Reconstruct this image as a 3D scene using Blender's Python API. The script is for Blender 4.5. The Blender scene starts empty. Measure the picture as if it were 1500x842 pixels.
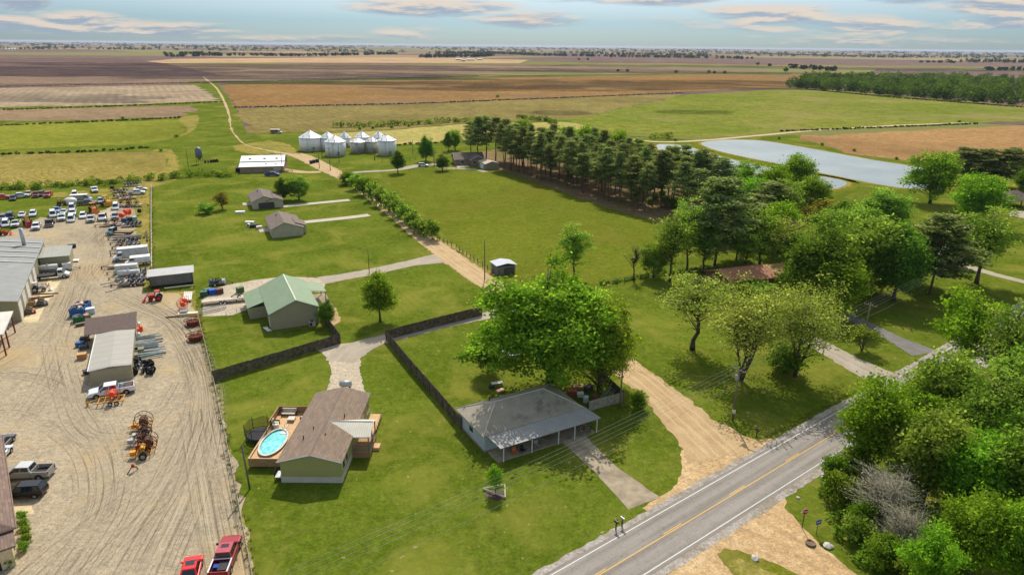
import bpy, bmesh, math, random
import numpy as np
from mathutils import Vector, Matrix
R = math.radians
random.seed(7)
rs = np.random.RandomState(11)
SC = bpy.context.scene
COL = SC.collection
H = 52.0
FOC = 1000.0
ROLL = math.atan(0.0105)
PITCH = math.atan(0.354)
CR, SR, CP, SP = math.cos(ROLL), math.sin(ROLL), math.cos(PITCH), math.sin(PITCH)

def G(px, py, z=0.0):
    """survey: bearing of a spot in the photograph -> metres on the ground (or height z)"""
    x = px - 750; y = 421 - py
    xr = CR * x - SR * y; yr = SR * x + CR * y
    d = (xr, FOC * CP + yr * SP, -FOC * SP + yr * CP)
    t = (H - z) / -d[2]
    return (d[0] * t, d[1] * t)

def P(X, Y, Z):
    z_ = Z - H
    d = Y * CP - z_ * SP; u = Y * SP + z_ * CP
    xr = X / d * FOC; yr = u / d * FOC
    return 750 + CR * xr + SR * yr, 421 - (-SR * xr + CR * yr)

def hgt(px, py, top):
    X, Y = G(px, py); lo, hi = 0.0, 60.0
    for _ in range(40):
        m = (lo + hi) / 2
        if P(X, Y, m)[1] > top: lo = m
        else: hi = m
    return lo

# ------------------------------------------------------------------ materials
def lin(c):
    out = []
    for v in c[:3]:
        v = v / 255.0
        out.append(v / 12.92 if v <= 0.04045 else ((v + 0.055) / 1.055) ** 2.4)
    return tuple(out) + (1.0,)

class NT:
    def __init__(s, name):
        s.m = bpy.data.materials.new(name); s.m.use_nodes = True
        s.t = s.m.node_tree; s.n = s.t.nodes; s.l = s.t.links
        s.b = s.n['Principled BSDF']; s.out = s.n['Material Output']
    def new(s, typ, **kw):
        n = s.n.new(typ)
        for k, v in kw.items(): setattr(n, k, v)
        return n
    def link(s, a, b): s.l.new(a, b)
    def math(s, op, a, b=None, c=None, clamp=False):
        n = s.new('ShaderNodeMath', operation=op); n.use_clamp = clamp
        for i, v in enumerate((a, b, c)):
            if v is None: continue
            if isinstance(v, (int, float)): n.inputs[i].default_value = v
            else: s.link(v, n.inputs[i])
        return n.outputs[0]
    def mix(s, f, a, b, mode='MIX'):
        n = s.new('ShaderNodeMix', data_type='RGBA', blend_type=mode)
        for i, v in ((0, f), (6, a), (7, b)):
            if isinstance(v, (int, float)): n.inputs[i].default_value = v
            elif isinstance(v, tuple): n.inputs[i].default_value = v
            else: s.link(v, n.inputs[i])
        return n.outputs[2]
    def noise(s, vec, scale, detail=4, rough=0.6, dist=0.0):
        n = s.new('ShaderNodeTexNoise'); n.inputs['Scale'].default_value = scale
        n.inputs['Detail'].default_value = detail; n.inputs['Roughness'].default_value = rough
        n.inputs['Distortion'].default_value = dist
        if vec is not None: s.link(vec, n.inputs['Vector'])
        return n.outputs[0]
    def ramp(s, f, lo, hi):
        n = s.new('ShaderNodeMapRange'); n.inputs[1].default_value = lo; n.inputs[2].default_value = hi
        n.interpolation_type = 'SMOOTHSTEP'
        s.link(f, n.inputs[0]); return n.outputs[0]
    def pos(s, scale=(1, 1, 1), rot=0.0, obj=False):
        if obj: o = s.new('ShaderNodeTexCoord').outputs['Object']
        else: o = s.new('ShaderNodeNewGeometry').outputs['Position']
        m = s.new('ShaderNodeMapping'); m.inputs['Scale'].default_value = scale; m.inputs['Rotation'].default_value = (0, 0, rot)
        s.link(o, m.inputs[0]); return m.outputs[0]
    def bump(s, h, strength=0.3, dist=0.05):
        n = s.new('ShaderNodeBump'); n.inputs['Strength'].default_value = strength; n.inputs['Distance'].default_value = dist
        s.link(h, n.inputs['Height']); s.link(n.outputs[0], s.b.inputs['Normal'])

MC = {}
def mat(name, col, rough=0.7, metal=0.0, var=0.12, vs=1.5, bump=0.0, bs=8.0, spec=0.3):
    """plain weathered material: colour with procedural mottling"""
    if name in MC: return MC[name]
    s = NT(name); c = lin(col)
    n = s.noise(s.pos(obj=True), vs, 5)
    dk = tuple(v * (1 - var * 1.6) for v in c[:3]) + (1,); lt = tuple(min(1, v * (1 + var)) for v in c[:3]) + (1,)
    s.link(s.mix(s.ramp(n, 0.3, 0.7), dk, lt), s.b.inputs['Base Color'])
    s.b.inputs['Roughness'].default_value = rough; s.b.inputs['Metallic'].default_value = metal
    s.b.inputs['Specular IOR Level'].default_value = spec
    if bump: s.bump(s.noise(s.pos(obj=True), bs, 3), bump, 0.03)
    MC[name] = s.m; return s.m

def ribbed(name, col, axis='X', period=0.3, rough=0.45, metal=0.3, depth=0.25, var=0.08, dirt=None):
    rough = max(rough, .62); metal = min(metal, .05)
    """ribbed sheet metal / lap siding / boards: ribs repeat along one object axis"""
    if name in MC: return MC[name]
    s = NT(name); c = lin(col)
    o = s.pos(obj=True); sp = s.new('ShaderNodeSeparateXYZ'); s.link(o, sp.inputs[0])
    t = s.math('FRACT', s.math('DIVIDE', sp.outputs[axis], period))
    rib = s.ramp(s.math('ABSOLUTE', s.math('SUBTRACT', t, 0.5)), 0.32, 0.47)
    n = s.noise(s.pos((0.6, 0.6, 1.5), obj=True), 0.9, 5)
    col1 = s.mix(s.ramp(n, 0.3, 0.75), tuple(v * (1 - 1.5 * var) for v in c[:3]) + (1,), tuple(min(1, v * (1 + var)) for v in c[:3]) + (1,))
    col2 = s.mix(rib, col1, tuple(v * (1 - depth) for v in c[:3]) + (1,))
    if dirt:
        d = s.ramp(s.noise(s.pos(obj=True), 0.35, 6, 0.7), 0.5, 0.68)
        col2 = s.mix(s.math('MULTIPLY', d, 0.6), col2, lin(dirt))
    s.link(col2, s.b.inputs['Base Color'])
    s.b.inputs['Roughness'].default_value = rough; s.b.inputs['Metallic'].default_value = metal; s.b.inputs['Specular IOR Level'].default_value = .2
    s.bump(rib, 0.4, 0.03)
    MC[name] = s.m; return s.m

def shingle(name, col, col2):
    if name in MC: return MC[name]
    s = NT(name)
    b = s.new('ShaderNodeTexBrick'); b.inputs['Scale'].default_value = 1.0
    b.inputs['Brick Width'].default_value = 0.9; b.inputs['Row Height'].default_value = 0.28; b.inputs['Mortar Size'].default_value = 0.02
    b.inputs['Color1'].default_value = lin(col); b.inputs['Color2'].default_value = lin(col2)
    b.inputs['Mortar'].default_value = tuple(v * 0.6 for v in lin(col2)[:3]) + (1,)
    mp = s.pos(rot=R(90), obj=True); s.link(mp, b.inputs['Vector'])
    n = s.noise(s.pos(obj=True), 1.3, 6, 0.75)
    s.link(s.mix(s.ramp(n, 0.35, 0.7), b.outputs[0], s.mix(0.5, b.outputs[0], tuple(v * 0.75 for v in lin(col2)[:3]) + (1,))), s.b.inputs['Base Color'])
    s.b.inputs['Roughness'].default_value = 0.9
    s.bump(s.noise(s.pos(obj=True), 14, 3), 0.5, 0.03)
    MC[name] = s.m; return s.m

def ground(name, cols, big=0.03, mid=0.25, fine=2.5, stripe=None, stripe_amt=0.3, rings=None, patch=None, patch_amt=0.6, patch_s=0.02, rot=0.0, bump=0.35, patch_th=(0.5, 0.65), flecks=None, vor=None):
    """earth, grass or crop: colours of the soil / plants mottled at three scales; optional drill rows or tyre tracks"""
    s = NT(name)
    A, B, C_ = [lin(c) for c in cols]
    p = s.pos()
    n1 = s.noise(p, big, 4, 0.6, 0.4); n2 = s.noise(p, mid, 5, 0.65, 0.6); n3 = s.noise(p, fine, 4, 0.7)
    c = s.mix(s.ramp(n1, 0.3, 0.7), A, B)
    c = s.mix(s.math('MULTIPLY', s.ramp(n2, 0.4, 0.75), 0.6), c, C_)
    dk = s.mix(0.5, c, (0.0, 0.0, 0.0, 1), 'MIX')
    lt = s.mix(1.0, c, (1.45, 1.45, 1.4, 1), 'MULTIPLY')
    n4 = s.noise(p, fine * .33, 5, .75)
    f = s.ramp(s.math('ADD', s.math('MULTIPLY', n3, .5), s.math('MULTIPLY', n4, .5)), 0.34, 0.66)
    c = s.mix(s.ramp(f, 0.5, 1.0), s.mix(s.ramp(f, 0.0, 0.5), s.mix(0.7, c, dk), c), s.mix(0.9, c, lt))
    if vor:   # a patchwork of far fields
        v = s.new('ShaderNodeTexVoronoi'); v.distance = 'CHEBYCHEV'; v.inputs['Scale'].default_value = vor[0]; v.inputs['Randomness'].default_value = 0.8
        s.link(s.pos(rot=R(28)), v.inputs['Vector'])
        sp = s.new('ShaderNodeSeparateColor'); s.link(v.outputs['Color'], sp.inputs[0])
        c = s.mix(s.ramp(sp.outputs[0], 0.45, 0.6), c, s.mix(sp.outputs[1], lin(vor[1]), lin(vor[2])))
    if patch:
        q = s.ramp(s.noise(s.pos(), patch_s, 6, 0.65, 0.5), *patch_th)
        c = s.mix(s.math('MULTIPLY', q, patch_amt), c, lin(patch))
    if stripe:
        for ang, per, amt, dis in stripe:
            w = s.new('ShaderNodeTexWave'); w.wave_type = 'BANDS'; w.inputs['Scale'].default_value = 1.0 / per * 0.318
            w.inputs['Distortion'].default_value = dis; w.inputs['Detail'].default_value = 3; w.inputs['Detail Scale'].default_value = 0.4
            s.link(s.pos(rot=R(ang)), w.inputs['Vector'])
            msk = s.ramp(s.noise(s.pos(), 0.02 if per > 2 else 0.06, 3), 0.3, 0.65)
            c = s.mix(s.math('MULTIPLY', s.math('MULTIPLY', w.outputs[1], msk), amt), c, tuple(v * 0.45 for v in C_[:3]) + (1,))
    if rings:
        for cx, cy, per, amt in rings:
            w = s.new('ShaderNodeTexWave'); w.wave_type = 'RINGS'; w.rings_direction = 'Z'
            w.inputs['Scale'].default_value = 1.0 / per * 0.318; w.inputs['Distortion'].default_value = 5.5
            w.inputs['Detail'].default_value = 4; w.inputs['Detail Scale'].default_value = 0.12; w.inputs['Detail Roughness'].default_value = 0.7
            mp = s.new('ShaderNodeMapping'); mp.inputs['Location'].default_value = (-cx, -cy, 0)
            s.link(s.new('ShaderNodeNewGeometry').outputs['Position'], mp.inputs[0]); s.link(mp.outputs[0], w.inputs['Vector'])
            msk = s.ramp(s.noise(s.pos(), 0.05, 3), 0.35, 0.6)
            k = s.math('MULTIPLY', s.math('MULTIPLY', s.ramp(w.outputs[1], 0.55, 1.0), msk), amt)
            c = s.mix(k, c, tuple(v * 0.55 for v in B[:3]) + (1,))
    if flecks:
        fl = s.ramp(s.noise(s.pos(), flecks[1], 2, 0.5), 0.70, 0.74)
        c = s.mix(s.math('MULTIPLY', fl, flecks[2]), c, lin(flecks[0]))
    s.link(c, s.b.inputs['Base Color'])
    s.b.inputs['Roughness'].default_value = 1.0; s.b.inputs['Specular IOR Level'].default_value = 0.0
    if bump: s.bump(s.math('ADD', n3, n2), bump, 0.12)
    MC[name] = s.m; return s.m

def glassy(name, col=(22, 28, 34), rough=0.08):
    if name in MC: return MC[name]
    s = NT(name); s.b.inputs['Base Color'].default_value = lin(col)
    s.link(s.mix(s.noise(s.pos(obj=True), 3, 2), lin(col), tuple(v * 1.8 for v in lin(col)[:3]) + (1,)), s.b.inputs['Base Color'])
    s.b.inputs['Roughness'].default_value = rough; s.b.inputs['Specular IOR Level'].default_value = 0.6
    MC[name] = s.m; return s.m

def leafmat(name, a, b, trans=0.45, gloss=0.0):
    s = NT(name)
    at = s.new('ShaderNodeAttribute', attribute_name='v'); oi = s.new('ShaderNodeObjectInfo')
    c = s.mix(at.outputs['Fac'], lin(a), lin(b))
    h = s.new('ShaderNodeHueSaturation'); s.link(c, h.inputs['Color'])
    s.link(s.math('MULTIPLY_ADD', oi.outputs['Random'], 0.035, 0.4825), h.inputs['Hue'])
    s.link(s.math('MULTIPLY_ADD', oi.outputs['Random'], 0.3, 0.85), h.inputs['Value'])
    d = s.new('ShaderNodeBsdfDiffuse'); t = s.new('ShaderNodeBsdfTranslucent')
    s.link(h.outputs[0], d.inputs[0])
    tc = s.mix(1.0, h.outputs[0], (1.25, 1.3, 0.7, 1), 'MULTIPLY'); s.link(tc, t.inputs[0])
    mx = s.new('ShaderNodeMixShader'); mx.inputs[0].default_value = trans
    s.link(d.outputs[0], mx.inputs[1]); s.link(t.outputs[0], mx.inputs[2])
    if gloss:
        g = s.new('ShaderNodeBsdfGlossy'); g.inputs['Roughness'].default_value = 0.35; g.inputs[0].default_value = (0.9, 0.95, 0.9, 1)
        m2 = s.new('ShaderNodeMixShader'); m2.inputs[0].default_value = gloss
        s.link(mx.outputs[0], m2.inputs[1]); s.link(g.outputs[0], m2.inputs[2]); mx = m2
    s.link(mx.outputs[0], s.out.inputs[0]); MC[name] = s.m; return s.m

# ------------------------------------------------------------------ mesh building
class MB:
    def __init__(s): s.v = []; s.f = []; s.mi = []; s.m = 0
    def add(s, vs, fs):
        o = len(s.v); s.v += [tuple(v) for v in vs]
        for f in fs: s.f.append(tuple(i + o for i in f)); s.mi.append(s.m)
        return s
    def box(s, c, d, rot=0.0, rx=0.0, ry=0.0):
        x, y, z = d[0] / 2, d[1] / 2, d[2] / 2
        vs = [Vector((i * x, j * y, k * z)) for k in (-1, 1) for j in (-1, 1) for i in (-1, 1)]
        M = Matrix.Rotation(rot, 3, 'Z') @ Matrix.Rotation(ry, 3, 'Y') @ Matrix.Rotation(rx, 3, 'X')
        vs = [M @ v + Vector(c) for v in vs]
        return s.add(vs, [(0, 2, 3, 1), (4, 5, 7, 6), (0, 1, 5, 4), (2, 6, 7, 3), (0, 4, 6, 2), (1, 3, 7, 5)])
    def b2(s, x0, x1, y0, y1, z0, z1):
        return s.box(((x0 + x1) / 2, (y0 + y1) / 2, (z0 + z1) / 2), (x1 - x0, y1 - y0, z1 - z0))
    def slab(s, pts, t):
        """thick sheet below the given top polygon"""
        n = len(pts); lo = [(p[0], p[1], p[2] - t) for p in pts]
        return s.add(list(pts) + lo, [tuple(range(n)), tuple(reversed(range(n, 2 * n)))] + [(i, i + n, (i + 1) % n + n, (i + 1) % n) for i in range(n)])
    def prism(s, poly, z0, z1):
        n = len(poly)
        return s.add([(x, y, z0) for x, y in poly] + [(x, y, z1) for x, y in poly],
                     [tuple(reversed(range(n))), tuple(range(n, 2 * n))] + [(i, (i + 1) % n, (i + 1) % n + n, i + n) for i in range(n)])
    def side(s, prof, w, bev=0.08, y0=0.0):
        """profile in (x,z) extruded across y, its flanks rounded in"""
        cx = sum(p[0] for p in prof) / len(prof); cz = sum(p[1] for p in prof) / len(prof)
        def sh(k): return [(cx + (x - cx) * (1 - k * 0.25), cz + (z - cz) * (1 - k)) for x, z in prof]
        rings = [(-w / 2, sh(bev * 1.6)), (-w / 2 + bev, prof), (w / 2 - bev, prof), (w / 2, sh(bev * 1.6))]
        n = len(prof); vs = [(x, y + y0, z) for y, r in rings for x, z in r]; fs = []
        for k in range(3):
            for i in range(n): fs.append((k * n + i, k * n + (i + 1) % n, (k + 1) * n + (i + 1) % n, (k + 1) * n + i))
        fs.append(tuple(reversed(range(n)))); fs.append(tuple(range(3 * n, 4 * n)))
        return s.add(vs, fs)
    def cyl(s, a, b, r0, r1=None, n=12, caps=True):
        r1 = r0 if r1 is None else r1
        a = Vector(a); b = Vector(b); d = (b - a).normalized()
        u = d.cross(Vector((0, 0, 1)) if abs(d.z) < 0.9 else Vector((1, 0, 0))).normalized(); w = d.cross(u)
        vs = [c + (u * math.cos(t) + w * math.sin(t)) * r for c, r in ((a, r0), (b, r1)) for t in [2 * math.pi * i / n for i in range(n)]]
        fs = [(i, i + n, (i + 1) % n + n, (i + 1) % n) for i in range(n)]
        if caps: fs += [tuple(range(n)), tuple(reversed(range(n, 2 * n)))]
        return s.add(vs, fs)
    def tube(s, pts, r, n=6):
        for i in range(len(pts) - 1):
            r0 = r[i] if isinstance(r, (list, tuple)) else r; r1 = r[i + 1] if isinstance(r, (list, tuple)) else r
            s.cyl(pts[i], pts[i + 1], r0, r1, n, caps=(i in (0, len(pts) - 2)))
        return s
    def ring(s, c, rad, r, axis='y', n=20, m=5):
        vs = []; fs = []
        for i in range(n):
            t = 2 * math.pi * i / n
            for j in range(m):
                p = 2 * math.pi * j / m; rr = rad + r * math.cos(p); h = r * math.sin(p)
                q = (rr * math.cos(t), h, rr * math.sin(t)) if axis == 'y' else ((rr * math.cos(t), rr * math.sin(t), h) if axis == 'z' else (h, rr * math.cos(t), rr * math.sin(t)))
                vs.append((c[0] + q[0], c[1] + q[1], c[2] + q[2]))
        for i in range(n):
            for j in range(m):
                fs.append((i * m + j, ((i + 1) % n) * m + j, ((i + 1) % n) * m + (j + 1) % m, i * m + (j + 1) % m))
        return s.add(vs, fs)
    def lathe(s, prof, n=24, c=(0, 0, 0)):
        vs = [(c[0] + r * math.cos(2 * math.pi * i / n), c[1] + r * math.sin(2 * math.pi * i / n), c[2] + z) for r, z in prof for i in range(n)]
        k = len(prof); fs = [(j * n + i, j * n + (i + 1) % n, (j + 1) * n + (i + 1) % n, (j + 1) * n + i) for j in range(k - 1) for i in range(n)]
        fs.append(tuple(reversed(range(n)))); fs.append(tuple(range((k - 1) * n, k * n)))
        return s.add(vs, fs)
    def build(s, name, mats, parent=None, smooth=False, loc=None, rz=0.0):
        me = bpy.data.meshes.new(name); me.from_pydata(s.v, [], s.f)
        if not isinstance(mats, (list, tuple)): mats = [mats]
        for m in mats: me.materials.append(m)
        if len(mats) > 1: me.polygons.foreach_set('material_index', s.mi)
        if smooth: me.polygons.foreach_set('use_smooth', [True] * len(s.f))
        me.update()
        o = bpy.data.objects.new(name, me); COL.objects.link(o)
        if parent: o.parent = parent
        if loc is not None: o.location = loc
        o.rotation_euler.z = rz
        return o

def tag(o, label=None, cat=None, group=None, kind=None):
    if label: o['label'] = label
    if cat: o['category'] = cat
    if group: o['group'] = group
    if kind: o['kind'] = kind
    return o
def thing(name, label, cat, x=0, y=0, rz=0, group=None, z=0.0):
    o = bpy.data.objects.new(name, None); COL.objects.link(o)
    o.location = (x, y, z); o.rotation_euler.z = R(rz); o.empty_display_size = 0.3
    return tag(o, label, cat, group)
def dup(o, parent=None):
    c = o.copy(); COL.objects.link(c)
    if parent: c.parent = parent
    for ch in o.children: dup(ch, c)
    return c
def place(root, x, y, rz, label, group=None, sc=1.0, first={}):
    """first call uses the prototype itself, the next ones a copy of it and of its parts"""
    if root.name in first: o = dup(root)
    else: o = root; first[root.name] = 1
    o.location = (x, y, 0); o.rotation_euler.z = R(rz)
    o.scale = sc if isinstance(sc, tuple) else (sc, sc, sc)
    o['label'] = label
    if group: o['group'] = group
    return o

# ------------------------------------------------------------------ smooth polygons for land
def catmull(pts, closed=True, n=6):
    out = []; k = len(pts)
    for i in range(k if closed else k - 1):
        g = (lambda j: pts[j % k]) if closed else (lambda j: pts[max(0, min(k - 1, j))])
        p0, p1, p2, p3 = g(i - 1), g(i), g(i + 1), g(i + 2)
        for a in range(n):
            t = a / n
            out.append(tuple(0.5 * ((2 * p1[d]) + (-p0[d] + p2[d]) * t + (2 * p0[d] - 5 * p1[d] + 4 * p2[d] - p3[d]) * t * t + (-p0[d] + 3 * p1[d] - 3 * p2[d] + p3[d]) * t ** 3) for d in (0, 1)))
    if not closed: out.append(pts[-1])
    return out
def subdiv(pts, step, closed=True):
    out = []; k = len(pts)
    for i in range(k if closed else k - 1):
        a, b = pts[i], pts[(i + 1) % k]; L = math.dist(a, b); n = max(1, min(300, int(L / step)))
        for j in range(n): out.append((a[0] + (b[0] - a[0]) * j / n, a[1] + (b[1] - a[1]) * j / n))
    if not closed: out.append(pts[-1])
    return out
def land(name, pts, z, m, smooth=False, jit=0.0, step=1.0, world=False, kind='structure'):
    w = list(pts) if world else [G(*p) for p in pts]
    if smooth: w = catmull(w, True, 8)
    if jit:
        w = subdiv(w, step)
        w = [(x + random.gauss(0, jit), y + random.gauss(0, jit)) for x, y in w]
    b = MB(); b.add([(x, y, z) for x, y in w], [tuple(range(len(w)))])
    o = b.build(name, m)
    if o.data.polygons[0].normal.z < 0: o.data.flip_normals()
    return tag(o, kind=kind)
def strip(name, pts, w, z, m, jit=0.0, world=False, smooth=True, kind='structure', step=1.2):
    """ribbon with UV: u metres across, v metres along. w: width or list of widths"""
    c = list(pts) if world else [G(*p) for p in pts]
    if not isinstance(w, (list, tuple)): w = [w] * len(c)
    if smooth and len(c) > 2:
        cc = catmull([(p[0], p[1]) for p in c], False, 10); ww = []
        for i in range(len(c) - 1): ww += [w[i] + (w[i + 1] - w[i]) * a / 10 for a in range(10)]
        ww.append(w[-1])
    else: cc, ww = c, w
    pts2 = []; wid = []
    for i in range(len(cc) - 1):
        a, b = cc[i], cc[i + 1]; n = max(1, min(120, int(math.dist(a, b) / step)))
        for j in range(n):
            pts2.append((a[0] + (b[0] - a[0]) * j / n, a[1] + (b[1] - a[1]) * j / n)); wid.append(ww[i] + (ww[i + 1] - ww[i]) * j / n)
    pts2.append(cc[-1]); wid.append(ww[-1])
    vs = []; uv = []; L = 0
    for i, p in enumerate(pts2):
        a = pts2[max(0, i - 1)]; b = pts2[min(len(pts2) - 1, i + 1)]
        dx, dy = b[0] - a[0], b[1] - a[1]; q = math.hypot(dx, dy) or 1; nx, ny = -dy / q, dx / q
        if i: L += math.dist(p, pts2[i - 1])
        h = wid[i] / 2; j1 = random.gauss(0, jit) if jit else 0; j2 = random.gauss(0, jit) if jit else 0
        vs += [(p[0] + nx * (h + j1), p[1] + ny * (h + j1), z), (p[0] - nx * (h + j2), p[1] - ny * (h + j2), z)]
        uv += [(-h - j1, L), (h + j2, L)]
    b = MB(); b.add(vs, [(2 * i, 2 * i + 1, 2 * i + 3, 2 * i + 2) for i in range(len(pts2) - 1)])
    o = b.build(name, m); me = o.data
    u = me.uv_layers.new(name='UVMap')
    for l in me.loops: u.data[l.index].uv = uv[l.vertex_index]
    return tag(o, kind=kind)

def trackmat(name, cols, tracks=(0.9,), edge=None, amt=0.5, width=0.35, along=0.08):
    """earth or gravel lane with wheel tracks running along it"""
    s = NT(name); A, B, T = [lin(c) for c in cols]
    uv = s.new('ShaderNodeUVMap').outputs[0]
    mp = s.new('ShaderNodeMapping'); mp.inputs['Scale'].default_value = (1.0, along, 1); s.link(uv, mp.inputs[0])
    n1 = s.noise(mp.outputs[0], 1.3, 5, 0.65); n2 = s.noise(s.pos(), 0.3, 4); n3 = s.noise(s.pos(), 4.0, 4, 0.7)
    c = s.mix(s.ramp(n2, 0.3, 0.7), A, B)
    c = s.mix(s.math('MULTIPLY', s.ramp(n1, 0.45, 0.7), 0.55), c, T)
    sp = s.new('ShaderNodeSeparateXYZ'); s.link(uv, sp.inputs[0])
    for t in tracks:
        d = s.math('ABSOLUTE', s.math('SUBTRACT', s.math('ABSOLUTE', s.math('ADD', sp.outputs[0], s.math('MULTIPLY_ADD', n2, 0.6, -0.3))), t))
        k = s.math('MULTIPLY', s.math('SUBTRACT', 1.0, s.ramp(d, 0.0, width)), amt)
        c = s.mix(k, c, T)
    c = s.mix(s.ramp(n3, 0.3, 0.75), s.mix(0.25, c, (0.02, 0.015, 0.01, 1)), c)
    s.link(c, s.b.inputs['Base Color']); s.b.inputs['Roughness'].default_value = 0.95; s.b.inputs['Specular IOR Level'].default_value = 0.1
    s.bump(s.math('ADD', n1, n3), 0.4, 0.06)
    MC[name] = s.m; return s.m

# ================================================================== SETTING
M_far = ground('plain_soil', [(112, 92, 82), (98, 82, 78), (126, 106, 90)], 0.0006, 0.003, 0.05, vor=(0.0011, (110, 112, 62), (150, 128, 98)), bump=0)
M_grass = ground('lawn_grass', [(92, 106, 30), (74, 90, 20), (108, 113, 44)], 0.05, 0.35, 2.6, patch=(124, 122, 50), patch_s=0.07, patch_amt=0.75, patch_th=(0.46, 0.68), stripe=[(-28, 1.6, 0.16, 1.5), (62, 9, 0.10, 2)], flecks=((166, 158, 110), 1.1, 0.5))
M_past = ground('pasture_grass', [(100, 108, 30), (84, 96, 22), (114, 114, 46)], 0.03, 0.2, 2.2, patch=(112, 108, 40), patch_s=0.03, patch_amt=0.6, stripe=[(62, 3.2, 0.22, 3.0), (-28, 1.4, 0.12, 2.0)])
M_wild = ground('rough_grass', [(88, 98, 16), (98, 102, 26), (116, 110, 44)], 0.05, 0.5, 3.0, patch=(130, 118, 66), patch_s=0.08, patch_amt=0.7)
M_dry = ground('dry_grass', [(142, 126, 62), (120, 116, 52), (158, 140, 86)], 0.08, 0.6, 3.0, patch=(92, 100, 38), patch_s=0.15, patch_amt=0.8)
yc = G(120, 640)
M_yard = ground('yard_gravel', [(162, 148, 124), (146, 134, 112), (178, 162, 134)], 0.05, 0.4, 4.0, patch=(176, 152, 108), patch_s=0.06, patch_amt=0.7, bump=0.5)
M_pale = ground('pale_gravel', [(178, 164, 142), (166, 152, 130), (186, 174, 154)], 0.2, 0.8, 5.0, bump=0.4)
M_shoulder = ground('road_shoulder', [(158, 150, 140), (140, 130, 116), (174, 168, 160)], 0.3, 1.5, 6.0, patch=(120, 108, 84), patch_s=0.3, patch_amt=0.5)
M_dirt = trackmat('dirt_lane', [(188, 160, 118), (172, 144, 102), (206, 180, 140)], (0.95, 2.2), amt=0.55)
M_drive = trackmat('gravel_drive', [(172, 160, 140), (158, 146, 126), (186, 176, 158)], (0.8,), amt=0.3)
M_apron = ground('dirt_apron', [(186, 158, 116), (172, 142, 102), (202, 176, 138)], 0.08, 0.5, 4.0, rings=[(*G(1000, 960), 2.4, 0.22), (*G(1360, 640), 3.1, 0.2)], bump=0.5)

far = land('ground', [(-32000, -400), (32000, -400), (32000, 42000), (-32000, 42000)], 0.0, M_far, world=True)

def field(name, pts, z, cols, **kw):
    kw.setdefault('patch', tuple(int(v * .78) for v in cols[1])); kw.setdefault('patch_s', .008); kw.setdefault('patch_amt', .55); kw.setdefault('patch_th', (.46, .7))
    jit = kw.pop('jit', 2.5); sm = kw.pop('smooth', False)
    return land(name, pts, z, ground(name + '_soil', cols, **kw), jit=jit, step=12.0, smooth=sm)

Z = 0.03
field('tan_field', [(185, 93), (255, 86.5), (560, 84), (775, 88), (760, 93), (420, 92)], Z, [(176, 148, 112), (164, 134, 104), (184, 158, 124)], big=0.004, mid=0.02, fine=0.3, bump=0)
field('brown_field', [(-300, 96), (180, 95), (420, 95), (760, 95), (1120, 103), (1130, 108), (760, 106), (330, 119), (290, 121), (-300, 125)], Z, [(132, 112, 92), (118, 98, 84), (146, 124, 98)], big=0.003, mid=0.02, fine=0.3, stripe=[(62, 14, 0.25, 2)], bump=0)
field('purple_field', [(-500, 84), (180, 86), (240, 93), (330, 112), (-500, 112)], Z + .01, [(108, 88, 80), (96, 78, 74), (122, 100, 88)], big=0.003, mid=0.015, fine=0.3, bump=0)
field('far_green_strip', [(325, 121), (480, 117), (800, 110), (1100, 106), (1160, 108), (1155, 112), (900, 112), (600, 118), (330, 124)], Z + .02, [(96, 102, 50), (88, 94, 48), (120, 116, 66)], big=0.01, mid=0.05, fine=0.4, bump=0)
field('orange_field', [(326, 125), (540, 119), (760, 113.5), (1060, 109), (1180, 111), (1175, 127), (950, 137), (600, 152), (345, 157)], Z + .03, [(138, 106, 64), (122, 94, 58), (148, 118, 76)], big=0.005, mid=0.03, fine=0.3, patch=(120, 104, 80), patch_s=0.006, patch_amt=0.7, stripe=[(-28, 9, 0.2, 1)], bump=0)
field('olive_field', [(345, 159), (600, 153.5), (950, 138.5), (1000, 139), (860, 172), (700, 178), (580, 190), (366, 196), (352, 175)], Z + .04, [(132, 118, 68), (116, 102, 62), (138, 130, 74)], big=0.006, mid=0.04, fine=0.3, stripe=[(-28, 6, 0.35, 0.6)], bump=0)
field('crop_field', [(1000, 139.5), (1175, 129), (1600, 164), (1700, 172), (1500, 178), (1190, 190), (1030, 203), (900, 196), (825, 176), (862, 171)], Z + .05, [(104, 114, 40), (122, 122, 52), (92, 108, 34)], big=0.006, mid=0.04, fine=0.3, patch=(142, 126, 84), patch_s=0.008, patch_amt=0.75, stripe=[(62, 5, 0.15, 0.8)], bump=0)
field('clay_field', [(1165, 201), (1300, 193), (1560, 182), (1700, 190), (1650, 250), (1500, 232), (1420, 225), (1338, 238), (1240, 223)], Z + .06, [(154, 120, 78), (142, 110, 72), (166, 134, 90)], big=0.012, mid=0.08, fine=0.6, stripe=[(-28, 3.5, 0.18, 1)], bump=0)

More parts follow.
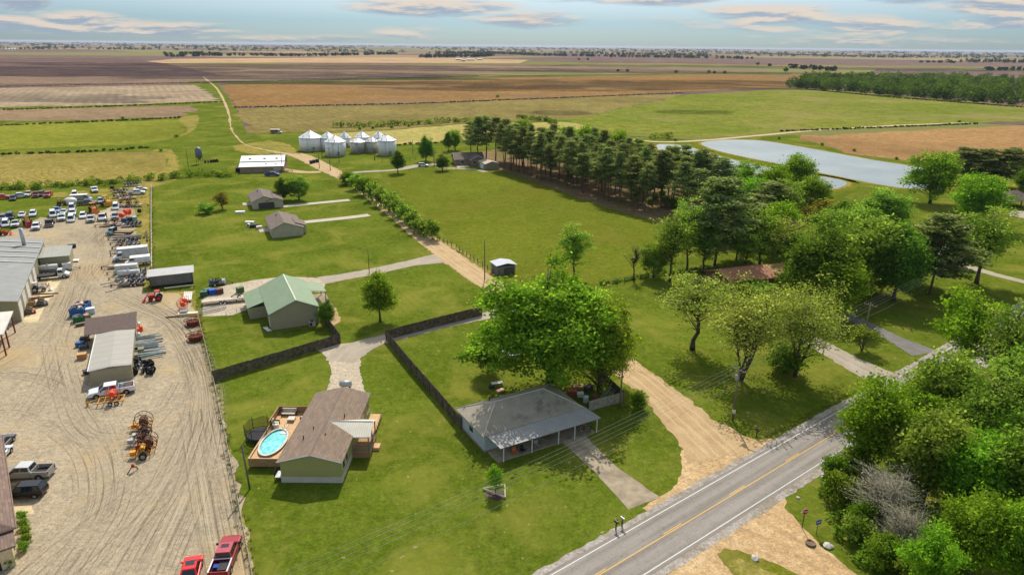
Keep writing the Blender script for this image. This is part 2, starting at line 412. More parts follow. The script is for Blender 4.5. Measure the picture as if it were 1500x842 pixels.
# the mown land round the homestead
land('grassland', [(-900, 300), (-500, 190), (0, 150), (285, 122), (300, 112), (318, 120), (345, 157), (362, 196), (480, 190), (690, 180), (830, 176), (905, 198), (1030, 205), (1170, 197), (1240, 225), (1340, 238), (1430, 224), (1500, 233), (1900, 260), (2600, 500), (2600, 1300), (-900, 1300)], 0.012, M_grass)
field('striped_field', [(-250, 134), (285, 124.5), (303, 136), (322, 148), (200, 153), (-250, 162)], .04, [(160, 142, 116), (148, 128, 104), (172, 154, 126)], big=0.006, mid=0.04, fine=0.3, stripe=[(-28, 8, 0.5, 0.3)], bump=0)
field('fallow_field', [(-250, 166), (280, 155), (293, 161), (262, 172), (-250, 184)], .05, [(138, 116, 88), (124, 104, 82), (150, 128, 98)], big=0.01, mid=0.05, fine=0.4, stripe=[(62, 4, 0.2, 1)], bump=0, smooth=False)
field('young_crop', [(-250, 189), (268, 175.5), (274, 190), (245, 203), (190, 213), (-250, 226)], .05, [(122, 126, 44), (112, 118, 38), (140, 130, 62)], big=0.012, mid=0.08, fine=0.5, stripe=[(62, 3.2, 0.22, 1)], bump=0)
field('stubble_field', [(-250, 232), (230, 222), (248, 230), (240, 248), (205, 264), (120, 270), (-250, 284)], .05, [(138, 124, 64), (124, 114, 54), (150, 136, 80)], big=0.02, mid=0.1, fine=0.6, stripe=[(62, 2.4, 0.18, 1)], rings=[(*G(215, 243), 2.4, 0.35)], bump=0, jit=0.6)
land('bare_bank', [(222, 221), (250, 220), (262, 240), (258, 252), (225, 266), (205, 266), (236, 250), (246, 238), (242, 228)], .055, M_dry, jit=0.5, smooth=True)
land('bare_bank', [(262, 174), (290, 170), (288, 186), (276, 196), (262, 200), (275, 190)], .055, M_dry, jit=0.5, smooth=True)
field('hay_field', [(470, 196), (560, 191), (690, 181), (830, 179), (880, 186), (800, 200), (690, 205), (560, 213), (500, 215)], .05, [(166, 150, 88), (148, 144, 78), (176, 154, 98)], big=0.012, mid=0.08, fine=0.6, stripe=[(62, 3.5, 0.15, 1)], bump=0)
land('pasture', [(556, 254), (700, 250), (760, 250), (880, 290), (965, 320), (948, 412), (880, 417), (728, 404), (668, 360), (606, 300)], .03, M_past, jit=0.3, step=2)
# crop lands' dark drains and grass lanes come as hedges below

# the salvage yard
land('yard_gravel', [(-300, 352), (0, 345), (60, 318), (105, 322), (150, 308), (196, 300), (198, 340), (203, 400), (212, 428), (262, 430), (284, 448), (292, 500), (318, 590), (346, 700), (372, 860), (400, 1300), (-900, 1300), (-700, 600)], .03, M_yard, jit=0.35, step=1.5)
land('dry_verge', [(150, 290), (222, 272), (221, 330), (222, 395), (213, 426), (200, 425), (192, 340), (188, 300)], .026, M_dry, jit=0.4, step=1.5)
land('dry_verge', [(196, 428), (286, 426), (298, 500), (318, 570), (374, 842), (380, 900), (358, 850), (343, 760), (318, 620), (293, 510), (276, 450)], .024, M_dry, jit=0.12, step=1.5)
land('bare_patch', [(250, 268), (262, 262), (215, 268), (170, 276), (110, 280), (60, 284), (60, 290), (140, 287), (215, 276)], .024, M_dry, jit=0.4, step=1.5)
land('worn_lane', [(150, 312), (172, 296), (180, 298), (166, 322), (148, 326)], .036, M_pale, jit=0.2)
land('concrete_apron', [(33, 472), (42, 452), (62, 428), (84, 384), (104, 386), (84, 420), (64, 452), (55, 472)], .035, mat('concrete_tan', (196, 178, 138), 0.9, vs=0.6))
land('concrete_pad', [(17, 739), (45, 736), (50, 752), (20, 756)], .036, mat('concrete_tan', (196, 178, 138)))

# tyre tracks: bands of loose and packed gravel that follow the way lorries turn in the yard
s = NT('packed_gravel'); uv = s.new('ShaderNodeUVMap').outputs[0]; sp = s.new('ShaderNodeSeparateXYZ'); s.link(uv, sp.inputs[0])
mp = s.new('ShaderNodeMapping'); mp.inputs['Scale'].default_value = (3.2, .018, 1); s.link(uv, mp.inputs[0]); nl = s.noise(mp.outputs[0], 1.0, 4, .7, .2)
c_ = s.mix(s.ramp(nl, .38, .62), lin((112, 98, 76)), lin((200, 184, 154))); s.link(c_, s.b.inputs['Base Color']); s.b.inputs['Roughness'].default_value = 1
al = s.math('MULTIPLY', s.ramp(s.math('ABSOLUTE', s.math('SUBTRACT', nl, .5)), 0.0, .11), s.math('MULTIPLY', s.ramp(s.noise(s.pos(), .05, 4), .3, .58), .52))
sp2 = s.math('SUBTRACT', 1.0, s.ramp(s.math('ABSOLUTE', sp.outputs[0]), 1.6, 3.2)); al = s.math('MULTIPLY', al, sp2)
tr = s.new('ShaderNodeBsdfTransparent'); mx = s.new('ShaderNodeMixShader'); s.link(al, mx.inputs[0]); s.link(tr.outputs[0], mx.inputs[1]); s.link(s.b.outputs[0], mx.inputs[2]); s.link(mx.outputs[0], s.out.inputs[0]); MTR = s.m
for i, pth in enumerate([[(-40, 900), (60, 812), (150, 742), (225, 690), (280, 630), (294, 575), (284, 525), (262, 480), (225, 450), (185, 425), (165, 395), (158, 360), (150, 330)],
        [(40, 900), (140, 812), (215, 740), (275, 670), (300, 600), (290, 530), (268, 490), (240, 465), (190, 445), (150, 425), (125, 400), (135, 360), (110, 340)],
        [(-60, 610), (20, 600), (80, 620), (125, 660), (140, 715), (120, 775), (60, 842), (-20, 920)], [(-60, 560), (20, 545), (90, 560), (140, 605), (170, 670), (165, 740), (120, 815), (60, 900)],
        [(200, 900), (245, 800), (280, 720), (302, 640), (300, 560), (270, 500)], [(-50, 700), (40, 600), (80, 540), (95, 490), (108, 450), (125, 415), (148, 380), (152, 340)], [(-50, 560), (30, 520), (75, 480), (98, 440), (112, 400), (128, 360), (160, 330)],
        [(80, 500), (110, 610), (160, 640), (230, 620), (270, 560)], [(330, 842), (310, 740), (296, 660), (286, 600)], [(130, 900), (200, 780), (250, 700), (280, 620)]]):
    strip('tyre_track', pth, 6.4, .036 + .003 * i, MTR)
# dirt lane from the highway to the barns
land('lane_mouth', [(1150, 640), (1112, 664), (1076, 688), (1030, 718), (972, 756), (940, 744), (990, 712), (1000, 690), (996, 665), (1010, 640), (1060, 620), (1092, 640), (1112, 645)], .034, M_apron, jit=0.12, step=0.8)
strip('dirt_lane', [(1062, 668), (1010, 618), (960, 572), (925, 545), (860, 500), (790, 462), (720, 418), (655, 373), (600, 330), (560, 298), (520, 268), (480, 248), (436, 227), (400, 223)], [11, 7.5, 6.6, 6.2, 6, 6, 6, 6.4, 6, 6, 6.4, 8, 9, 5], .040, M_dirt, jit=0.2, step=.8)
strip('farm_track', [(436, 228), (395, 221), (362, 213), (346, 200), (338, 186), (336, 170), (331, 155), (324, 140), (316, 128), (306, 120), (298, 113)], [4, 2.0, .9, .8, 1, 1.5, 1.9, 2.2, 2.3, 2.5, 2.5], .062, M_dirt, jit=0.25, step=4)
strip('farm_track', [(400, 246), (440, 252), (470, 252)], [4, 5, 4], .042, M_dirt, jit=0.1)
strip('field_road', [(900, 200), (960, 208), (1030, 206), (1110, 199), (1200, 191), (1320, 184), (1420, 180)], [3, 5, 5, 5, 5, 5, 4], .12, trackmat('field_road', [(196, 174, 130), (176, 156, 110), (206, 188, 150)], (0.9,)), jit=0.2, step=5)
land('worn_lane', [(340, 214), (395, 206), (425, 212), (440, 226), (400, 224), (385, 228), (345, 222)], .05, M_dry, jit=0.4)
# drives
strip('gravel_drive', [(652, 377), (600, 386), (545, 398), (500, 406), (470, 411)], [9, 4.6, 4.6, 4.8, 6], .036, M_drive, jit=0.07)
land('gravel_drive', [(300, 428), (330, 418), (375, 410), (420, 405), (478, 408), (474, 428), (380, 424), (372, 450), (340, 462), (296, 463)], .034, M_pale, jit=0.1)
strip('gravel_drive', [(762, 452), (715, 462), (660, 473), (600, 488), (550, 500), (515, 514), (498, 530)], [7, 3.6, 3.4, 3.4, 4.2, 6.5, 5.2], .037, M_drive, jit=0.08)
land('gravel_drive', [(478, 506), (560, 497), (540, 508), (529, 520), (527, 545), (536, 575), (500, 590), (478, 572), (486, 545), (480, 525), (462, 508)], .0355, M_pale, jit=0.1, step=0.6)
conc = mat('concrete_drive', (176, 166, 148), 0.9, vs=0.8, var=0.08)
strip('concrete_drive', [(512, 293), (470, 297), (408, 303)], 3.2, .036, conc, smooth=False)
strip('concrete_drive', [(541, 315), (500, 320), (440, 326)], 3.4, .036, conc, smooth=False)
strip('gravel_drive', [(486, 256), (530, 252), (580, 249), (612, 243), (640, 240)], [4, 3.6, 3.6, 6, 7], .036, M_drive, jit=0.05)
strip('gravel_drive', [(640, 246), (690, 248), (712, 252)], [3, 3, 3], .037, M_drive, jit=0.05)
land('terrace', [(668, 241), (684, 240), (688, 245), (670, 246)], .04, conc)
strip('concrete_drive', [(822, 628), (850, 652), (890, 690), (944, 737)], [5.0, 3.6, 3.3, 5.0], .038, mat('old_concrete', (150, 136, 112), 0.95, vs=0.5, var=0.2), jit=0.04)
strip('gravel_drive', [(1290, 552), (1240, 527), (1190, 498), (1150, 470)], [7, 5, 4.5, 4], .038, M_drive, jit=0.1)
strip('concrete_drive', [(1356, 518), (1310, 496), (1270, 476), (1240, 462)], [6.5, 3.6, 3.4, 3.2], .038, mat('old_drive', (112, 108, 100), 0.9, vs=0.6), jit=0.03)
strip('gravel_drive', [(1372, 372), (1400, 385), (1450, 400), (1500, 413), (1560, 428)], [4, 4, 3, 2.6, 2.6], .038, M_drive, jit=0.1)
strip('gravel_drive', [(1480, 312), (1510, 316), (1560, 322)], [12, 12, 12], .038, M_drive, jit=0.1)
land('bare_soil', [(1042, 404), (1088, 392), (1150, 384), (1170, 392), (1130, 412), (1075, 420)], .03, M_apron, jit=0.2)
land('bare_soil', [(640, 352), (665, 358), (728, 403), (720, 410), (690, 390)], .028, M_dry, jit=0.3)
land('bare_soil', [(480, 440), (492, 452), (500, 470), (486, 478), (474, 470)], .03, M_dirt, jit=0.1)

# the highway: frame along its left edge line
h0 = Vector((*G(807.5, 842), 0)); h1 = Vector((*G(1365, 525), 0)); hd = (h1 - h0).normalized(); hn = Vector((hd.y, -hd.x, 0))
def hw(v, u): p = h0 + hd * v + hn * u; return (p.x, p.y)
W = 5.75
sh = []
def edgeline(u0, jit, v0=-70, v1=420):
    return [hw(v, u0 + random.uniform(-jit, jit)) for v in np.arange(v0, v1, 0.9)]
b = edgeline(-1.3, 0.14) + list(reversed(edgeline(W + 1.5, 0.16)))
land('road_shoulder', b, .045, M_shoulder, world=True)
s = NT('asphalt')
uv = s.new('ShaderNodeUVMap').outputs[0]; mp = s.new('ShaderNodeMapping'); mp.inputs['Scale'].default_value = (1, 0.03, 1); s.link(uv, mp.inputs[0])
n1 = s.noise(mp.outputs[0], 1.6, 5, 0.6); n2 = s.noise(s.pos(), 12, 3); n3 = s.noise(s.pos(), 0.25, 5, 0.7)
c = s.mix(s.ramp(n1, 0.35, 0.7), lin((112, 104, 94)), lin((138, 130, 120)))
c = s.mix(s.math('MULTIPLY', s.ramp(n3, 0.45, 0.7), 0.4), c, lin((100, 94, 86)))
c = s.mix(s.math('MULTIPLY', s.ramp(n2, 0.4, 0.8), 0.35), c, lin((158, 152, 142)))
sp = s.new('ShaderNodeSeparateXYZ'); s.link(uv, sp.inputs[0])
tt = s.math('ABSOLUTE', s.math('SUBTRACT', s.math('ABSOLUTE', s.math('ADD', sp.outputs[0], s.math('MULTIPLY_ADD', n3, 0.3, -0.15))), 1.5))
c = s.mix(s.math('MULTIPLY', s.math('SUBTRACT', 1.0, s.ramp(tt, 0.1, 0.75)), 0.4), c, lin((152, 144, 134)))
ck = s.math('LESS_THAN', s.math('ABSOLUTE', s.math('SUBTRACT', s.noise(s.pos(), 0.35, 6, 0.6, 1.5), 0.5)), 0.0035)
c = s.mix(s.math('MULTIPLY', ck, 0.6), c, lin((58, 54, 52)))
s.link(c, s.b.inputs['Base Color']); s.b.inputs['Roughness'].default_value = 0.85; s.bump(n2, 0.3, 0.02)
strip('highway', [hw(-70, W / 2), hw(420, W / 2)], W + 1.0, .055, s.m, world=True, smooth=False, step=4)
def paint(name, col):
    s = NT(name); n = s.ramp(s.noise(s.pos(), 5, 4, 0.7), 0.28, 0.42)
    s.link(s.mix(n, lin((135, 128, 118)), lin(col)), s.b.inputs['Base Color']); s.b.inputs['Roughness'].default_value = 0.7; return s.m
Wp = paint('white_paint', (196, 194, 186)); Yp = paint('yellow_paint', (206, 158, 44))
strip('edge_line', [hw(-70, 0), hw(420, 0)], 0.12, .060, Wp, world=True, smooth=False)
strip('edge_line', [hw(-70, W), hw(420, W)], 0.12, .060, Wp, world=True, smooth=False)
strip('centre_line', [hw(-70, W / 2 + .1), hw(420, W / 2 + .1)], 0.11, .060, Yp, world=True, smooth=False)
for v in np.arange(-62, 410, 12.2):
    strip('centre_dash', [hw(v + 3.1, W / 2 - .14), hw(v + 6.2, W / 2 - .14)], 0.10, .060, Yp, world=True, smooth=False)
# dirt side road across the highway
land('dirt_side_road', [(905, 880), (985, 838), (1010, 812), (1045, 786), (1085, 765), (1120, 735), (1140, 706), (1163, 692), (1150, 720), (1152, 745), (1176, 772), (1204, 800), (1250, 838), (1330, 900), (1500, 1150), (1000, 1200)], .036, M_apron, jit=0.1, step=0.6)
land('grass_island', [(1050, 812), (1062, 804), (1082, 806), (1110, 816), (1150, 832), (1200, 860), (1300, 960), (1200, 980), (1120, 880), (1075, 842)], .05, M_wild, jit=0.12, step=0.5)
land('bare_soil', [(1066, 824), (1085, 818), (1110, 830), (1150, 846), (1210, 920), (1140, 900), (1090, 850)], .056, M_dry, jit=0.12, step=0.5)
land('culvert_stones', [(1203, 676), (1213, 672), (1217, 690), (1216, 712), (1209, 716), (1206, 700)], .04, M_pale, jit=0.12, step=0.5)

# ponds
ws = NT('pond_water'); nb = ws.noise(ws.pos(), 0.6, 3, 0.6); ws.link(ws.mix(ws.ramp(ws.noise(ws.pos(), 0.03, 3), .3, .7), lin((98, 110, 108)), lin((124, 132, 128))), ws.b.inputs['Base Color'])
ws.b.inputs['Roughness'].default_value = 0.3; ws.b.inputs['Specular IOR Level'].default_value = 0.5; ws.bump(nb, 0.5, 0.4)
p1 = [(1027, 210), (1050, 206), (1085, 205), (1120, 207), (1165, 214), (1215, 223), (1275, 234), (1332, 243), (1380, 252), (1380, 275), (1330, 276), (1280, 269), (1235, 260), (1180, 249), (1130, 238), (1085, 229), (1045, 219)]
p2 = [(962, 213), (985, 212), (1010, 216), (1040, 225), (1080, 236), (1120, 244), (1165, 253), (1205, 259), (1235, 265), (1240, 270), (1225, 276), (1185, 279), (1140, 274), (1080, 258), (1020, 243), (975, 228)]
def grow(pts, k):
    w = [G(*p) for p in pts]; cx = sum(p[0] for p in w) / len(w); cy = sum(p[1] for p in w) / len(w)
    out = []
    for i, p in enumerate(w):
        a, b = w[i - 1], w[(i + 1) % len(w)]; dx, dy = b[0] - a[0], b[1] - a[1]; q = math.hypot(dx, dy)
        n = (dy / q, -dx / q)
        if (p[0] + n[0] - cx) ** 2 + (p[1] + n[1] - cy) ** 2 < (p[0] - cx) ** 2 + (p[1] - cy) ** 2: n = (-n[0], -n[1])
        out.append((p[0] + n[0] * k, p[1] + n[1] * k))
    return out
for nm, pp in (('pond', p1), ('pond', p2)):
    land('pond_bank', grow(pp, 5.0), .035, M_wild, world=True, smooth=True, jit=0.3, step=2)
    land('pond_shore', grow(pp, 1.6), .045, M_dry, world=True, smooth=True, jit=0.25, step=2)
    land(nm, [G(*p) for p in pp], .06, ws.m, world=True, smooth=True)

# ================================================================== VEGETATION
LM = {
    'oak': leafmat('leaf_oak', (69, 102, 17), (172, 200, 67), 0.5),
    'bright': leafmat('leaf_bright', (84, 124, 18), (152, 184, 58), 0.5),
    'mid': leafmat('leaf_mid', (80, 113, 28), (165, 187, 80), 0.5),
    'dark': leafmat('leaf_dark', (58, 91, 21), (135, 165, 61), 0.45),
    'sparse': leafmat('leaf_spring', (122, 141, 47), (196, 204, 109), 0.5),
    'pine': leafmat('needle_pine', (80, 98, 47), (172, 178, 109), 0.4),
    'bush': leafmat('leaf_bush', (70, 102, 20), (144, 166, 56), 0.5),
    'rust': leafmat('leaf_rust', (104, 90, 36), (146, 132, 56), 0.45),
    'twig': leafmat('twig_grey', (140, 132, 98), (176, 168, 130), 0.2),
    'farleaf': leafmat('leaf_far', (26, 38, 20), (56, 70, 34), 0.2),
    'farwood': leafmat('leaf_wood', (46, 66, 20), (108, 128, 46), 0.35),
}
BK = mat('bark', (86, 72, 58), 0.95, vs=2.0, var=0.3, bump=0.5)
BKP = mat('bark_pine', (96, 78, 66), 0.95, vs=2.0, var=0.3, bump=0.5)
BKG = mat('bark_grey', (168, 160, 140), 0.95, vs=2.0, var=0.25)

def leaves_mesh(name, C, V, size, m, flat=0.6, up=0.5):
    """C: (n,3) leaf centres, V: per-leaf shade number"""
    n = len(C)
    nr = rs.normal(size=(n, 3)); nr[:, 2] = np.abs(nr[:, 2]) + up; nr /= np.linalg.norm(nr, axis=1)[:, None]
    t = rs.normal(size=(n, 3)); u = np.cross(nr, t); u /= np.linalg.norm(u, axis=1)[:, None]; w = np.cross(nr, u)
    s_ = size * rs.uniform(0.55, 1.35, n)[:, None]
    q = np.stack([C - u * s_ * 0.62, C + w * s_ * 0.36, C + u * s_ * 0.62, C - w * s_ * 0.36], 1).reshape(-1, 3)
    me = bpy.data.meshes.new(name); me.vertices.add(4 * n); me.vertices.foreach_set('co', q.ravel())
    me.loops.add(4 * n); me.loops.foreach_set('vertex_index', np.arange(4 * n))
    me.polygons.add(n); me.polygons.foreach_set('loop_start', np.arange(0, 4 * n, 4)); me.polygons.foreach_set('loop_total', np.full(n, 4))
    me.materials.append(m); me.update(calc_edges=True)
    a = me.attributes.new('v', 'FLOAT', 'FACE'); a.data.foreach_set('value', np.clip(V, 0, 1).astype(np.float32))
    return me

def crown_points(Hh, Rr, cb, ncl, seed, shape='round', lob=0.25):
    r = np.random.RandomState(seed); ph = r.uniform(0, 6.28, 6); out = []
    c0 = Hh * cb; cz = (Hh + c0) / 2; ch = (Hh - c0) / 2
    while len(out) < ncl:
        d = r.normal(size=3); d /= np.linalg.norm(d); k = r.uniform(0.15, 1) ** 0.42
        az = math.atan2(d[1], d[0])
        lo = 1 - lob + lob * (math.sin(3 * az + ph[0]) * 0.5 + math.sin(5 * az + 4 * d[2] + ph[1]) * 0.4 + math.sin(2 * az - 6 * d[2] + ph[2]) * 0.5)
        x, y, z = d * k * lo
        if shape == 'cone':
            h = (z + 1) / 2; w = (1 - h) * 0.95 + 0.08; x *= w * 1.4; y *= w * 1.4
        elif shape == 'egg':
            h = (z + 1) / 2; w = 1.12 - 0.45 * h; x *= w; y *= w
        elif shape == 'vase':
            h = (z + 1) / 2; w = 0.55 + 0.55 * h; x *= w; y *= w
        elif shape == 'flat':
            z = z * 0.9
        out.append((x * Rr, y * Rr, cz + z * ch))
    return np.array(out)

def tree_meshes(name, Hh, Rr, cb, ncl, per, ls, rc, leaf, seed, shape='round', bark=BK, tr=0.3, limbs=True, lob=0.25, up=0.5, multi=1, branch_r=0.06):
    r = np.random.RandomState(seed)
    K = crown_points(Hh, Rr, cb, ncl, seed, shape, lob)
    C = []; V = []
    for k in K:
        n = int(per * r.uniform(0.6, 1.3)); rr = rc * r.uniform(0.6, 1.3)
        p = r.normal(size=(n, 3)) * np.array([rr, rr, rr * 0.55]) * 0.55
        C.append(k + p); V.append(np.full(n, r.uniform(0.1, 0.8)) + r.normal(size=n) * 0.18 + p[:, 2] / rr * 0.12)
    crown = leaves_mesh(name + '_crown', np.concatenate(C), np.concatenate(V), ls, leaf, up=up)
    b = MB(); c0 = Hh * cb
    top = Hh * (0.82 if shape != 'vase' else 0.6)
    stems = []
    for q in range(multi):
        a = 6.28 * q / max(1, multi) + r.uniform(0, 1); sp = (0.35 * Rr if multi > 1 else 0.0)
        n = 7; st = []
        for i in range(n + 1):
            t = i / n
            st.append((math.cos(a) * sp * t + r.normal() * 0.015 * Hh * (t > 0.15), math.sin(a) * sp * t + r.normal() * 0.015 * Hh * (t > 0.15), top * t))
        rad = [tr * (1.25 if i == 0 else 1) * (1 - 0.85 * i / n) for i in range(n + 1)]
        b.tube(st, rad, 8); stems.append((st, rad))
    if limbs:
        step = max(1, len(K) // 170) if bark is not BKG else 1
        for k in K[::step]:
            st, rad = stems[r.randint(len(stems))]
            hz = max(0.55 * c0, min(k[2] - math.hypot(k[0], k[1]) * (0.5 if shape not in ('vase',) else 1.1), top * 0.97))
            i = min(len(st) - 2, int(hz / top * (len(st) - 1))); f = hz / top * (len(st) - 1) - i
            s0 = tuple(st[i][d] + (st[i + 1][d] - st[i][d]) * f for d in range(3))
            r0 = min(rad[i] * 0.55, branch_r * (0.6 + 0.4 * math.dist(s0, k) / Rr))
            mid = tuple(s0[d] + (k[d] - s0[d]) * 0.5 + (0.12 * Rr if d == 2 else r.normal() * 0.05 * Rr) * (1 if d < 2 else 0.6) for d in range(3))
            b.tube([s0, mid, tuple(k)], [r0, r0 * 0.6, r0 * 0.22], 4)
    me = bpy.data.meshes.new(name + '_trunk'); me.from_pydata(b.v, [], b.f); me.materials.append(bark)
    me.polygons.foreach_set('use_smooth', [True] * len(b.f)); me.update()
    return me, crown

def pine_meshes(name, Hh, Rr, cb, seed, leaf, per=38, ls=0.40, whorls=16):
    r = np.random.RandomState(seed); b = MB(); C = []; V = []
    st = [(r.normal() * 0.08 * i, r.normal() * 0.08 * i, Hh * i / 6) for i in range(7)]
    rad = [0.22 * (1 - 0.8 * i / 6) for i in range(7)]; b.tube(st, rad, 7)
    for i in range(whorls):
        t = (i + r.uniform(0, .8)) / whorls; z = Hh * (cb + (1 - cb) * t)
        w = Rr * (0.5 + 0.7 * math.sin(math.pi * min(1, 0.15 + t * 0.8))) * (1.15 - 0.75 * t ** 2)
        for j in range(r.randint(3, 6)):
            a = r.uniform(0, 6.28); L = w * r.uniform(0.55, 1.15); e = (math.cos(a) * L, math.sin(a) * L, z + L * r.uniform(0.0, 0.35))
            x0 = st[min(6, int(z / Hh * 6))]
            b.tube([(x0[0], x0[1], z), e], [0.05, 0.02], 3)
            for q in range(3):
                f = 1 - 0.28 * q; n = int(per * r.uniform(.6, 1.2)); cc = np.array([x0[0] + (e[0] - x0[0]) * f, x0[1] + (e[1] - x0[1]) * f, z + (e[2] - z) * f + 0.15])
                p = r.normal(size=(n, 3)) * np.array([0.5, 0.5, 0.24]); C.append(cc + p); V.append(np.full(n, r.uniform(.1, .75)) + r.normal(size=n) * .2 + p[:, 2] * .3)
    for j in range(5):
        z = Hh * cb * r.uniform(0.45, 1); a = r.uniform(0, 6.28); b.tube([(0, 0, z), (math.cos(a) * Rr * .4, math.sin(a) * Rr * .4, z + .1)], [0.03, 0.012], 3)
    me = bpy.data.meshes.new(name + '_trunk'); me.from_pydata(b.v, [], b.f); me.materials.append(BKP); me.update()
    return me, leaves_mesh(name + '_crown', np.concatenate(C), np.concatenate(V), ls, leaf, up=0.9)

PROTO = {}
def proto(key, kind, meshes, Hh, Rr): PROTO[key] = (kind, meshes, Hh, Rr)
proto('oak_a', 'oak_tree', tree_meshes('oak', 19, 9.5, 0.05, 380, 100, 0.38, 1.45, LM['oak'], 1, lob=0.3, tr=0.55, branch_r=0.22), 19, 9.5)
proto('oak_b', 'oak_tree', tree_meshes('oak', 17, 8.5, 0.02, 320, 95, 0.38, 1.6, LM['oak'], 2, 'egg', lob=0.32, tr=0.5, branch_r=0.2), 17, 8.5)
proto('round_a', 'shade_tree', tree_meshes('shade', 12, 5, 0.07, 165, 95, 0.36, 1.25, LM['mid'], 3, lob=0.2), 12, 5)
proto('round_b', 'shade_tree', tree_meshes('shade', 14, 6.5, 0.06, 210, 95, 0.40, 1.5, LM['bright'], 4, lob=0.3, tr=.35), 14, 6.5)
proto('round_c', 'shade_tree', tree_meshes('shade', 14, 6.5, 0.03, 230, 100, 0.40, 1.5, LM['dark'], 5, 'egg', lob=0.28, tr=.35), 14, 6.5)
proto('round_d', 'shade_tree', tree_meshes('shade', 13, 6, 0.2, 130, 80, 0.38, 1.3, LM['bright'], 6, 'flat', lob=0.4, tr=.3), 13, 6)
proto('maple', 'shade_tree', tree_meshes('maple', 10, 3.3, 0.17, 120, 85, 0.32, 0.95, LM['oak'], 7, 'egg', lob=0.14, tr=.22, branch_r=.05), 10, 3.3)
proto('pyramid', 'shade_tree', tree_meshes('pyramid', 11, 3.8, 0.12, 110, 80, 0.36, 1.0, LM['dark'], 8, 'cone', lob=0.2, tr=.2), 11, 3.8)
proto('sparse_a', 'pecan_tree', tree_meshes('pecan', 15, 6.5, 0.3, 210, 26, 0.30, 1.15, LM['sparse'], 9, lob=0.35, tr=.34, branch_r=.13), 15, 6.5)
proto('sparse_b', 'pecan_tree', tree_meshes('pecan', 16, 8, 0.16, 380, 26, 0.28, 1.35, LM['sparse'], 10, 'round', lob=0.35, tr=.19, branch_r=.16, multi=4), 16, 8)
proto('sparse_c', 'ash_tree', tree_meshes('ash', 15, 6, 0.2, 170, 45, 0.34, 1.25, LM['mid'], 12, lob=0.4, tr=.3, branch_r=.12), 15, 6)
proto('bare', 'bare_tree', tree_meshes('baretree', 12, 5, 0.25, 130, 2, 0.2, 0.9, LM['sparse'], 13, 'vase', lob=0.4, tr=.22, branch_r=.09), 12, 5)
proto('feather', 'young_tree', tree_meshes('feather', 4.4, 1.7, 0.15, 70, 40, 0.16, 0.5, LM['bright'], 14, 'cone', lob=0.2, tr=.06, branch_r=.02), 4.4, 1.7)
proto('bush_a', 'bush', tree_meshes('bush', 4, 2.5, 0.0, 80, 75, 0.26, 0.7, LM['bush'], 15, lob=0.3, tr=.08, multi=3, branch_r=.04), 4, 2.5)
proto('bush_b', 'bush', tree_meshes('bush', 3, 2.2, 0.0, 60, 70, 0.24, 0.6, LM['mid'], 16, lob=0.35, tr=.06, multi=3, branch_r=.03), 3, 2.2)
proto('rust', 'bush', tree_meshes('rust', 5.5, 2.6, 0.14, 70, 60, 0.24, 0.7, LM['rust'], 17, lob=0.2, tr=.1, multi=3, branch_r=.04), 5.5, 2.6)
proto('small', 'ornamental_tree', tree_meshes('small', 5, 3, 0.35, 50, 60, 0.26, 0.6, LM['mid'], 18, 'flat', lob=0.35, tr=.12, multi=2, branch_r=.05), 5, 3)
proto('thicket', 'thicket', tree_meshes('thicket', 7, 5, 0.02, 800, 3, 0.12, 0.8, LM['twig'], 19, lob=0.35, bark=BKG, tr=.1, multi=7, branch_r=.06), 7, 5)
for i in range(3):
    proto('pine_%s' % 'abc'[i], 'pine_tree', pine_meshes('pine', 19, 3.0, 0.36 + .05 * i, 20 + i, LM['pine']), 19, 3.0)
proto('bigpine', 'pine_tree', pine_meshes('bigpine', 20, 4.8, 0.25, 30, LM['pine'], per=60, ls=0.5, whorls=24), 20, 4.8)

def tree(key, bx, by, top, wpx, label, group=None, cat='tree', world=None, hh=None, rr=None, name=None, lean=.02):
    kind, (tm, cm), Hh, Rr = PROTO[key]
    if world: x, y = world; h, r_ = hh, rr
    else:
        x, y = G(bx, by); h = hgt(bx, by, top)
        dist = y * CP + H * SP; r_ = wpx / 2 / FOC * dist
    o = thing(name or kind, label, cat, x, y, random.uniform(0, 360), group)
    o.scale = (r_ / Rr, r_ / Rr, h / Hh); o.rotation_euler.x = random.gauss(0, lean); o.rotation_euler.y = random.gauss(0, lean)
    for nm, me in (('trunk' if kind not in ('bush', 'thicket') else 'stem', tm), ('crown', cm)):
        c = bpy.data.objects.new(nm, me); COL.objects.link(c); c.parent = o
    return o

tree('oak_a', 806, 570, 382, 236, 'huge spreading oak towering right behind the hipped tin-roof house')
tree('oak_b', 878, 570, 425, 124, 'smaller oak low under the right edge of the huge crown beside the dirt lane')
tree('round_c', 715, 545, 478, 56, 'low leafy tree at the left edge of the huge oak crown in the fenced yard')
tree('maple', 557, 471, 397, 54, 'dense rounded maple standing alone on the lawn between the two gravel drives')
tree('round_c', 479, 477, 437, 32, 'small bushy dark tree against the right wall of the green-roofed metal building')
tree('pyramid', 583, 254, 219, 28, 'neat pyramidal tree in the lawn ring right of the hedge top end')
tree('round_c', 624, 236, 197, 30, 'dark dense tree behind the silver car, left of the brick house')
tree('pyramid', 657, 222, 192, 20, 'dark narrow tree right behind the brick house roof')
tree('round_b', 667, 220, 188, 24, 'bright green tree between the brick house and the pine grove')
tree('round_c', 648, 250, 225, 26, 'round dark shade tree in front of the brick house')
tree('round_c', 415, 293, 258, 30, 'dark round tree left of the pair behind the upper tan house')
tree('round_a', 438, 293, 256, 36, 'broader lighter tree, right of the pair behind the upper tan house')
tree('rust', 326, 307, 280, 25, 'reddish brown rounded shrub tree standing alone in the lawn', cat='shrub')
tree('bush_b', 303, 313, 296, 30, 'low spreading green bush beside the reddish shrub in the lawn', cat='bush')
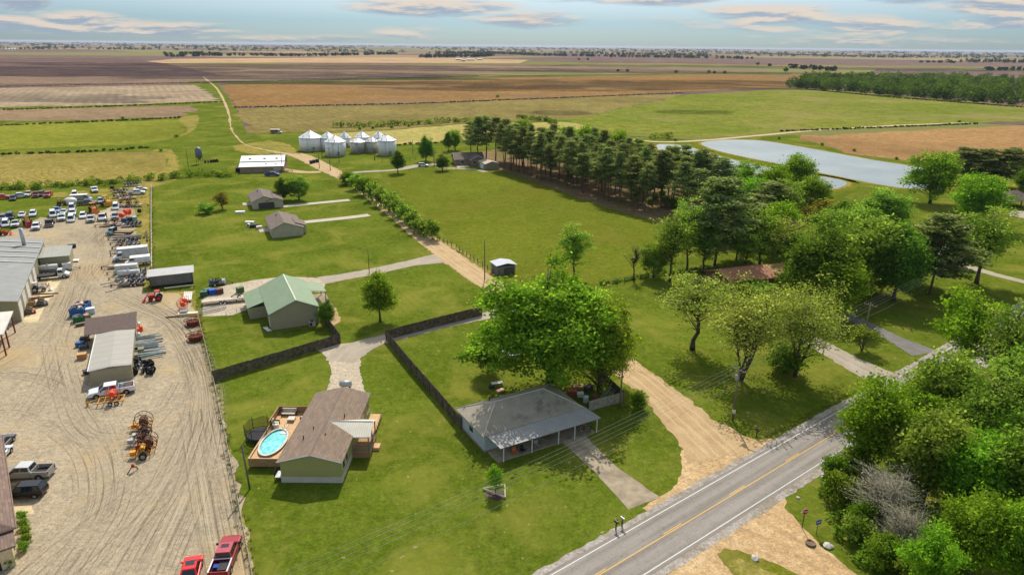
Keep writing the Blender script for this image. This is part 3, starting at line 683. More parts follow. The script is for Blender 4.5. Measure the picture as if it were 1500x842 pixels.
ord_ = ['first', 'second', 'third', 'fourth', 'fifth', 'sixth', 'seventh', 'eighth', 'ninth', 'tenth', 'eleventh', 'twelfth', 'thirteenth', 'fourteenth', 'fifteenth', 'sixteenth', 'seventeenth', 'eighteenth', 'nineteenth', 'twentieth', 'twenty-first', 'twenty-second', 'twenty-third', 'twenty-fourth']
for i, (x, y, t) in enumerate([(510, 270, 249), (521, 278, 252), (533, 286, 257), (546, 294, 262), (558, 302, 271), (571, 310, 278), (582, 318, 286), (593, 326, 295), (603, 334, 305), (613, 341, 316), (621, 346, 318), (634, 351, 317)]):
    tree(random.choice(['bush_a', 'bush_b']), x, y, t, random.uniform(26, 32), '%s bush of the hedge along the dirt lane, counted from its far end' % ord_[i], 'hedge bushes along the dirt lane', 'bush')
tree('sparse_c', 841, 408, 323, 62, 'thin airy green tree standing in the pasture above the big oak')
tree('bare', 928, 410, 342, 62, 'nearly leafless tree at the corner of the pasture fence')
tree('round_a', 957, 406, 352, 46, 'small leafy tree between the bare tree and the tall ash on the pasture fence')
tree('sparse_c', 981, 412, 302, 78, 'tall light green ash on the pasture fence with visible limbs')
tree('sparse_c', 1006, 398, 283, 66, 'yellowish green tree behind the tall ash, right of the pine grove')
tree('bigpine', 1046, 392, 262, 88, 'very tall dark pine towering over the fence line right of the grove')
tree('bigpine', 1078, 382, 300, 60, 'second tall dark pine just right of the tallest one')
tree('sparse_a', 1014, 512, 392, 136, 'airy pecan with a single leaning trunk on the lawn, left of three')
tree('sparse_b', 1086, 558, 402, 172, 'wide fan-shaped pecan behind the transformer pole, middle of three')
tree('sparse_b', 1164, 552, 396, 154, 'leaning leafy pecan near the gravel drive, right of three')
tree('bush_a', 1148, 545, 500, 62, 'leafy sprouts around the trunk of the right-hand pecan', cat='bush')
tree('young', 0, 0, 0, 0, '', world=(0, 0)) if 0 else None
tree('feather', 726, 722, 676, 36, 'feathery young tree inside a triangular timber frame on the front lawn')
tree('small', 1262, 514, 476, 54, 'small crooked ornamental tree on the shaded lawn between two drives')
# woods right of the pines
W1 = [('round_c', 1196, 452, 330, 104, 'large dark tree with the tallest crown right of the red-brown roof'),
 ('round_b', 1222, 462, 372, 90, 'bushy green tree low in front of the darkest crown'),
 ('round_a', 1265, 430, 310, 96, 'big grey-green tree in the middle of the right-hand wood'),
 ('round_c', 1308, 440, 322, 84, 'broad dark tree overhanging the shaded lawn by the drives'),
 ('bigpine', 1362, 432, 316, 70, 'dark ragged pine at the right end of the wood beside the gravel lane'),
 ('round_a', 1290, 340, 274, 64, 'rounded tree left of the pond lawn, behind the wood'),
 ('round_c', 1228, 352, 290, 52, 'dark rounded crown just right of the rust-tinged tree'),
 ('rust', 1200, 350, 290, 56, 'rust-tinged tree in the wood behind the dark crown'),
 ('round_b', 1162, 290, 221, 52, 'bright round tree standing against the pond water'),
 ('round_b', 1130, 300, 236, 54, 'bright green tree left of the one against the pond'),
 ('round_d', 1090, 285, 231, 38, 'bright ragged tree right of the last grove pines by the pond'),
 ('round_b', 1100, 320, 256, 60, 'bright green tree behind the tall dark pine'),
 ('sparse_c', 1136, 345, 257, 74, 'rounded olive tree in the middle of the wood below the bright ones'),
 ('round_b', 1185, 318, 253, 50, 'bright green tree below the round one against the pond'),
 ('sparse_c', 1112, 392, 300, 70, 'slim-trunked light tree above the red-brown roof'),
 ('sparse_a', 1150, 398, 312, 76, 'airy olive tree above the right end of the red-brown roof'),
 ('round_a', 1172, 408, 336, 60, 'mid green tree left of the darkest crown'),
 ('sparse_c', 1092, 400, 330, 56, 'slim tree beside the second tall pine'),
 ('bigpine', 1120, 350, 268, 58, 'dark pine among the light trees above the roof')]
W1 += [('round_c', 1240, 420, 318, 84, 'dark crown between the two largest trees of the wood'), ('round_a', 1212, 392, 300, 70, 'rounded green crown behind the darkest tree'), ('round_c', 1335, 415, 318, 70, 'dark tree right of the broad dark one, before the gravel lane'),
 ('round_b', 1140, 372, 290, 66, 'bright mid-height tree above the red-brown roof'), ('sparse_c', 1068, 352, 286, 60, 'light tree peeping out behind the tallest pine'), ('round_a', 1250, 372, 296, 60, 'green tree behind the middle of the wood'), ('round_b', 1180, 436, 380, 70, 'low bushy tree at the left foot of the darkest tree'), ('sparse_c', 1030, 400, 320, 60, 'slender tree just left of the tallest pine')]
for a in W1: tree(*(a[:4] + (a[4] * 1.16,) + a[5:]))
W2 = [('round_b', 1362, 298, 217, 82, 'big bright rounded tree standing alone on the lawn right of the pond'),
 ('round_b', 1424, 330, 250, 86, 'big bright tree left of the open shelter on the right edge'),
 ('sparse_c', 1430, 415, 296, 112, 'large tree with a dark forked trunk beside the pale gravel lane'),
 ('bigpine', 1408, 268, 217, 46, 'dark pine behind the two bright trees right of the pond, left of three'),
 ('bigpine', 1436, 272, 219, 42, 'dark pine behind the bright trees, middle of three'),
 ('bigpine', 1472, 274, 218, 50, 'dark multi-stemmed pine at the right edge above the shelter, right of three'),
 ('round_c', 1502, 285, 236, 46, 'bluish dark tree cut by the right edge of the picture above the shelter'),
 ('round_c', 1416, 372, 336, 40, 'small dark tree half hidden behind the large forked tree')]
for a in W2: tree(*a)
# mass at lower right
W3 = [('round_b', 1268, 690, 548, 118, 'bright green tree hanging over the highway edge, farthest left of the lower wood'),
 ('round_d', 1320, 660, 560, 110, 'bright tree just behind the one hanging over the highway'),
 ('round_d', 1400, 560, 415, 112, 'yellow-green tree with visible limbs standing taller at the far end of the lower wood'),
 ('sparse_c', 1460, 600, 430, 110, 'tall grey-green tree at the right edge above the lower wood'),
 ('round_a', 1372, 640, 505, 110, 'grey-green tree in the middle of the lower wood, next to the highway'),
 ('sparse_c', 1425, 690, 528, 130, 'light tree in the middle of the lower wood'),
 ('round_a', 1490, 680, 500, 130, 'large tree cut by the right edge in the middle of the lower wood'),
 ('round_a', 1350, 735, 590, 118, 'olive green tree behind the grey thicket'),
 ('round_b', 1418, 770, 625, 120, 'broad green tree right of the grey thicket'),
 ('round_a', 1490, 790, 612, 140, 'dark green tree low on the right edge'),
 ('round_b', 1420, 850, 718, 120, 'bright leafy tree at the bottom right of the picture'),
 ('round_d', 1350, 880, 765, 100, 'bright leafy tree cut by the bottom edge beside the thicket'),
 ('round_b', 1495, 880, 730, 120, 'bright tree filling the bottom right corner'),
 ('round_a', 1530, 560, 420, 100, 'tree beyond the right edge leaning into the picture by the lane'),
 ('round_c', 1460, 745, 600, 110, 'shaded dark tree in the heart of the lower wood')]
for a in W3: tree(*a)
tree('thicket', 1288, 768, 672, 150, 'grey leafless thicket of tangled twigs beside the dirt side road', cat='thicket')
tree('thicket', 1318, 812, 728, 120, 'second tangle of bare grey branches, lower down beside the bright trees', cat='thicket')
tree('thicket', 1232, 690, 655, 60, 'small bare tangle over the culvert stones', cat='thicket')
for i, (x, y, t, w, lab) in enumerate([(1228, 740, 690, 54, 'green bush at the foot of the thicket above the signs'), (1252, 790, 750, 56, 'green bush between the blue sign and the thicket'),
        (1290, 830, 780, 60, 'weedy bush at the bottom of the grey thicket'), (1330, 850, 800, 60, 'bush at the bottom edge right of the thicket'), (1222, 700, 664, 44, 'leafy bush beside the culvert stones'), (1252, 700, 655, 60, 'bush under the bright tree hanging over the highway'), (1262, 772, 728, 50, 'bush growing through the left side of the grey thicket'), (1312, 750, 700, 56, 'bush growing through the top of the grey thicket'), (1370, 800, 748, 70, 'bush between the two bright trees of the lower wood')]):
    tree(['bush_a', 'bush_b'][i % 2], x, y, t, w, lab, cat='bush')
tree('bush_a', 924, 632, 604, 34, 'flowering shrub at the white fence end beside the wooden pole', cat='bush') if 0 else None
tree('bush_a', 935, 598, 570, 30, 'dark bush at the fence corner beside the wooden pole', cat='bush')

# pine grove
land('pine_litter', [(690, 236), (740, 252), (800, 272), (870, 298), (950, 322), (1010, 340), (1060, 330), (1060, 290), (960, 250), (880, 226), (760, 214), (690, 224)], .045, ground('pine_litter_soil', [(128, 104, 78), (112, 92, 66), (142, 120, 88)], .1, .5, 3.0, patch=(96, 104, 44), patch_s=.06, patch_amt=.7), jit=.4, step=2)
a0 = Vector((*G(735, 246), 0)); a1 = Vector((*G(948, 311), 0)); gd = (a1 - a0).normalized(); gn = Vector((-gd.y, gd.x, 0))
if gn.y < 0: gn = -gn
L = (a1 - a0).length; rows = [(0, 21), (8, 18), (17, 15), (27, 11)]
rown = ['front', 'second', 'third', 'rearmost']
for ri, (dd, n) in enumerate(rows):
    for i in range(n):
        s_ = (i + random.uniform(-.25, .25)) / (n - 1) * L * 1.0
        p = a0 + gd * s_ + gn * (dd + random.uniform(-1, 1))
        lab = ('%s tall pine of the grove\'s front row, counted from the garden shed' % ord_[i]) if ri == 0 else 'tall dark pine in the %s row of the grove between pasture and ponds' % rown[ri]
        tree('pine_' + random.choice('abc'), 0, 0, 0, 0, lab, 'pines of the grove' + ('' if ri == 0 else ', %s row' % rown[ri]), world=(p.x, p.y), hh=random.uniform(14.5, 19.6), rr=random.uniform(2.7, 4.0), lean=.05)
for i, (x, y, t, w) in enumerate([(700, 238, 172, 28), (712, 236, 170, 30), (726, 234, 172, 28), (740, 236, 176, 28), (690, 234, 178, 24), (752, 240, 182, 30), (766, 242, 190, 28)]):
    tree('pine_' + 'abc'[i % 3], x, y, t, w, 'tall pine in the clump behind the garden shed at the far end of the grove', 'pines behind the garden shed')
for i, (x, y, t, w) in enumerate([(968, 305, 222, 38), (985, 298, 226, 36), (1000, 292, 222, 34), (1018, 300, 224, 38), (1036, 290, 226, 40), (1052, 300, 232, 36), (1000, 318, 240, 34), (1022, 322, 248, 34)]):
    tree('pine_' + 'abc'[i % 3], x, y, t, w, '%s pine from the left in the loose clump at the pond end of the grove' % ord_[i], 'pines at the pond end of the grove')
for i, (x, y, t, w, l) in enumerate([(765, 215, 172, 34, 'bright crown showing behind the far end of the pines'), (830, 232, 182, 42, 'bright leafy tree behind the middle of the grove'), (858, 236, 180, 44, 'bright leafy tree, right neighbour of the one behind the grove middle'), (905, 245, 186, 42, 'bright round tree behind the right half of the grove'), (800, 222, 186, 26, 'small bright tree behind the left half of the grove'), (882, 240, 196, 30, 'small yellow-green tree behind the grove'), (1066, 300, 240, 34, 'light green tree at the pond end of the grove')]):
    tree('round_b', x, y, t, w, l)

tree('bush_a', 1082, 436, 412, 60, 'leafy bushes hiding the front wall of the red-brown-roofed house', cat='bush'); tree('bush_b', 1110, 432, 408, 60, 'bush mass at the right part of the front wall of the red-brown-roofed house', cat='bush')
tree_n = 0
for q in range(26):
    p_ = a0 + gd * random.uniform(4, L) + gn * random.uniform(9, 34)
    tree(['bush_a', 'bush_b', 'round_b'][q % 3], 0, 0, 0, 0, 'low green undergrowth standing between the trunks of the pine grove', 'undergrowth in the pine grove', 'bush', world=(p_.x, p_.y), hh=random.uniform(1.6, 4.5), rr=random.uniform(1.2, 2.6), name='undergrowth_bush')
# far wood, hedges, tree lines: masses nobody could count
def mass(name, pts, hts, size, per, label, leaf=LM['farleaf'], rad=3.5, world=False, cat='trees', z0=0.12, flat=.8):
    C = []; V = []
    for (x, y), h in zip(pts, hts):
        r_ = rad * random.uniform(.7, 1.3); d = rs.normal(size=(per, 3)); d /= np.linalg.norm(d, axis=1)[:, None]; d *= rs.uniform(.5, 1, (per, 1))
        d[:, 2] = d[:, 2] * h * 0.5 + h * 0.52; d[:, 0] *= r_; d[:, 1] *= r_
        d[:, 2] = np.maximum(d[:, 2], z0 * h)
        C.append(d + np.array([x, y, 0])); V.append(np.full(per, random.uniform(.05, .9)) + rs.normal(size=per) * .15)
    me = leaves_mesh(name, np.concatenate(C), np.concatenate(V), size, leaf, up=.6)
    o = bpy.data.objects.new(name, me); COL.objects.link(o)
    return tag(o, label, cat, kind='stuff')
def inpoly(p, poly):
    c = False; n = len(poly)
    for i in range(n):
        a, b_ = poly[i], poly[i - 1]
        if (a[1] > p[1]) != (b_[1] > p[1]) and p[0] < (b_[0] - a[0]) * (p[1] - a[1]) / (b_[1] - a[1]) + a[0]: c = not c
    return c
poly = [G(*p) for p in [(1157, 129), (1300, 141), (1420, 151), (1560, 160), (1700, 140), (1560, 124), (1400, 119), (1300, 118), (1180, 117)]]
xs = [p[0] for p in poly]; ys = [p[1] for p in poly]; pts = []
while len(pts) < 720:
    p = (random.uniform(min(xs), max(xs)), random.uniform(min(ys), max(ys)))
    if inpoly(p, poly): pts.append(p)
fr = subdiv([G(*p) for p in [(1157, 129), (1300, 141), (1420, 151), (1560, 160)]], 5, False)
pts += [(x + random.gauss(0, 2), y + random.gauss(0, 3)) for x, y in fr]
mass('distant_wood', pts, [random.uniform(10, 18) for _ in pts], 2.0, 130, 'dense green wood stretching along the far side of the crop field', leaf=LM['farwood'], rad=6.5)
def line_mass(name, px, label, h=(2, 3), size=0.7, per=60, step=2.0, rad=1.5, wid=1.0, leaf=LM['bush'], gap=0.0):
    w = subdiv([G(*p) for p in px], step, False)
    w = [(x + random.gauss(0, wid), y + random.gauss(0, wid)) for x, y in w if random.random() > gap]
    return mass(name, w, [random.uniform(*h) for _ in w], size, per, label, leaf=leaf, rad=rad, cat='hedge')
line_mass('overgrown_hedge', [(-40, 279), (60, 276), (130, 271), (215, 265), (280, 259), (345, 258)], 'dark overgrown hedge between the stubble field and the salvage yard', h=(1.4, 3.4), size=.5, per=110, step=1.2, wid=1.6)
line_mass('field_hedge', [(495, 187), (560, 186), (640, 181), (690, 178)], 'low hedge between the olive field and the hay field', h=(2.5, 4.5), size=1.0, rad=2.5, step=2.5)
line_mass('field_hedge', [(760, 173), (800, 178), (815, 183)], 'short dark hedge tuft behind the grove', h=(2.5, 4), size=1.0, rad=2.5, step=2.5)
line_mass('ditch_hedge', [(955, 203), (972, 202), (985, 204)], 'clump of bushes beside the first pond', h=(3, 4.5), size=1.0, rad=3, step=3)
DT = leafmat('leaf_ditch', (44, 56, 28), (74, 82, 40), .2)
for a, l in (([(-60, 128.5), (290, 121.5), (480, 118), (700, 112)], 'dark drain line beyond the striped field'), ([(-60, 164), (200, 155), (325, 150)], 'dark drain line below the striped field'), ([(-60, 187), (180, 177), (262, 173)], 'drain line above the young crop'),
             ([(-60, 229), (120, 223), (215, 217)], 'drain line between young crop and stubble'), ([(345, 158), (600, 152.6), (1000, 137)], 'thin drain line between the orange and olive fields'), ([(1145, 193), (1300, 187), (1430, 182)], 'dark ditch edge along the field road'),
             ([(1180, 131), (1300, 143), (1500, 158)], 'ditch edge in front of the distant wood'), ([(560, 214), (700, 207)], 'fence line below the hay field')):
    line_mass('drain_line', a, l, h=(.5, 1.3), size=1.0, rad=1.3, step=3.0, per=26, wid=.5, leaf=DT)
line_mass('yard_weeds', [(289, 440), (300, 500), (318, 572), (340, 690), (372, 845)], 'ragged weeds along the wire fence of the yard', h=(.12, .4), size=.16, per=18, step=.6, rad=.4, wid=.3, leaf=leafmat('leaf_weed', (84, 90, 34), (130, 122, 62), .3))
line_mass('yard_weeds', [(222, 275), (222, 335), (223, 395)], 'ragged weeds along the pipe fence at the back of the yard', h=(.2, .6), size=.25, per=16, step=1.2, rad=.5, wid=.4, leaf=MC['leaf_weed'])
line_mass('ditch_weeds', [(1215, 690), (1225, 740), (1250, 790), (1290, 845)], 'weeds along the foot of the thicket', h=(.5, 1.6), size=.3, per=60, step=.5, rad=.8, wid=.8, leaf=LM['bush'])
line_mass('fence_weeds', [(880, 418), (915, 412), (945, 405), (1000, 400), (1050, 396)], 'dark growth along the pasture fence', h=(.4, 1.4), size=.35, per=50, step=.8, rad=.7, wid=.4, leaf=LM['dark'])
line_mass('leaf_litter_edge', [(1130, 640), (1180, 610), (1250, 575)], 'low weeds along the highway verge', h=(.1, .3), size=.15, per=20, step=.7, rad=.5, wid=.3, leaf=MC['leaf_weed'])
# distant tree lines toward the horizon
def tl(px, hh, label, step=10, gap=.2, wid=12, rad=8, n=44):
    w = subdiv([G(*p) for p in px], step, False)
    w = [(x + random.gauss(0, wid), y + random.gauss(0, wid)) for x, y in w if random.random() > gap]
    mass('distant_tree_line', w, [random.uniform(*hh) for _ in w], rad * .7, n, label, rad=rad)
tl([(30, 72.5), (70, 72.5)], (10, 16), 'dark distant wood at the left end of the horizon', 12, .0, 60)
tl([(150, 73), (215, 73)], (10, 16), 'dark distant wood left of centre under the horizon', 14, .1, 60)
tl([(250, 84), (330, 82), (440, 83), (583, 80)], (9, 16), 'broken row of distant trees beyond the tan field', 9, .35, 10)
tl([(255, 80), (300, 79)], (10, 15), 'small distant clump above the broken tree row', 12, .3, 30)
tl([(617, 85), (700, 84), (715, 82)], (10, 17), 'distant dark shelter belt by the far farmstead', 8, .1, 16)
tl([(640, 80), (720, 79), (790, 82), (900, 84), (1035, 86)], (12, 18), 'long dark distant shelter belt right of centre', 9, .02, 28)
tl([(820, 78), (900, 80), (1035, 83)], (12, 18), 'back rows of the long dark shelter belt', 12, .1, 40)
tl([(1055, 86), (1100, 87)], (11, 16), 'short distant grove right of the long belt', 9, .1, 20)
tl([(1160, 100), (1225, 105)], (8, 13), 'broken distant trees left of the distant wood', 9, .5, 10)
tl([(1105, 79), (1260, 84), (1400, 85)], (8, 12), 'low distant tree line at the right under the horizon', 16, .3, 40)
tl([(1350, 92), (1400, 93)], (8, 12), 'distant clump right above the wood', 14, .2, 20)
tl([(1415, 92), (1500, 92), (1560, 94)], (12, 18), 'distant dark grove at the right edge', 12, .05, 60)
tl([(1440, 103), (1500, 104)], (8, 12), 'low distant trees above the wood at the right edge', 10, .3, 15)
tl([(905, 105), (1000, 107), (1060, 108)], (4, 7), 'thin row of distant bushes beside the brown field', 14, .5, 4, 4)
k = 0
for yy in (63.5, 65, 67, 69.5, 72):
    xx = -60
    while xx < 1560:
        ln = random.uniform(40, 190); y0 = yy + 0.0105 * (xx) - .6
        if random.random() < .9:
            d = G(xx, y0)[1]
            tl([(xx, y0), (xx + ln, y0 + .0105 * ln)], (14, 24), 'faint tree line close under the horizon, one of many', max(22, d / 260), .25, d / 90, d / 500 + 5, 12); k += 1
        xx += ln + random.uniform(10, 90)
for i, (x, y) in enumerate([(848, 89), (861, 89), (1110, 96), (1127, 98), (1151, 106)]):
    xx, yy = G(x, y); tree('round_c', 0, 0, 0, 0, '%s lone distant tree from the left in the brown plain' % ord_[i], 'lone distant trees', world=(xx, yy), hh=random.uniform(9, 13), rr=random.uniform(6, 8))
for i, (x, y) in enumerate([(527, 190), (546, 189), (574, 188), (599, 186), (180, 175), (259, 201), (236, 222), (729, 143), (989, 207)]):
    tree('bush_b', x, y, y - 5, 7, '%s small round bush dotting the field drains' % ord_[i], 'bushes dotting the field drains', 'bush')
for i, (x, y) in enumerate([(1141, 204), (1204, 213), (1251, 222), (1313, 234), (1405, 180)]):
    tree('bush_b', x, y, y - 5, 7, '%s small bush from the left along the pond and field banks' % ord_[i], 'bushes on the pond banks', 'bush')

HAZE = True
# ================================================================== BUILDINGS
white = mat('white_trim', (222, 218, 208), 0.6, vs=2)
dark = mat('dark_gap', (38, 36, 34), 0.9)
steel = mat('galvanised', (176, 178, 178), 0.4, 0.6, vs=3)
wood_grey = ribbed('fence_boards', (106, 96, 82), 'X', 0.15, 0.9, 0, 0.45, 0.25)
wood_new = mat('deck_boards', (196, 160, 116), 0.85, vs=3)
wood_rail = ribbed('deck_skirt', (168, 132, 92), 'Z', 0.16, 0.85, 0, 0.4, 0.15)
glass = glassy('window_glass', (40, 52, 60))
black = mat('black_rubber', (28, 28, 28), 0.8)
rust = mat('rusty_steel', (112, 58, 36), 0.85, 0.2, vs=3, var=0.3)
rust2 = mat('rusty_brown', (92, 66, 48), 0.85, 0.1, vs=3, var=0.3)
pole_wood = mat('pole_wood', (120, 104, 84), 0.9, vs=3)
orange = mat('orange_paint', (226, 74, 24), 0.5, vs=3)
yellow = mat('yellow_paint_metal', (206, 150, 40), 0.55, vs=3, var=.2)

class Fr:
    """local frame of a building: metres right (x) and back (y) from a corner found on the ground"""
    def __init__(s, px, py, rot): s.o = G(px, py); s.r = rot; s.c = math.cos(R(rot)); s.s = math.sin(R(rot))
    def L(s, px, py, z=0.0):
        X, Y = G(px, py, z); dx, dy = X - s.o[0], Y - s.o[1]
        return (dx * s.c + dy * s.s, -dx * s.s + dy * s.c, z)
    def thing(s, name, label, cat, group=None): return thing(name, label, cat, s.o[0], s.o[1], s.r, group)

def gable(root, x0, x1, y0, y1, el, er, rg, rx, wm_, rm, over=0.35, axis='y', trim=white, th=0.12, wallname='wall'):
    """solid walls with gable ends, two roof slabs, barge boards. axis = direction of the ridge"""
    sw = (lambda p: p) if axis == 'y' else (lambda p: (p[1], p[0], p[2]))
    a0, a1, b0, b1 = (x0, x1, y0, y1) if axis == 'y' else (y0, y1, x0, x1)
    rxx = a0 + (a1 - a0) * rx
    b = MB(); pr = [(a0, 0), (a1, 0), (a1, er - .02), (rxx, rg - .02), (a0, el - .02)]
    vs = [sw((x, yy, z)) for yy in (b0, b1) for x, z in pr]
    b.add(vs, [(0, 1, 2, 3, 4), (9, 8, 7, 6, 5)] + [(i, i + 5, (i + 1) % 5 + 5, (i + 1) % 5) for i in range(5)]); b.build(wallname, wm_, root)
    sl = (rg - el) / (rxx - a0); sr = (rg - er) / (a1 - rxx)
    r = MB()
    r.slab([sw(p) for p in ((a0 - over, b0 - over, el - sl * over + th), (rxx, b0 - over, rg + th), (rxx, b1 + over, rg + th), (a0 - over, b1 + over, el - sl * over + th))], th)
    r.slab([sw(p) for p in ((rxx, b0 - over, rg + th), (a1 + over, b0 - over, er - sr * over + th), (a1 + over, b1 + over, er - sr * over + th), (rxx, b1 + over, rg + th))], th)
    ro = r.build('roof', rm, root)
    e = over + .02
    for bb in (b0 - e, b1 + e):
        if not trim: continue
        MB().tube([sw((a0 - over, bb, el - sl * over + th * .4)), sw((rxx, bb, rg + th * .4)), sw((a1 + over, bb, er - sr * over + th * .4))], .09, 4).build('trim', trim, root)
    return ro
def boxpart(root, name, m, x0, x1, y0, y1, z0, z1): return MB().b2(x0, x1, y0, y1, z0, z1).build(name, m, root)
def window_(root, wall, a, z, w, h, at, fm=white):
    """window in a wall facing -y ('f'), +x ('r') or -x ('l'): frame with glass sub-part"""
    def bx(a0, a1, z0, z1, d0, d1):
        if wall == 'f': return MB().b2(a0, a1, at - d1, at - d0, z0, z1)
        if wall == 'r': return MB().b2(at + d0, at + d1, a0, a1, z0, z1)
        return MB().b2(at - d1, at - d0, a0, a1, z0, z1)
    f = bx(a - w / 2 - .07, a + w / 2 + .07, z - .07, z + h + .07, -.02, .04).build('window', fm, root)
    bx(a - w / 2, a + w / 2, z, z + h, .0, .05).build('pane', glass, f)
def door_(root, wall, a, w, h, at, m, nm='door', z=0.02):
    if wall == 'f': q = MB().b2(a - w / 2, a + w / 2, at - .05, at + .02, z, z + h)
    elif wall == 'r': q = MB().b2(at - .02, at + .05, a - w / 2, a + w / 2, z, z + h)
    else: q = MB().b2(at - .05, at + .02, a - w / 2, a + w / 2, z, z + h)
    return q.build(nm, m, root)

# --- mobile home
F = Fr(413, 706, 0); t = F.thing('mobile_home', 'sage green mobile home with brown shingle roof and a pool deck on its left side', 'house')
sage = ribbed('sage_siding', (160, 154, 96), 'Z', 0.22, 0.8, 0, 0.16, 0.05)
sh1 = shingle('brown_shingle', (140, 118, 96), (116, 98, 82))
gable(t, 0, 7.6, 0, 17.2, 3.15, 3.15, 4.15, .52, sage, sh1, .3)
boxpart(t, 'skirting', ribbed('skirting_vinyl', (190, 180, 164), 'X', 0.3, .8, 0, .12), -.04, 7.64, -.04, 17.24, 0, .85)
boxpart(t, 'ridge_cap', mat('ridge_dark', (104, 88, 74)), 3.85, 4.05, -.3, 17.5, 4.26, 4.31)
for a, z, w, h in ((1.2, 1.5, .9, 1.1), (2.8, 1.5, .9, 1.1), (12.5, 1.5, 1.4, 1.1), (15.6, 1.5, .8, 1.1)): window_(t, 'r', a, z, w, h, 7.6)
for x, y in ((2.6, 6.2), (1.9, 4.0), (4.6, 4.6), (5.9, 9.6)): MB().cyl((x, y, 3.6), (x, y, 4.3), .07).build('roof_vent', dark, t)
pc = ribbed('porch_tin', (214, 206, 186), 'X', 0.3, .4, .3, .2)
r = MB(); yr, zr = 7.9, 4.02
for sgn in (-1, 1):
    q = [(4.3, yr, zr + .14), (10.1, yr, zr + .14), (10.1, yr + sgn * 2.3, 3.1), (7.3, yr + sgn * 2.3, 3.1)]
    if sgn > 0: q = q[::-1]
    r.slab(q[::-1] if sgn < 0 else q[::-1], .1)
r.build('porch_roof', pc, t)
b = MB(); b.tube([(4.3, yr, zr + .16), (10.12, yr, zr + .16)], .07, 4); b.tube([(4.3, yr, zr + .16), (7.3, yr - 2.3, 3.12), (10.12, yr - 2.3, 3.12), (10.12, yr, zr + .1), (10.12, yr + 2.3, 3.12)], .07, 4); b.build('porch_trim', white, t)
boxpart(t, 'porch_floor', wood_rail, 7.66, 10.0, 5.6, 10.1, 0, .85)
for yy in (5.7, 7.9, 10.0): boxpart(t, 'porch_post', mat('grey_post', (120, 116, 108)), 9.8, 9.95, yy - .07, yy + .07, .85, 3.2)
b = MB()
for x0, y0, x1, y1 in ((7.7, 5.7, 9.9, 5.7), (9.9, 5.7, 9.9, 10.0)):
    for z in (1.05, 1.75): b.tube([(x0, y0, z), (x1, y1, z)], .04, 4)
    n = 16
    for i in range(n + 1): f = i / n; b.tube([(x0 + (x1 - x0) * f, y0 + (y1 - y0) * f, .9), (x0 + (x1 - x0) * f, y0 + (y1 - y0) * f, 1.75)], .022, 4)
b.build('porch_railing', MC['grey_post'], t)
boxpart(t, 'ramp', wood_new, 8.0, 9.6, 10.2, 16.2, .35, .5)
b = MB()
for i in range(7): b.b2(9.6, 9.68, 10.3 + i * .95, 10.38 + i * .95, .1, 1.1)
b.build('ramp_railing', wood_new, t)
boxpart(t, 'stair', wood_new, 10.05, 10.9, 7.3, 8.5, 0, .45)
boxpart(t, 'door_stoop', steel, -1.0, -.06, .2, 1.6, .5, .6); b = MB()
for x in (-.95, -.1):
    for y in (.25, 1.55): b.b2(x - .03, x + .03, y - .03, y + .03, 0, .5)
b.b2(-.98, -.92, .2, 1.6, .6, 1.3); b.build('stoop_legs', dark, t)
# deck
d = F.thing('pool_deck', 'raised timber deck with board skirt along the left side of the green mobile home', 'deck')
b = MB(); b.b2(-5.1, -.06, 3.0, 15.0, 1.12, 1.25); b.build('deck_floor', wood_new, d)
b = MB(); b.b2(-5.14, -.4, 2.93, 3.0, .25, 1.45); b.b2(-5.17, -5.1, 2.93, 15.0, .25, 1.45); b.build('deck_skirt', wood_rail, d)
b = MB(); b.b2(-5.14, -5.0, 11.0, 15.1, 1.25, 2.3); b.b2(-5.1, -.1, 15.02, 15.12, 1.25, 2.3); b.build('privacy_rail', wood_rail, d)
b = MB(); b.b2(-5.2, -.3, 2.9, 3.05, 1.45, 1.5); b.b2(-5.2, -5.0, 2.9, 15.1, 1.46, 1.51); b.build('deck_cap', wood_new, d)
for x, y in ((-5.0, 3.1), (-2.6, 3.1), (-5, 7), (-5, 11), (-.5, 3.1)): boxpart(d, 'deck_post', wood_rail, x - .06, x + .06, y - .06 + .1, y + .06 + .1, 0, 1.1)
pw = NT('pool_water'); pn = pw.noise(pw.pos(obj=True), 1.6, 4, .6, 1.0)
pw.link(pw.mix(pw.ramp(pn, .35, .65), lin((84, 186, 188)), lin((140, 214, 210))), pw.b.inputs['Base Color']); pw.b.inputs['Roughness'].default_value = .08; pw.bump(pn, .3, .1)
p = thing('swimming_pool', 'oval above-ground pool with turquoise water set into the timber deck', 'pool', F.o[0] - 3.2, F.o[1] + 6.9, 0)
def oval(rx, ry, n=36): return [(rx * math.cos(2 * math.pi * i / n), ry * math.sin(2 * math.pi * i / n)) for i in range(n)]
MB().prism(oval(1.5, 3.15), 1.28, 1.36).build('water', pw.m, p)
def ovalring(name, rxo, ryo, rxi, ryi, z0, z1, m, par):
    o_, i_ = oval(rxo, ryo), oval(rxi, ryi); n = len(o_); b = MB()
    b.add([(x, y, z) for z in (z0, z1) for x, y in o_ + i_], [])
    fs = []
    for i in range(n):
        j = (i + 1) % n; fs += [(i, j, j + 2 * n, i + 2 * n), (n + j, n + i, n + i + 2 * n, n + j + 2 * n), (i + 2 * n, j + 2 * n, j + 3 * n, i + 3 * n)]
    b.f += fs; b.mi += [0] * len(fs); return b.build(name, m, par)
ovalring('pool_wall', 1.62, 3.3, 1.5, 3.15, 0.2, 1.5, mat('pool_wall', (150, 120, 96)), p)
ovalring('pool_rim', 1.74, 3.42, 1.48, 3.13, 1.5, 1.56, mat('pool_rim', (196, 190, 176)), p)
b = MB()
for x in (.35, .95): b.tube([(x, 2.9, .9), (x, 2.9, 2.1), (x, 3.5, 2.2), (x, 3.7, 1.3)], .035, 5)
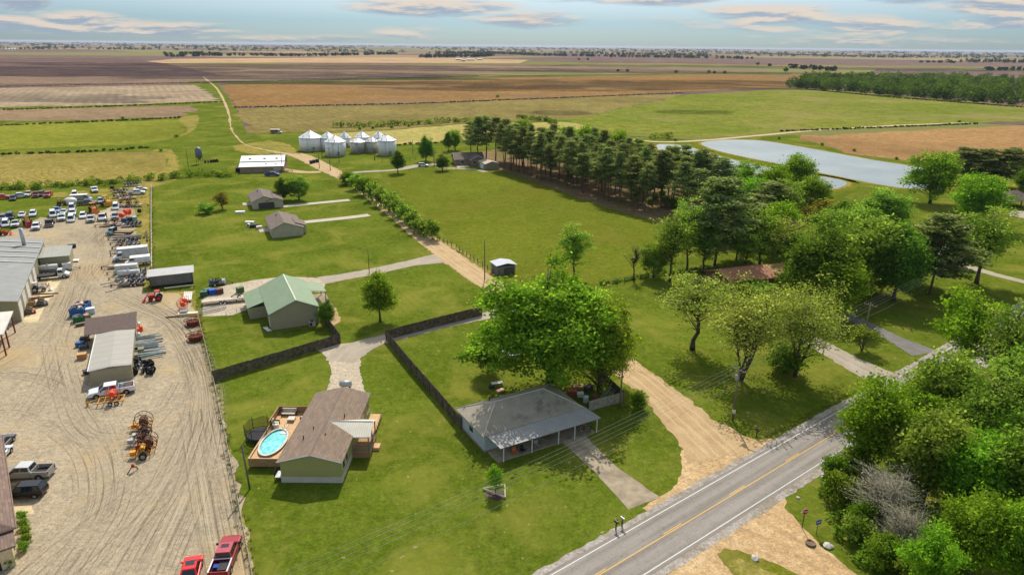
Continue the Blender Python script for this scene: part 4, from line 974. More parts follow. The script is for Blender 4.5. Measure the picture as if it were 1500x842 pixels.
for z in (1.5, 1.8): b.tube([(.35, 2.9, z), (.95, 2.9, z)], .03, 4)
b.b2(.2, 1.1, 2.1, 3.0, 1.1, 1.42); b.build('pool_ladder', white, p)
tp = thing('trampoline', 'round black trampoline with enclosure net left of the timber deck', 'trampoline', *G(382, 642), 0)
b = MB(); b.ring((0, 0, .8), 1.95, .05, 'z', 28); b.ring((0, 0, .28), 1.9, .05, 'z', 28)
for i in range(8): a = i * math.pi / 4; b.tube([(1.95 * math.cos(a), 1.95 * math.sin(a), 0), (1.95 * math.cos(a), 1.95 * math.sin(a), .8)], .04, 4)
b.build('frame', dark, tp); MB().cyl((0, 0, .80), (0, 0, .83), 1.7, n=28).build('jumping_mat', mat('tramp_mat', (56, 56, 60)), tp)
for i in range(6): a = i * math.pi / 3 + .3; MB().tube([(2 * math.cos(a), 2 * math.sin(a), .8), (2.0 * math.cos(a), 2.0 * math.sin(a), 2.6)], .045, 5).build('net_pole', dark, tp)
s = NT('safety_net'); tr = s.new('ShaderNodeBsdfTransparent'); mx = s.new('ShaderNodeMixShader'); mx.inputs[0].default_value = .5
s.b.inputs['Base Color'].default_value = (.012, .016, .012, 1); s.b.inputs['Roughness'].default_value = 1; s.link(tr.outputs[0], mx.inputs[1]); s.link(s.b.outputs[0], mx.inputs[2]); s.link(mx.outputs[0], s.out.inputs[0])
b = MB(); n = 12
for i in range(n):
    if i in (6, 7): pass
    a0_, a1_ = 2 * math.pi * i / n, 2 * math.pi * (i + 1) / n
    b.add([(1.97 * math.cos(a0_), 1.97 * math.sin(a0_), .8), (1.97 * math.cos(a1_), 1.97 * math.sin(a1_), .8), (1.97 * math.cos(a1_), 1.97 * math.sin(a1_), 2.5 - .25 * (i % 2)), (1.97 * math.cos(a0_), 1.97 * math.sin(a0_), 2.5 - .25 * ((i + 1) % 2))], [(0, 1, 2, 3)])
b.build('net', s.m, tp)
def seat(x, y, rz, label, w=.8, col=white, z=1.25):
    o = thing('patio_chair', label, 'chair', x, y, rz, 'furniture on the pool deck', z)
    MB().b2(-w / 2, w / 2, -.35, .35, .3, .45).build('seat', mat('beige_cushion', (206, 192, 168)), o)
    MB().b2(-w / 2, w / 2, .35, .48, .3, .95).build('backrest', MC['beige_cushion'], o)
    for sx_ in (-1, 1): MB().b2(sx_ * w / 2 - .04, sx_ * w / 2 + .04, -.4, .48, 0, .6).build('armrest', mat('brown_frame', (92, 66, 48)), o)
ox, oy = F.o
seat(ox - 3.4, oy + 14.3, 0, 'wide beige patio sofa against the back rail of the deck', 2.0)
seat(ox - 1.0, oy + 13.2, -90, 'beige patio armchair beside the mobile home wall'); seat(ox - 4.4, oy + 11.6, 90, 'beige patio armchair at the left rail of the deck')
o = thing('patio_table', 'low square table between the patio seats on the deck', 'table', ox - 2.6, oy + 12.8, 0, z=1.25)
MB().b2(-.5, .5, -.5, .5, .38, .44).build('table_top', mat('table_light', (198, 190, 176)), o)
for a in (-.42, .42):
    for c_ in (-.42, .42): MB().b2(a - .04, a + .04, c_ - .04, c_ + .04, 0, .38).build('leg', MC['brown_frame'], o)
o = thing('storage_box', 'white lidded storage box on the deck beside the pool', 'box', ox - 4.2, oy + 10.9, 20, z=1.25); MB().b2(-.4, .4, -.3, .3, 0, .45).build('body', white, o); MB().b2(-.43, .43, -.33, .33, .46, .55).build('lid', MC['beige_cushion'], o)
x, y = G(508, 566); o = thing('gas_tank', 'small silver tank behind the back wall of the mobile home', 'tank', x, y - .5, 0); MB().cyl((-.9, 0, .8), (.9, 0, .8), .5, n=14).build('tank_body', steel, o, True); MB().b2(-.7, -.5, -.3, .3, 0, .4).b2(.5, .7, -.3, .3, 0, .4).build('cradle', dark, o)

# --- hipped tin-roof house
F = Fr(710, 663, 30); t = F.thing('tin_roof_house', 'long low house with hipped ribbed tin roof and front porch under the huge oak', 'house')
tin = ribbed('tan_tin', (152, 142, 124), 'X', 0.42, .45, .35, .28, .12, dirt=(84, 76, 66)); tin2 = ribbed('tan_tin_side', (158, 148, 128), 'Y', 0.42, .45, .35, .28, .12)
blue = ribbed('blue_grey_siding', (170, 176, 176), 'Z', 0.25, .8, 0, .12)
boxpart(t, 'wall', blue, 0, 15.6, 0, 8.0, 0, 2.62)
boxpart(t, 'foundation', mat('brick_base', (142, 112, 92)), -.05, 15.65, -.05, 8.05, 0, .3)
X0, X1, Y0, Y1, ze, zr = -.4, 16.0, -.35, 8.4, 2.66, 4.7; ra, rb, ry = 3.9, 11.8, 4.1
b = MB(); b.slab([(X0, Y0, ze + .12), (X1, Y0, ze + .12), (rb, ry, zr + .12), (ra, ry, zr + .12)], .1); b.slab([(X1, Y1, ze + .12), (X0, Y1, ze + .12), (ra, ry, zr + .12), (rb, ry, zr + .12)], .1)
ro = b.build('roof', tin, t)
b = MB(); b.slab([(X0, Y1, ze + .12), (X0, Y0, ze + .12), (ra, ry, zr + .12)], .1); b.build('hip_roof', tin2, t); b = MB(); b.slab([(X1, Y0, ze + .12), (X1, Y1, ze + .12), (rb, ry, zr + .12)], .1); b.build('hip_roof', tin2, t)
b = MB()
for p0_, p1_ in (((X0, Y0), (ra, ry)), ((X0, Y1), (ra, ry)), ((X1, Y0), (rb, ry)), ((X1, Y1), (rb, ry)), ((ra, ry), (rb, ry))):
    z0_, z1_ = (ze if p0_ != (ra, ry) else zr), zr; b.tube([(p0_[0], p0_[1], z0_ + .14), (p1_[0], p1_[1], z1_ + .14)], .08, 4)
b.build('ridge_cap', mat('ridge_tin', (190, 182, 166), .4, .4), t)
b = MB(); b.slab([(.6, -3.35, 2.35), (16.9, -3.35, 2.35), (16.3, -.2, 2.72), (.2, -.2, 2.72)], .07); b.build('porch_roof', ribbed('porch_tin_grey', (152, 150, 144), 'X', 0.42, .4, .4, .3, .08), t)
for x in (1.2, 5.6, 9.9, 12.6, 16.4): boxpart(t, 'porch_post', white, x - .05, x + .05, -3.15, -3.05, 0, 2.28)
MB().cyl((4.2, 6.5, 3.0), (4.2, 6.5, 4.2), .09).build('flue', dark, t)
for a in (3.0, 6.8): window_(t, 'f', a, 1.1, 1.4, 1.0, 0)
door_(t, 'f', 8.8, .9, 2.0, 0, mat('door_brown', (104, 74, 52))); door_(t, 'f', 12.8, 3.4, 2.2, 0, dark, 'carport_shade_panel')  # carport's shade painted as a dark panel on the solid wall
window_(t, 'l', 4, 1.2, 1.2, .9, 0)
boxpart(t, 'porch_slab', MC['old_concrete'], .4, 16.2, -3.0, -.06, 0, .12)
def junk(par, n, x0, x1, y0, y1, hm=.8):
    pass
# things kept on the porch
x_, y_ = G(752, 644)
def at(fr, lx, ly): return fr.o[0] + lx * fr.c - ly * fr.s, fr.o[1] + lx * fr.s + ly * fr.c
def simple_chair(x, y, rz, label, c, grp):
    o = thing('garden_chair', label, 'chair', x, y, rz, grp); m = mat('chair_%d_%d_%d' % c, c)
    MB().b2(-.3, .3, -.3, .3, .38, .45).build('seat', m, o); MB().b2(-.3, .3, .28, .34, .45, 1.0).build('backrest', m, o)
    for a in (-.27, .27):
        for q in (-.27, .27): MB().b2(a - .03, a + .03, q - .03, q + .03, 0, .38).build('leg', m, o)
simple_chair(*at(F, 3.4, -2.3), 30, 'orange-brown garden chair at the left end of the porch of the tin-roof house', (196, 110, 62), 'chairs on the porch')
simple_chair(*at(F, 4.6, -2.4), 40, 'black garden chair beside the orange-brown one on the porch', (44, 42, 42), 'chairs on the porch')
simple_chair(*at(F, 6.9, -2.2), 20, 'grey garden chair near the porch middle, farther from the road end', (150, 146, 140), 'chairs on the porch')
def bicycle(x, y, rz, label, c, grp=None):
    o = thing('bicycle', label, 'bicycle', x, y, rz, grp); m = mat('bike_%d_%d_%d' % c, c)
    for q in (-.52, .52): MB().ring((q, 0, .34), .32, .03, 'y', 16, 4).build('wheel', black, o)
    b = MB(); b.tube([(-.52, 0, .34), (-.1, 0, .3), (.38, 0, .78), (-.2, 0, .8), (-.1, 0, .3)], .03, 4); b.tube([(-.52, 0, .34), (-.2, 0, .8)], .02, 4); b.tube([(.52, 0, .34), (.36, 0, .9)], .025, 4); b.build('frame', m, o)
    MB().tube([(.36, -.28, .95), (.36, .28, .95)], .02, 4).build('handlebar', dark, o); MB().b2(-.32, -.08, -.06, .06, .84, .9).build('saddle', black, o)
for i, (lx, ly, c, l) in enumerate([(14.6, -1.2, (70, 70, 78), 'dark bicycle nearest the porch wall at the carport end'), (15.2, -2.0, (170, 60, 50), 'red bicycle at the carport end of the porch'), (15.9, -2.4, (60, 90, 140), 'blue bicycle by the outer porch post'), (14.2, -2.4, (190, 190, 186), 'pale bicycle at the edge of the concrete drive')]):
    bicycle(*at(F, lx, ly), 20 + 25 * i, l, c, 'bicycles at the carport end of the porch')
# clutter behind the house
def crate(x, y, rz, sz, c, label, cat='box', name='storage_box', grp=None):
    o = thing(name, label, cat, x, y, rz, grp); m = mat('box_%d_%d_%d' % c, c)
    MB().b2(-sz[0] / 2, sz[0] / 2, -sz[1] / 2, sz[1] / 2, 0, sz[2] * .86).build('body', m, o)
    MB().b2(-sz[0] / 2 - .03, sz[0] / 2 + .03, -sz[1] / 2 - .03, sz[1] / 2 + .03, sz[2] * .87, sz[2]).build('lid', mat('box_lid_%d_%d_%d' % c, tuple(min(255, int(v * 1.15)) for v in c)), o)
for px, py, c, sz, l in [(838, 577, (150, 70, 52), (1.4, .9, .7), 'reddish box behind the right end of the tin-roof house'), (850, 580, (196, 190, 180), (1.0, .8, .6), 'pale box in the clutter behind the tin-roof house'), (862, 572, (70, 66, 62), (1.5, .8, .9), 'dark cabinet in the clutter behind the house'), (846, 568, (168, 128, 84), (1.8, 1.0, .5), 'tan crate under the oak behind the house'), (872, 584, (120, 60, 60), (1.1, .7, .6), 'maroon crate by the pale wooden fence'), (858, 588, (200, 200, 204), (.8, .6, .9), 'white appliance beside the pale wooden fence')]:
    crate(*G(px, py), random.uniform(0, 90), sz, c, l)
for i, (px, py, a) in enumerate([(892, 574, 60), (888, 580, 62), (896, 582, 64)]):
    o = thing('ladder', '%s metal ladder rack leaning inside the dark fence corner' % ord_[i], 'ladder', *G(px, py), a, 'metal ladders in the fence corner'); b = MB()
    for q in (-.22, .22): b.tube([(-1.9, q, .5 + .2 * i), (1.9, q, .7)], .04, 4)
    b.build('rails', steel, o); b = MB()
    for k in range(12): b.tube([(-1.8 + k * .32, -.22, .52 + .1 * i), (-1.8 + k * .32, .22, .52 + .1 * i)], .025, 4)
    b.build('rungs', steel, o)
# play thing / tarp in the fenced yard under the oak
o = thing('folding_table', 'white table with odds and ends under the left side of the oak', 'table', *G(728, 566), 20); MB().b2(-.9, .9, -.4, .4, .7, .75).build('table_top', white, o)
for a in (-.8, .8): MB().b2(a - .03, a + .03, -.35, .35, 0, .7).build('leg', steel, o)
crate(*G(720, 568), 10, (.9, .5, .5), (60, 60, 64), 'dark box left of the white table under the oak'); crate(*G(733, 574), 40, (1.2, .8, .4), (176, 140, 116), 'tan box in front of the white table under the oak')
s = NT('tarp'); s.link(s.mix(s.noise(s.pos(obj=True), 2, 3), lin((150, 156, 186)), lin((206, 208, 220))), s.b.inputs['Base Color'])
b = MB(); n = 8
for i in range(n):
    for j in range(n): pass
vs = [(-3 + 6 * i / 9, -2 + 4 * j / 9, 1.6 + .5 * math.sin(i * 1.1) * math.cos(j * 1.3)) for i in range(10) for j in range(10)]
b.add(vs, [(i * 10 + j, (i + 1) * 10 + j, (i + 1) * 10 + j + 1, i * 10 + j + 1) for i in range(9) for j in range(9)])
o = thing('tarp_shelter', 'pale lavender tarp shelter behind the oak trunk in the fenced yard', 'shelter', *G(748, 525), 30); b.build('tarp', s.m, o)
for a in (-2.8, 2.8):
    for q in (-1.8, 1.8): MB().tube([(a, q, 0), (a, q, 1.9)], .05, 5).build('leg', steel, o)
crate(*G(760, 512), 40, (4.2, 1.8, 1.2), (196, 198, 214), 'large pale boat-like bin beside the lavender tarp', 'bin', 'bin')

# --- green-roofed metal building
F = Fr(398, 484, 25.5); t = F.thing('metal_building', 'tan metal building with big pale green roof beside the gravel lot', 'building')
tanm = ribbed('tan_metal', (158, 146, 116), 'X', 0.3, .6, .1, .12, .05); grn = ribbed('green_roof', (124, 142, 112), 'Y', 0.45, .5, .2, .12, .06)
gable(t, 0, 9.0, 0, 16.6, 3.4, 3.6, 5.5, .55, tanm, grn, .3, trim=mat('green_trim', (150, 172, 146)))
b = MB(); b.b2(-3.2, -.02, 7.6, 16.4, 0, 2.35); b.build('annex_wall', tanm, t)
b = MB(); b.slab([(-3.5, 7.4, 2.44), (-.34, 7.4, 3.36), (-.34, 16.9, 3.36), (-3.5, 16.9, 2.44)], .1); b.build('annex_roof', grn, t)
boxpart(t, 'ridge_cap', mat('ridge_pale', (196, 202, 176)), 4.85, 5.08, -.32, 16.9, 5.60, 5.66)
b = MB(); b.slab([(9.3, 10.5, 3.42), (12.6, 10.5, 2.7), (12.6, 16.7, 2.7), (9.3, 16.7, 3.42)], .1); b.build('porch_roof', grn, t)
for y in (10.8, 16.3): boxpart(t, 'porch_post', mat('post_rust', (140, 84, 54)), 12.3, 12.45, y, y + .14, 0, 2.6)
boxpart(t, 'porch_slab', MC['old_concrete'], 9.05, 13.4, 6.8, 17.0, 0, .08)
door_(t, 'l', 2.2, .9, 1.9, 0, white); window_(t, 'r', 13.5, 1.1, 1.2, 1.0, 9.0)
o = thing('air_conditioner', 'box-shaped air conditioner standing against the front wall of the green-roofed building', 'air conditioner', *at(F, 7.5, -.7), 25.5)
MB().b2(-.6, .6, -.45, .45, 0, 1.0).build('case', mat('ac_grey', (170, 164, 150)), o); MB().b2(-.5, -.05, -.47, -.44, .15, .8).build('grille', dark, o); MB().cyl((0, 0, 1.0), (0, 0, 1.03), .35, n=14).build('fan_guard', dark, o)
for i in range(2): o = MB().box((0, 0, .08), (.3, 2.4, .12)).build('plank', white, loc=(*at(F, -.5 - .4 * i, .9), 0), rz=R(40)); tag(o, ['white plank lying nearest the left wall of the green-roofed building', 'white plank lying outside the other one by the green-roofed building'][i], 'plank', 'white planks by the wall')

# --- two small tan houses
def small_house(px, py, rot, W, D, el, er, rg, label, wallc, dk, garage):
    F = Fr(px, py, rot); t = F.thing('gable_house', label, 'house', 'small tan gable houses')
    sid = ribbed('siding_%d' % wallc[0], wallc, 'Z', 0.22, .8, 0, .1); shg = shingle('shingle_%d' % dk[0], dk, tuple(int(v * .84) for v in dk))
    gable(t, 0, W, 0, D, el, er, rg, .42, sid, shg, .35, trim=mat('beige_trim', (198, 186, 164)))
    gable(t, W * .5, W + 1.1, -.02 if garage else 2.0, D * .55, 2.4, 2.4, rg - .9, .5, sid, shg, .3, axis='x' if 0 else 'y', wallname='wing_wall', trim=None)
    if garage: door_(t, 'f', W * .5, 5.0, 2.0, -.03, mat('garage_shade', (70, 64, 58)), 'garage_shade_panel');  # dark panel: shade of the open garage painted onto the front
    else: window_(t, 'l', D * .5, 1.1, 1.3, 1.0, 0)
    window_(t, 'l', D * .25, 1.1, 1.0, 1.0, 0); door_(t, 'l', D * .7, .9, 2.0, 0, white)
    MB().cyl((W * .3, D * .7, rg - 1.2), (W * .3, D * .7, rg + .2), .12).build('flue', dark, t)
    boxpart(t, 'patio', conc, -2.6, -.1, D * .55, D * .85, 0, .1)
    return F
S1 = small_house(399, 349, 24.9, 8.6, 14.5, 2.6, 2.5, 4.3, 'lower of the two tan gable houses, its plain side wall facing the camera', (176, 166, 142), (124, 106, 92), False)
S2 = small_house(371, 307, 24.9, 8.6, 13.5, 2.6, 2.5, 4.3, 'upper of the two tan gable houses, with an open dark garage front', (172, 162, 138), (120, 104, 92), True)
crate(*G(372, 333), 20, (2.2, 1.0, .9), (44, 44, 42), 'dark covered grill behind the lower tan house', 'grill', 'grill'); crate(*G(380, 335), 30, (1.6, 1.2, .8), (196, 176, 172), 'pinkish patio box behind the lower tan house')
crate(*G(366, 327), 0, (2.6, 1.0, .6), (210, 206, 196), 'white bench box left of the lower tan house patio', 'bench', 'storage_bench'); crate(*G(352, 312), 10, (2.8, 1.4, .6), (206, 204, 200), 'white low bench by the upper tan house patio', 'bench', 'storage_bench')
x, y = G(364, 332); o = thing('washing_drum', 'round white drum lying behind the lower tan house', 'drum', x, y, 0); MB().cyl((0, -.4, .5), (0, .4, .5), .5, n=14).build('drum_body', white, o); MB().cyl((0, -.42, .5), (0, -.40, .5), .28, n=12).build('opening_shade', dark, o)  # dark disc paints the shade inside the drum's mouth

# --- salvage yard: twin shed
F = Fr(135, 563, 26); t = F.thing('yard_shed', 'tan shed with flat pale roof in the middle of the gravel yard', 'shed')
boxpart(t, 'wall', ribbed('tan_shed', (160, 148, 120), 'X', .32, .6, .1, .14), 0, 5.9, -.4, 15.4, 0, 2.5)
b = MB(); b.slab([(-.15, -.55, 2.62), (3.0, -.55, 2.85), (3.0, 15.6, 2.85), (-.15, 15.6, 2.62)], .08); b.slab([(3.0, -.55, 2.85), (6.05, -.55, 2.62), (6.05, 15.6, 2.62), (3.0, 15.6, 2.85)], .08)
b.build('roof', ribbed('pale_roof', (160, 155, 144), 'Y', 2.2, .5, .2, .1, .04), t)
b = MB(); b.tube([(6.08, -.58, 2.6), (3.0, -.58, 2.83), (-.18, -.58, 2.6), (-.18, 15.6, 2.6)], .09, 4); b.build('trim', white, t)
t = F.thing('lean_to', 'open shed with dark brown weathered roof behind the pale-roofed shed', 'shed')
b = MB(); n = 9
top = [(-2.4 + 8.6 * i / n, 23.6 + random.uniform(-.35, .35), 3.1) for i in range(n + 1)]
b.slab([(-2.0, 15.7, 2.75), (6.2, 15.7, 2.75)] + top[::-1], .1); b.build('roof', shingle('dark_brown_roof', (98, 78, 68), (84, 68, 60)), t)
boxpart(t, 'wall', tanm, 1.0, 6.0, 16.0, 23.0, 0, 2.6)
for x, y in ((-1.8, 16), (-1.9, 23), (-1.9, 19.5)): boxpart(t, 'post', rust2, x, x + .15, y, y + .15, 0, 2.65)
YS = F
# --- big workshop
F = Fr(32, 471, 28); W_, D_ = 26, 49
t = F.thing('workshop', 'long tan metal workshop with a row of white roller doors and translucent roof strips', 'building')
gable(t, -W_, 0, 0, D_, 4.3, 4.3, 6.6, .5, ribbed('workshop_wall', (152, 144, 112), 'X', .4, .6, .1, .12, .05), ribbed('workshop_roof', (132, 133, 129), 'Y', 1.2, .5, .3, .08, .06, dirt=(150, 148, 140)), .3, trim=mat('tan_trim', (190, 182, 152)))
b = MB()
for y in (27, 31.5, 36, 40.5, 45): 
    b.slab([(-12.2, y, 6.74), (.1, y, 4.42 + .12), (.1, y + .7, 4.42 + .12), (-12.2, y + .7, 6.74)], .03)
b.build('skylight', mat('skylight', (164, 164, 158), .5), t)
b = MB()
for x in (-3, -6, -9): b.slab([(x - .5, 24, 4.36 + .12 - x * .177), (x + .5, 24, 4.36 + .12 - (x + 1) * .177 + .0), (x + .5, 48, 4.36 + .12 - (x + 1) * .177), (x - .5, 48, 4.36 + .12 - x * .177)], .02)
b.build('roof_stripe', MC['skylight'], t)
for i, (y, w) in enumerate([(2.2, 3.2), (8.0, 3.4), (13.8, 3.4), (19.5, 3.4), (25.5, 3.4), (36, 3.0)]): door_(t, 'r', y, w, 3.6, 0, mat('roller_door', (208, 204, 192)), 'roller_door')
door_(t, 'f', -1.9, 1.0, 2.1, 0, MC['roller_door'])
MB().cyl((-3.2, 42.5, 4.4), (-3.2, 42.5, 9.2), .42, n=14).build('chimney', steel, t, True)
t = F.thing('annex_shed', 'small tan box shed butted against the far end of the long workshop', 'shed')
boxpart(t, 'wall', MC['workshop_wall'], .3, 6.3, 34.2, 44, 0, 3.3)
MB().slab([(0.2, 34, 3.62), (6.5, 34, 3.42), (6.5, 44.2, 3.42), (.2, 44.2, 3.62)], .1).build('roof', ribbed('annex_roof', (150, 150, 138), 'X', .9, .5, .2, .08), t)
BW = F
# --- open grey shed on posts
F = Fr(220, 428, 24); t = F.thing('open_shed', 'open-fronted grey shed with a pale ridge on the fence line of the yard', 'shed')
b = MB(); b.slab([(-.4, 1.8, 3.0), (9.2, 1.8, 3.0), (9.2, 6.4, 3.35), (-.4, 6.4, 3.35)], .08); b.build('roof', ribbed('pale_tin', (176, 174, 170), 'X', .5, .5, .3, .1), t)
boxpart(t, 'front_panel', ribbed('dull_grey_tin', (112, 108, 104), 'X', .5, .6, .2, .2, .12, dirt=(72, 68, 64)), 0, 8.8, 2.0, 2.08, .7, 2.9)
boxpart(t, 'wall', ribbed('grey_wall', (98, 94, 88), 'X', .3, .7, .1, .2), 0, .1, 2.1, 6.2, 0, 2.9); boxpart(t, 'wall', MC['grey_wall'], 8.7, 8.8, 2.1, 6.2, 0, 2.9); boxpart(t, 'wall', MC['grey_wall'], .1, 8.7, 6.1, 6.2, 0, 2.9)
boxpart(t, 'rail', MC['pale_tin'], 3.0, 9.0, -1.1, -.95, .8, .95)
for x in (3.0, 6, 8.9): boxpart(t, 'post', rust2, x - .07, x + .07, -1.1, -.95, 0, .8)
for x in (.1, 8.7): boxpart(t, 'post', rust2, x - .07, x + .07, 1.85, 1.98, 0, 2.9)
# --- white roofed barn
F = Fr(352, 254, 13); t = F.thing('barn', 'long barn with bright white two-pitch roof left of the grain bins', 'barn')
wr = ribbed('white_barn_roof', (226, 226, 222), 'X', .8, .45, .1, .07); bw = ribbed('barn_wall', (150, 124, 108), 'X', .5, .8, 0, .2, .15)
D2 = 20; b = MB(); pr = [(0, 0), (D2, 0), (D2, 2.7), (D2 * .55, 5.4), (5.2, 3.7), (0, 2.6)]
b.add([(x, y, z) for x in (0, 17.5) for y, z in pr], [(0, 1, 2, 3, 4, 5), (11, 10, 9, 8, 7, 6)] + [(i, i + 6, (i + 1) % 6 + 6, (i + 1) % 6) for i in range(6)]); b.build('wall', bw, t)
e = .4; b = MB()
for (ya, za), (yb, zb) in (((-e, 2.56), (5.2, 3.72)), ((5.0, 4.0), (11, 5.6)), ((11, 5.6), (20.4, 2.8))): b.slab([(-e, ya, za + .1), (17.5 + e, ya, za + .1), (17.5 + e, yb, zb + .1), (-e, yb, zb + .1)], .09)
b.build('roof', wr, t)
b = MB()
for x in (3, 9, 14): b.b2(x, x + .9, 7.2, 8.2, 4.6, 5.0)
for x in (10, 14): b.b2(x, x + .7, 2.2, 3.0, 3.1, 3.4)
b.build('roof_vent', mat('vent_dark', (88, 86, 84)), t)
boxpart(t, 'shutter', mat('pale_door', (176, 160, 146)), 13.5, 16.5, -.06, -.01, .1, 2.2)
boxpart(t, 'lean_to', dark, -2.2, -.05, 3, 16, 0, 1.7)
# --- brick house and garden shed by the pines
F = Fr(668, 243, 14); t = F.thing('brick_house', 'brown-roofed brick house at the far edge of the pasture by the pines', 'house')
brk = mat('tan_brick', (142, 118, 98), .9, vs=6); rf = shingle('house_brown_roof', (126, 108, 94), (106, 92, 82))
gable(t, 0, 13, 1, 11, 2.7, 2.7, 5.0, .5, brk, rf, .5, axis='x'); gable(t, 6.5, 13.5, -1.5, 8, 2.7, 2.7, 4.6, .5, brk, rf, .5, axis='y', wallname='wing_wall')
for a in (8.3, 11.5): window_(t, 'f', a, 1, 1.3, 1.1, -1.5)
window_(t, 'f', 3.2, 1, 1.6, 1.1, 1)
F = Fr(711, 249, 24); t = F.thing('garden_shed', 'tan shed with white double doors right of the brick house', 'shed')
gable(t, 0, 6.6, 0, 8.5, 2.5, 2.5, 3.5, .5, ribbed('shed_tan', (150, 138, 116), 'X', .3, .8, 0, .12), ribbed('shed_roof_tan', (178, 164, 140), 'Y', .5, .6, .1, .1), .25)
for yy in (3.2, 5.1): door_(t, 'l', yy, 1.7, 2.1, 0, white)
# --- pole shed in pasture
F = Fr(735, 403, 24); t = F.thing('pole_shed', 'little grey shelter with a white slanted roof beside the dirt lane', 'shed')
boxpart(t, 'wall', ribbed('grey_boards', (130, 124, 116), 'X', .2, .8, 0, .3), -1.2, 3.6, .1, 3.8, 0, 2.0)
MB().slab([(-1.5, -.3, 2.5), (1.4, -.3, 2.9), (1.4, 4.2, 2.9), (-1.5, 4.2, 2.5)], .07).slab([(1.4, -.3, 2.9), (4.0, -.3, 2.3), (4.0, 4.2, 2.3), (1.4, 4.2, 2.9)], .07).build('roof', ribbed('white_tin', (172, 176, 182), 'X', .4, .35, .3, .12), t)
boxpart(t, 'opening_shade', mat('opening_shade_grey', (78, 76, 72)), .6, 3.2, .04, .09, .1, 1.7)  # flat grey panel on the closed wall paints the open side's shade
# --- open shelter on the right edge
F = Fr(1478, 306, 20); t = F.thing('picnic_shelter', 'open shelter with brown hipped roof on the right edge near the pines', 'shelter')
b = MB(); c4 = [(-1, -1), (11, -1), (11, 8), (-1, 8)]; rd = [(4, 3.5), (7, 3.5)]
b.slab([(-1, -1, 2.8), (11, -1, 2.8), (7, 3.5, 5.6), (4, 3.5, 5.6)], .12); b.slab([(11, 8, 2.8), (-1, 8, 2.8), (4, 3.5, 5.6), (7, 3.5, 5.6)], .12); b.slab([(-1, 8, 2.8), (-1, -1, 2.8), (4, 3.5, 5.6)], .12); b.slab([(11, -1, 2.8), (11, 8, 2.8), (7, 3.5, 5.6)], .12)
b.build('roof', shingle('shelter_roof', (120, 96, 84), (98, 80, 72)), t)
for x in (-.4, 5, 10.4):
    for y in (-.4, 7.4): boxpart(t, 'post', mat('post_brown', (86, 70, 58)), x - .15, x + .15, y - .15, y + .15, 0, 2.75)
# --- house under the trees with red-brown roof
F = Fr(1070, 430, 22); t = F.thing('brown_roof_house', 'low house with rusty red-brown roof half hidden among the trees', 'house')
gable(t, 0, 12.5, 0, 9, 2.6, 2.6, 4.0, .5, mat('red_brick', (134, 92, 74)), shingle('red_brown_roof', (184, 128, 92), (164, 110, 80)), .5, axis='x', trim=None)
for a in (3, 9): window_(t, 'f', a, 1, 1.5, 1.1, 0)
F = Fr(1340, 392, 24); t = F.thing('pale_roof_house', 'pale-roofed low building glimpsed through the trees of the right-hand wood', 'house')
gable(t, 0, 14, 0, 9, 2.6, 2.6, 4.4, .5, mat('white_wall', (196, 190, 178)), ribbed('silver_roof', (186, 188, 190), 'X', .5, .4, .4, .1), .5, axis='x')
for a in (3, 7, 11): window_(t, 'f', a, 1, 1.3, 1.1, 0)
# --- canopy with red posts on the left edge
F = Fr(14, 509, 28); t = F.thing('post_canopy', 'open canopy on rust-red posts cut by the left edge of the picture', 'canopy')
MB().slab([(-14, -4.2, 5.0), (.4, -4.2, 4.2), (.4, 8, 4.2), (-14, 8, 5.0)][::1], .25).build('roof', ribbed('canopy_roof', (196, 192, 180), 'Y', .6, .5, .2, .1), t)
for y in (-3.8, 0, 7.5): 
    boxpart(t, 'post', mat('red_post', (126, 50, 36), .7, vs=2), -.12, .12, y - .12, y + .12, 0, 4.0); 
# --- office on the bottom left
c0 = Vector((*G(3, 640, 3.0), 0)); c1 = Vector((*G(22, 772, 3.0), 0)); dv = c0 - c1; L_ = dv.length; ang = math.degrees(math.atan2(dv.y, dv.x)) - 90
t = thing('office_building', 'low building with brown shingle roof cut by the left edge, cars parked at its wall', 'building', c1.x, c1.y, ang)
osh = shingle('office_shingle', (136, 112, 96), (110, 90, 78))
b = MB(); b.b2(-13, -.5, .5, L_ - .3, 0, 2.9); b.build('wall', mat('stucco_tan', (188, 170, 138)), t)
b = MB(); b.slab([(0, 0, 3.0), (0, L_, 3.0), (-6.5, L_ - 1, 5.6), (-6.5, 5, 5.6)], .15); b.slab([(-13, 0, 3.0), (0, 0, 3.0), (-6.5, 5, 5.6)], .15); b.slab([(-13, L_, 3.0), (-13, 0, 3.0), (-6.5, 5, 5.6), (-6.5, L_ - 1, 5.6)], .15); b.slab([(0, L_, 3.0), (-13, L_, 3.0), (-6.5, L_ - 1, 5.6)], .15)
b.build('roof', osh, t)
b = MB(); b.tube([(0.05, L_, 2.92), (0.05, -.05, 2.92), (-13, -.05, 2.92)], .1, 4); b.build('gutter', mat('gutter_brown', (120, 98, 84)), t)
for y in (4, 9): window_(t, 'r', y, 1, 1.4, 1.1, -.5)
boxpart(t, 'entry_wall', mat('entry_cream', (206, 186, 148)), -6, -.6, -2.4, .4, 0, 2.5); boxpart(t, 'entry_roof', osh, -6.4, -.2, -2.9, .4, 2.5, 2.7); door_(t, 'f', -2.4, 1.2, 2.1, -2.4, dark)
for i, (px, py) in enumerate([(33, 762), (36, 773), (38, 784), (40, 795), (36, 806), (16, 828)]):
    tree('bush_b', px, py, py - 15, 18, '%s clipped shrub beside the office wall, counted from the parked cars' % ord_[i], 'clipped shrubs beside the office', 'shrub', name='shrub')
boxes = mat('blank', (200, 200, 200))

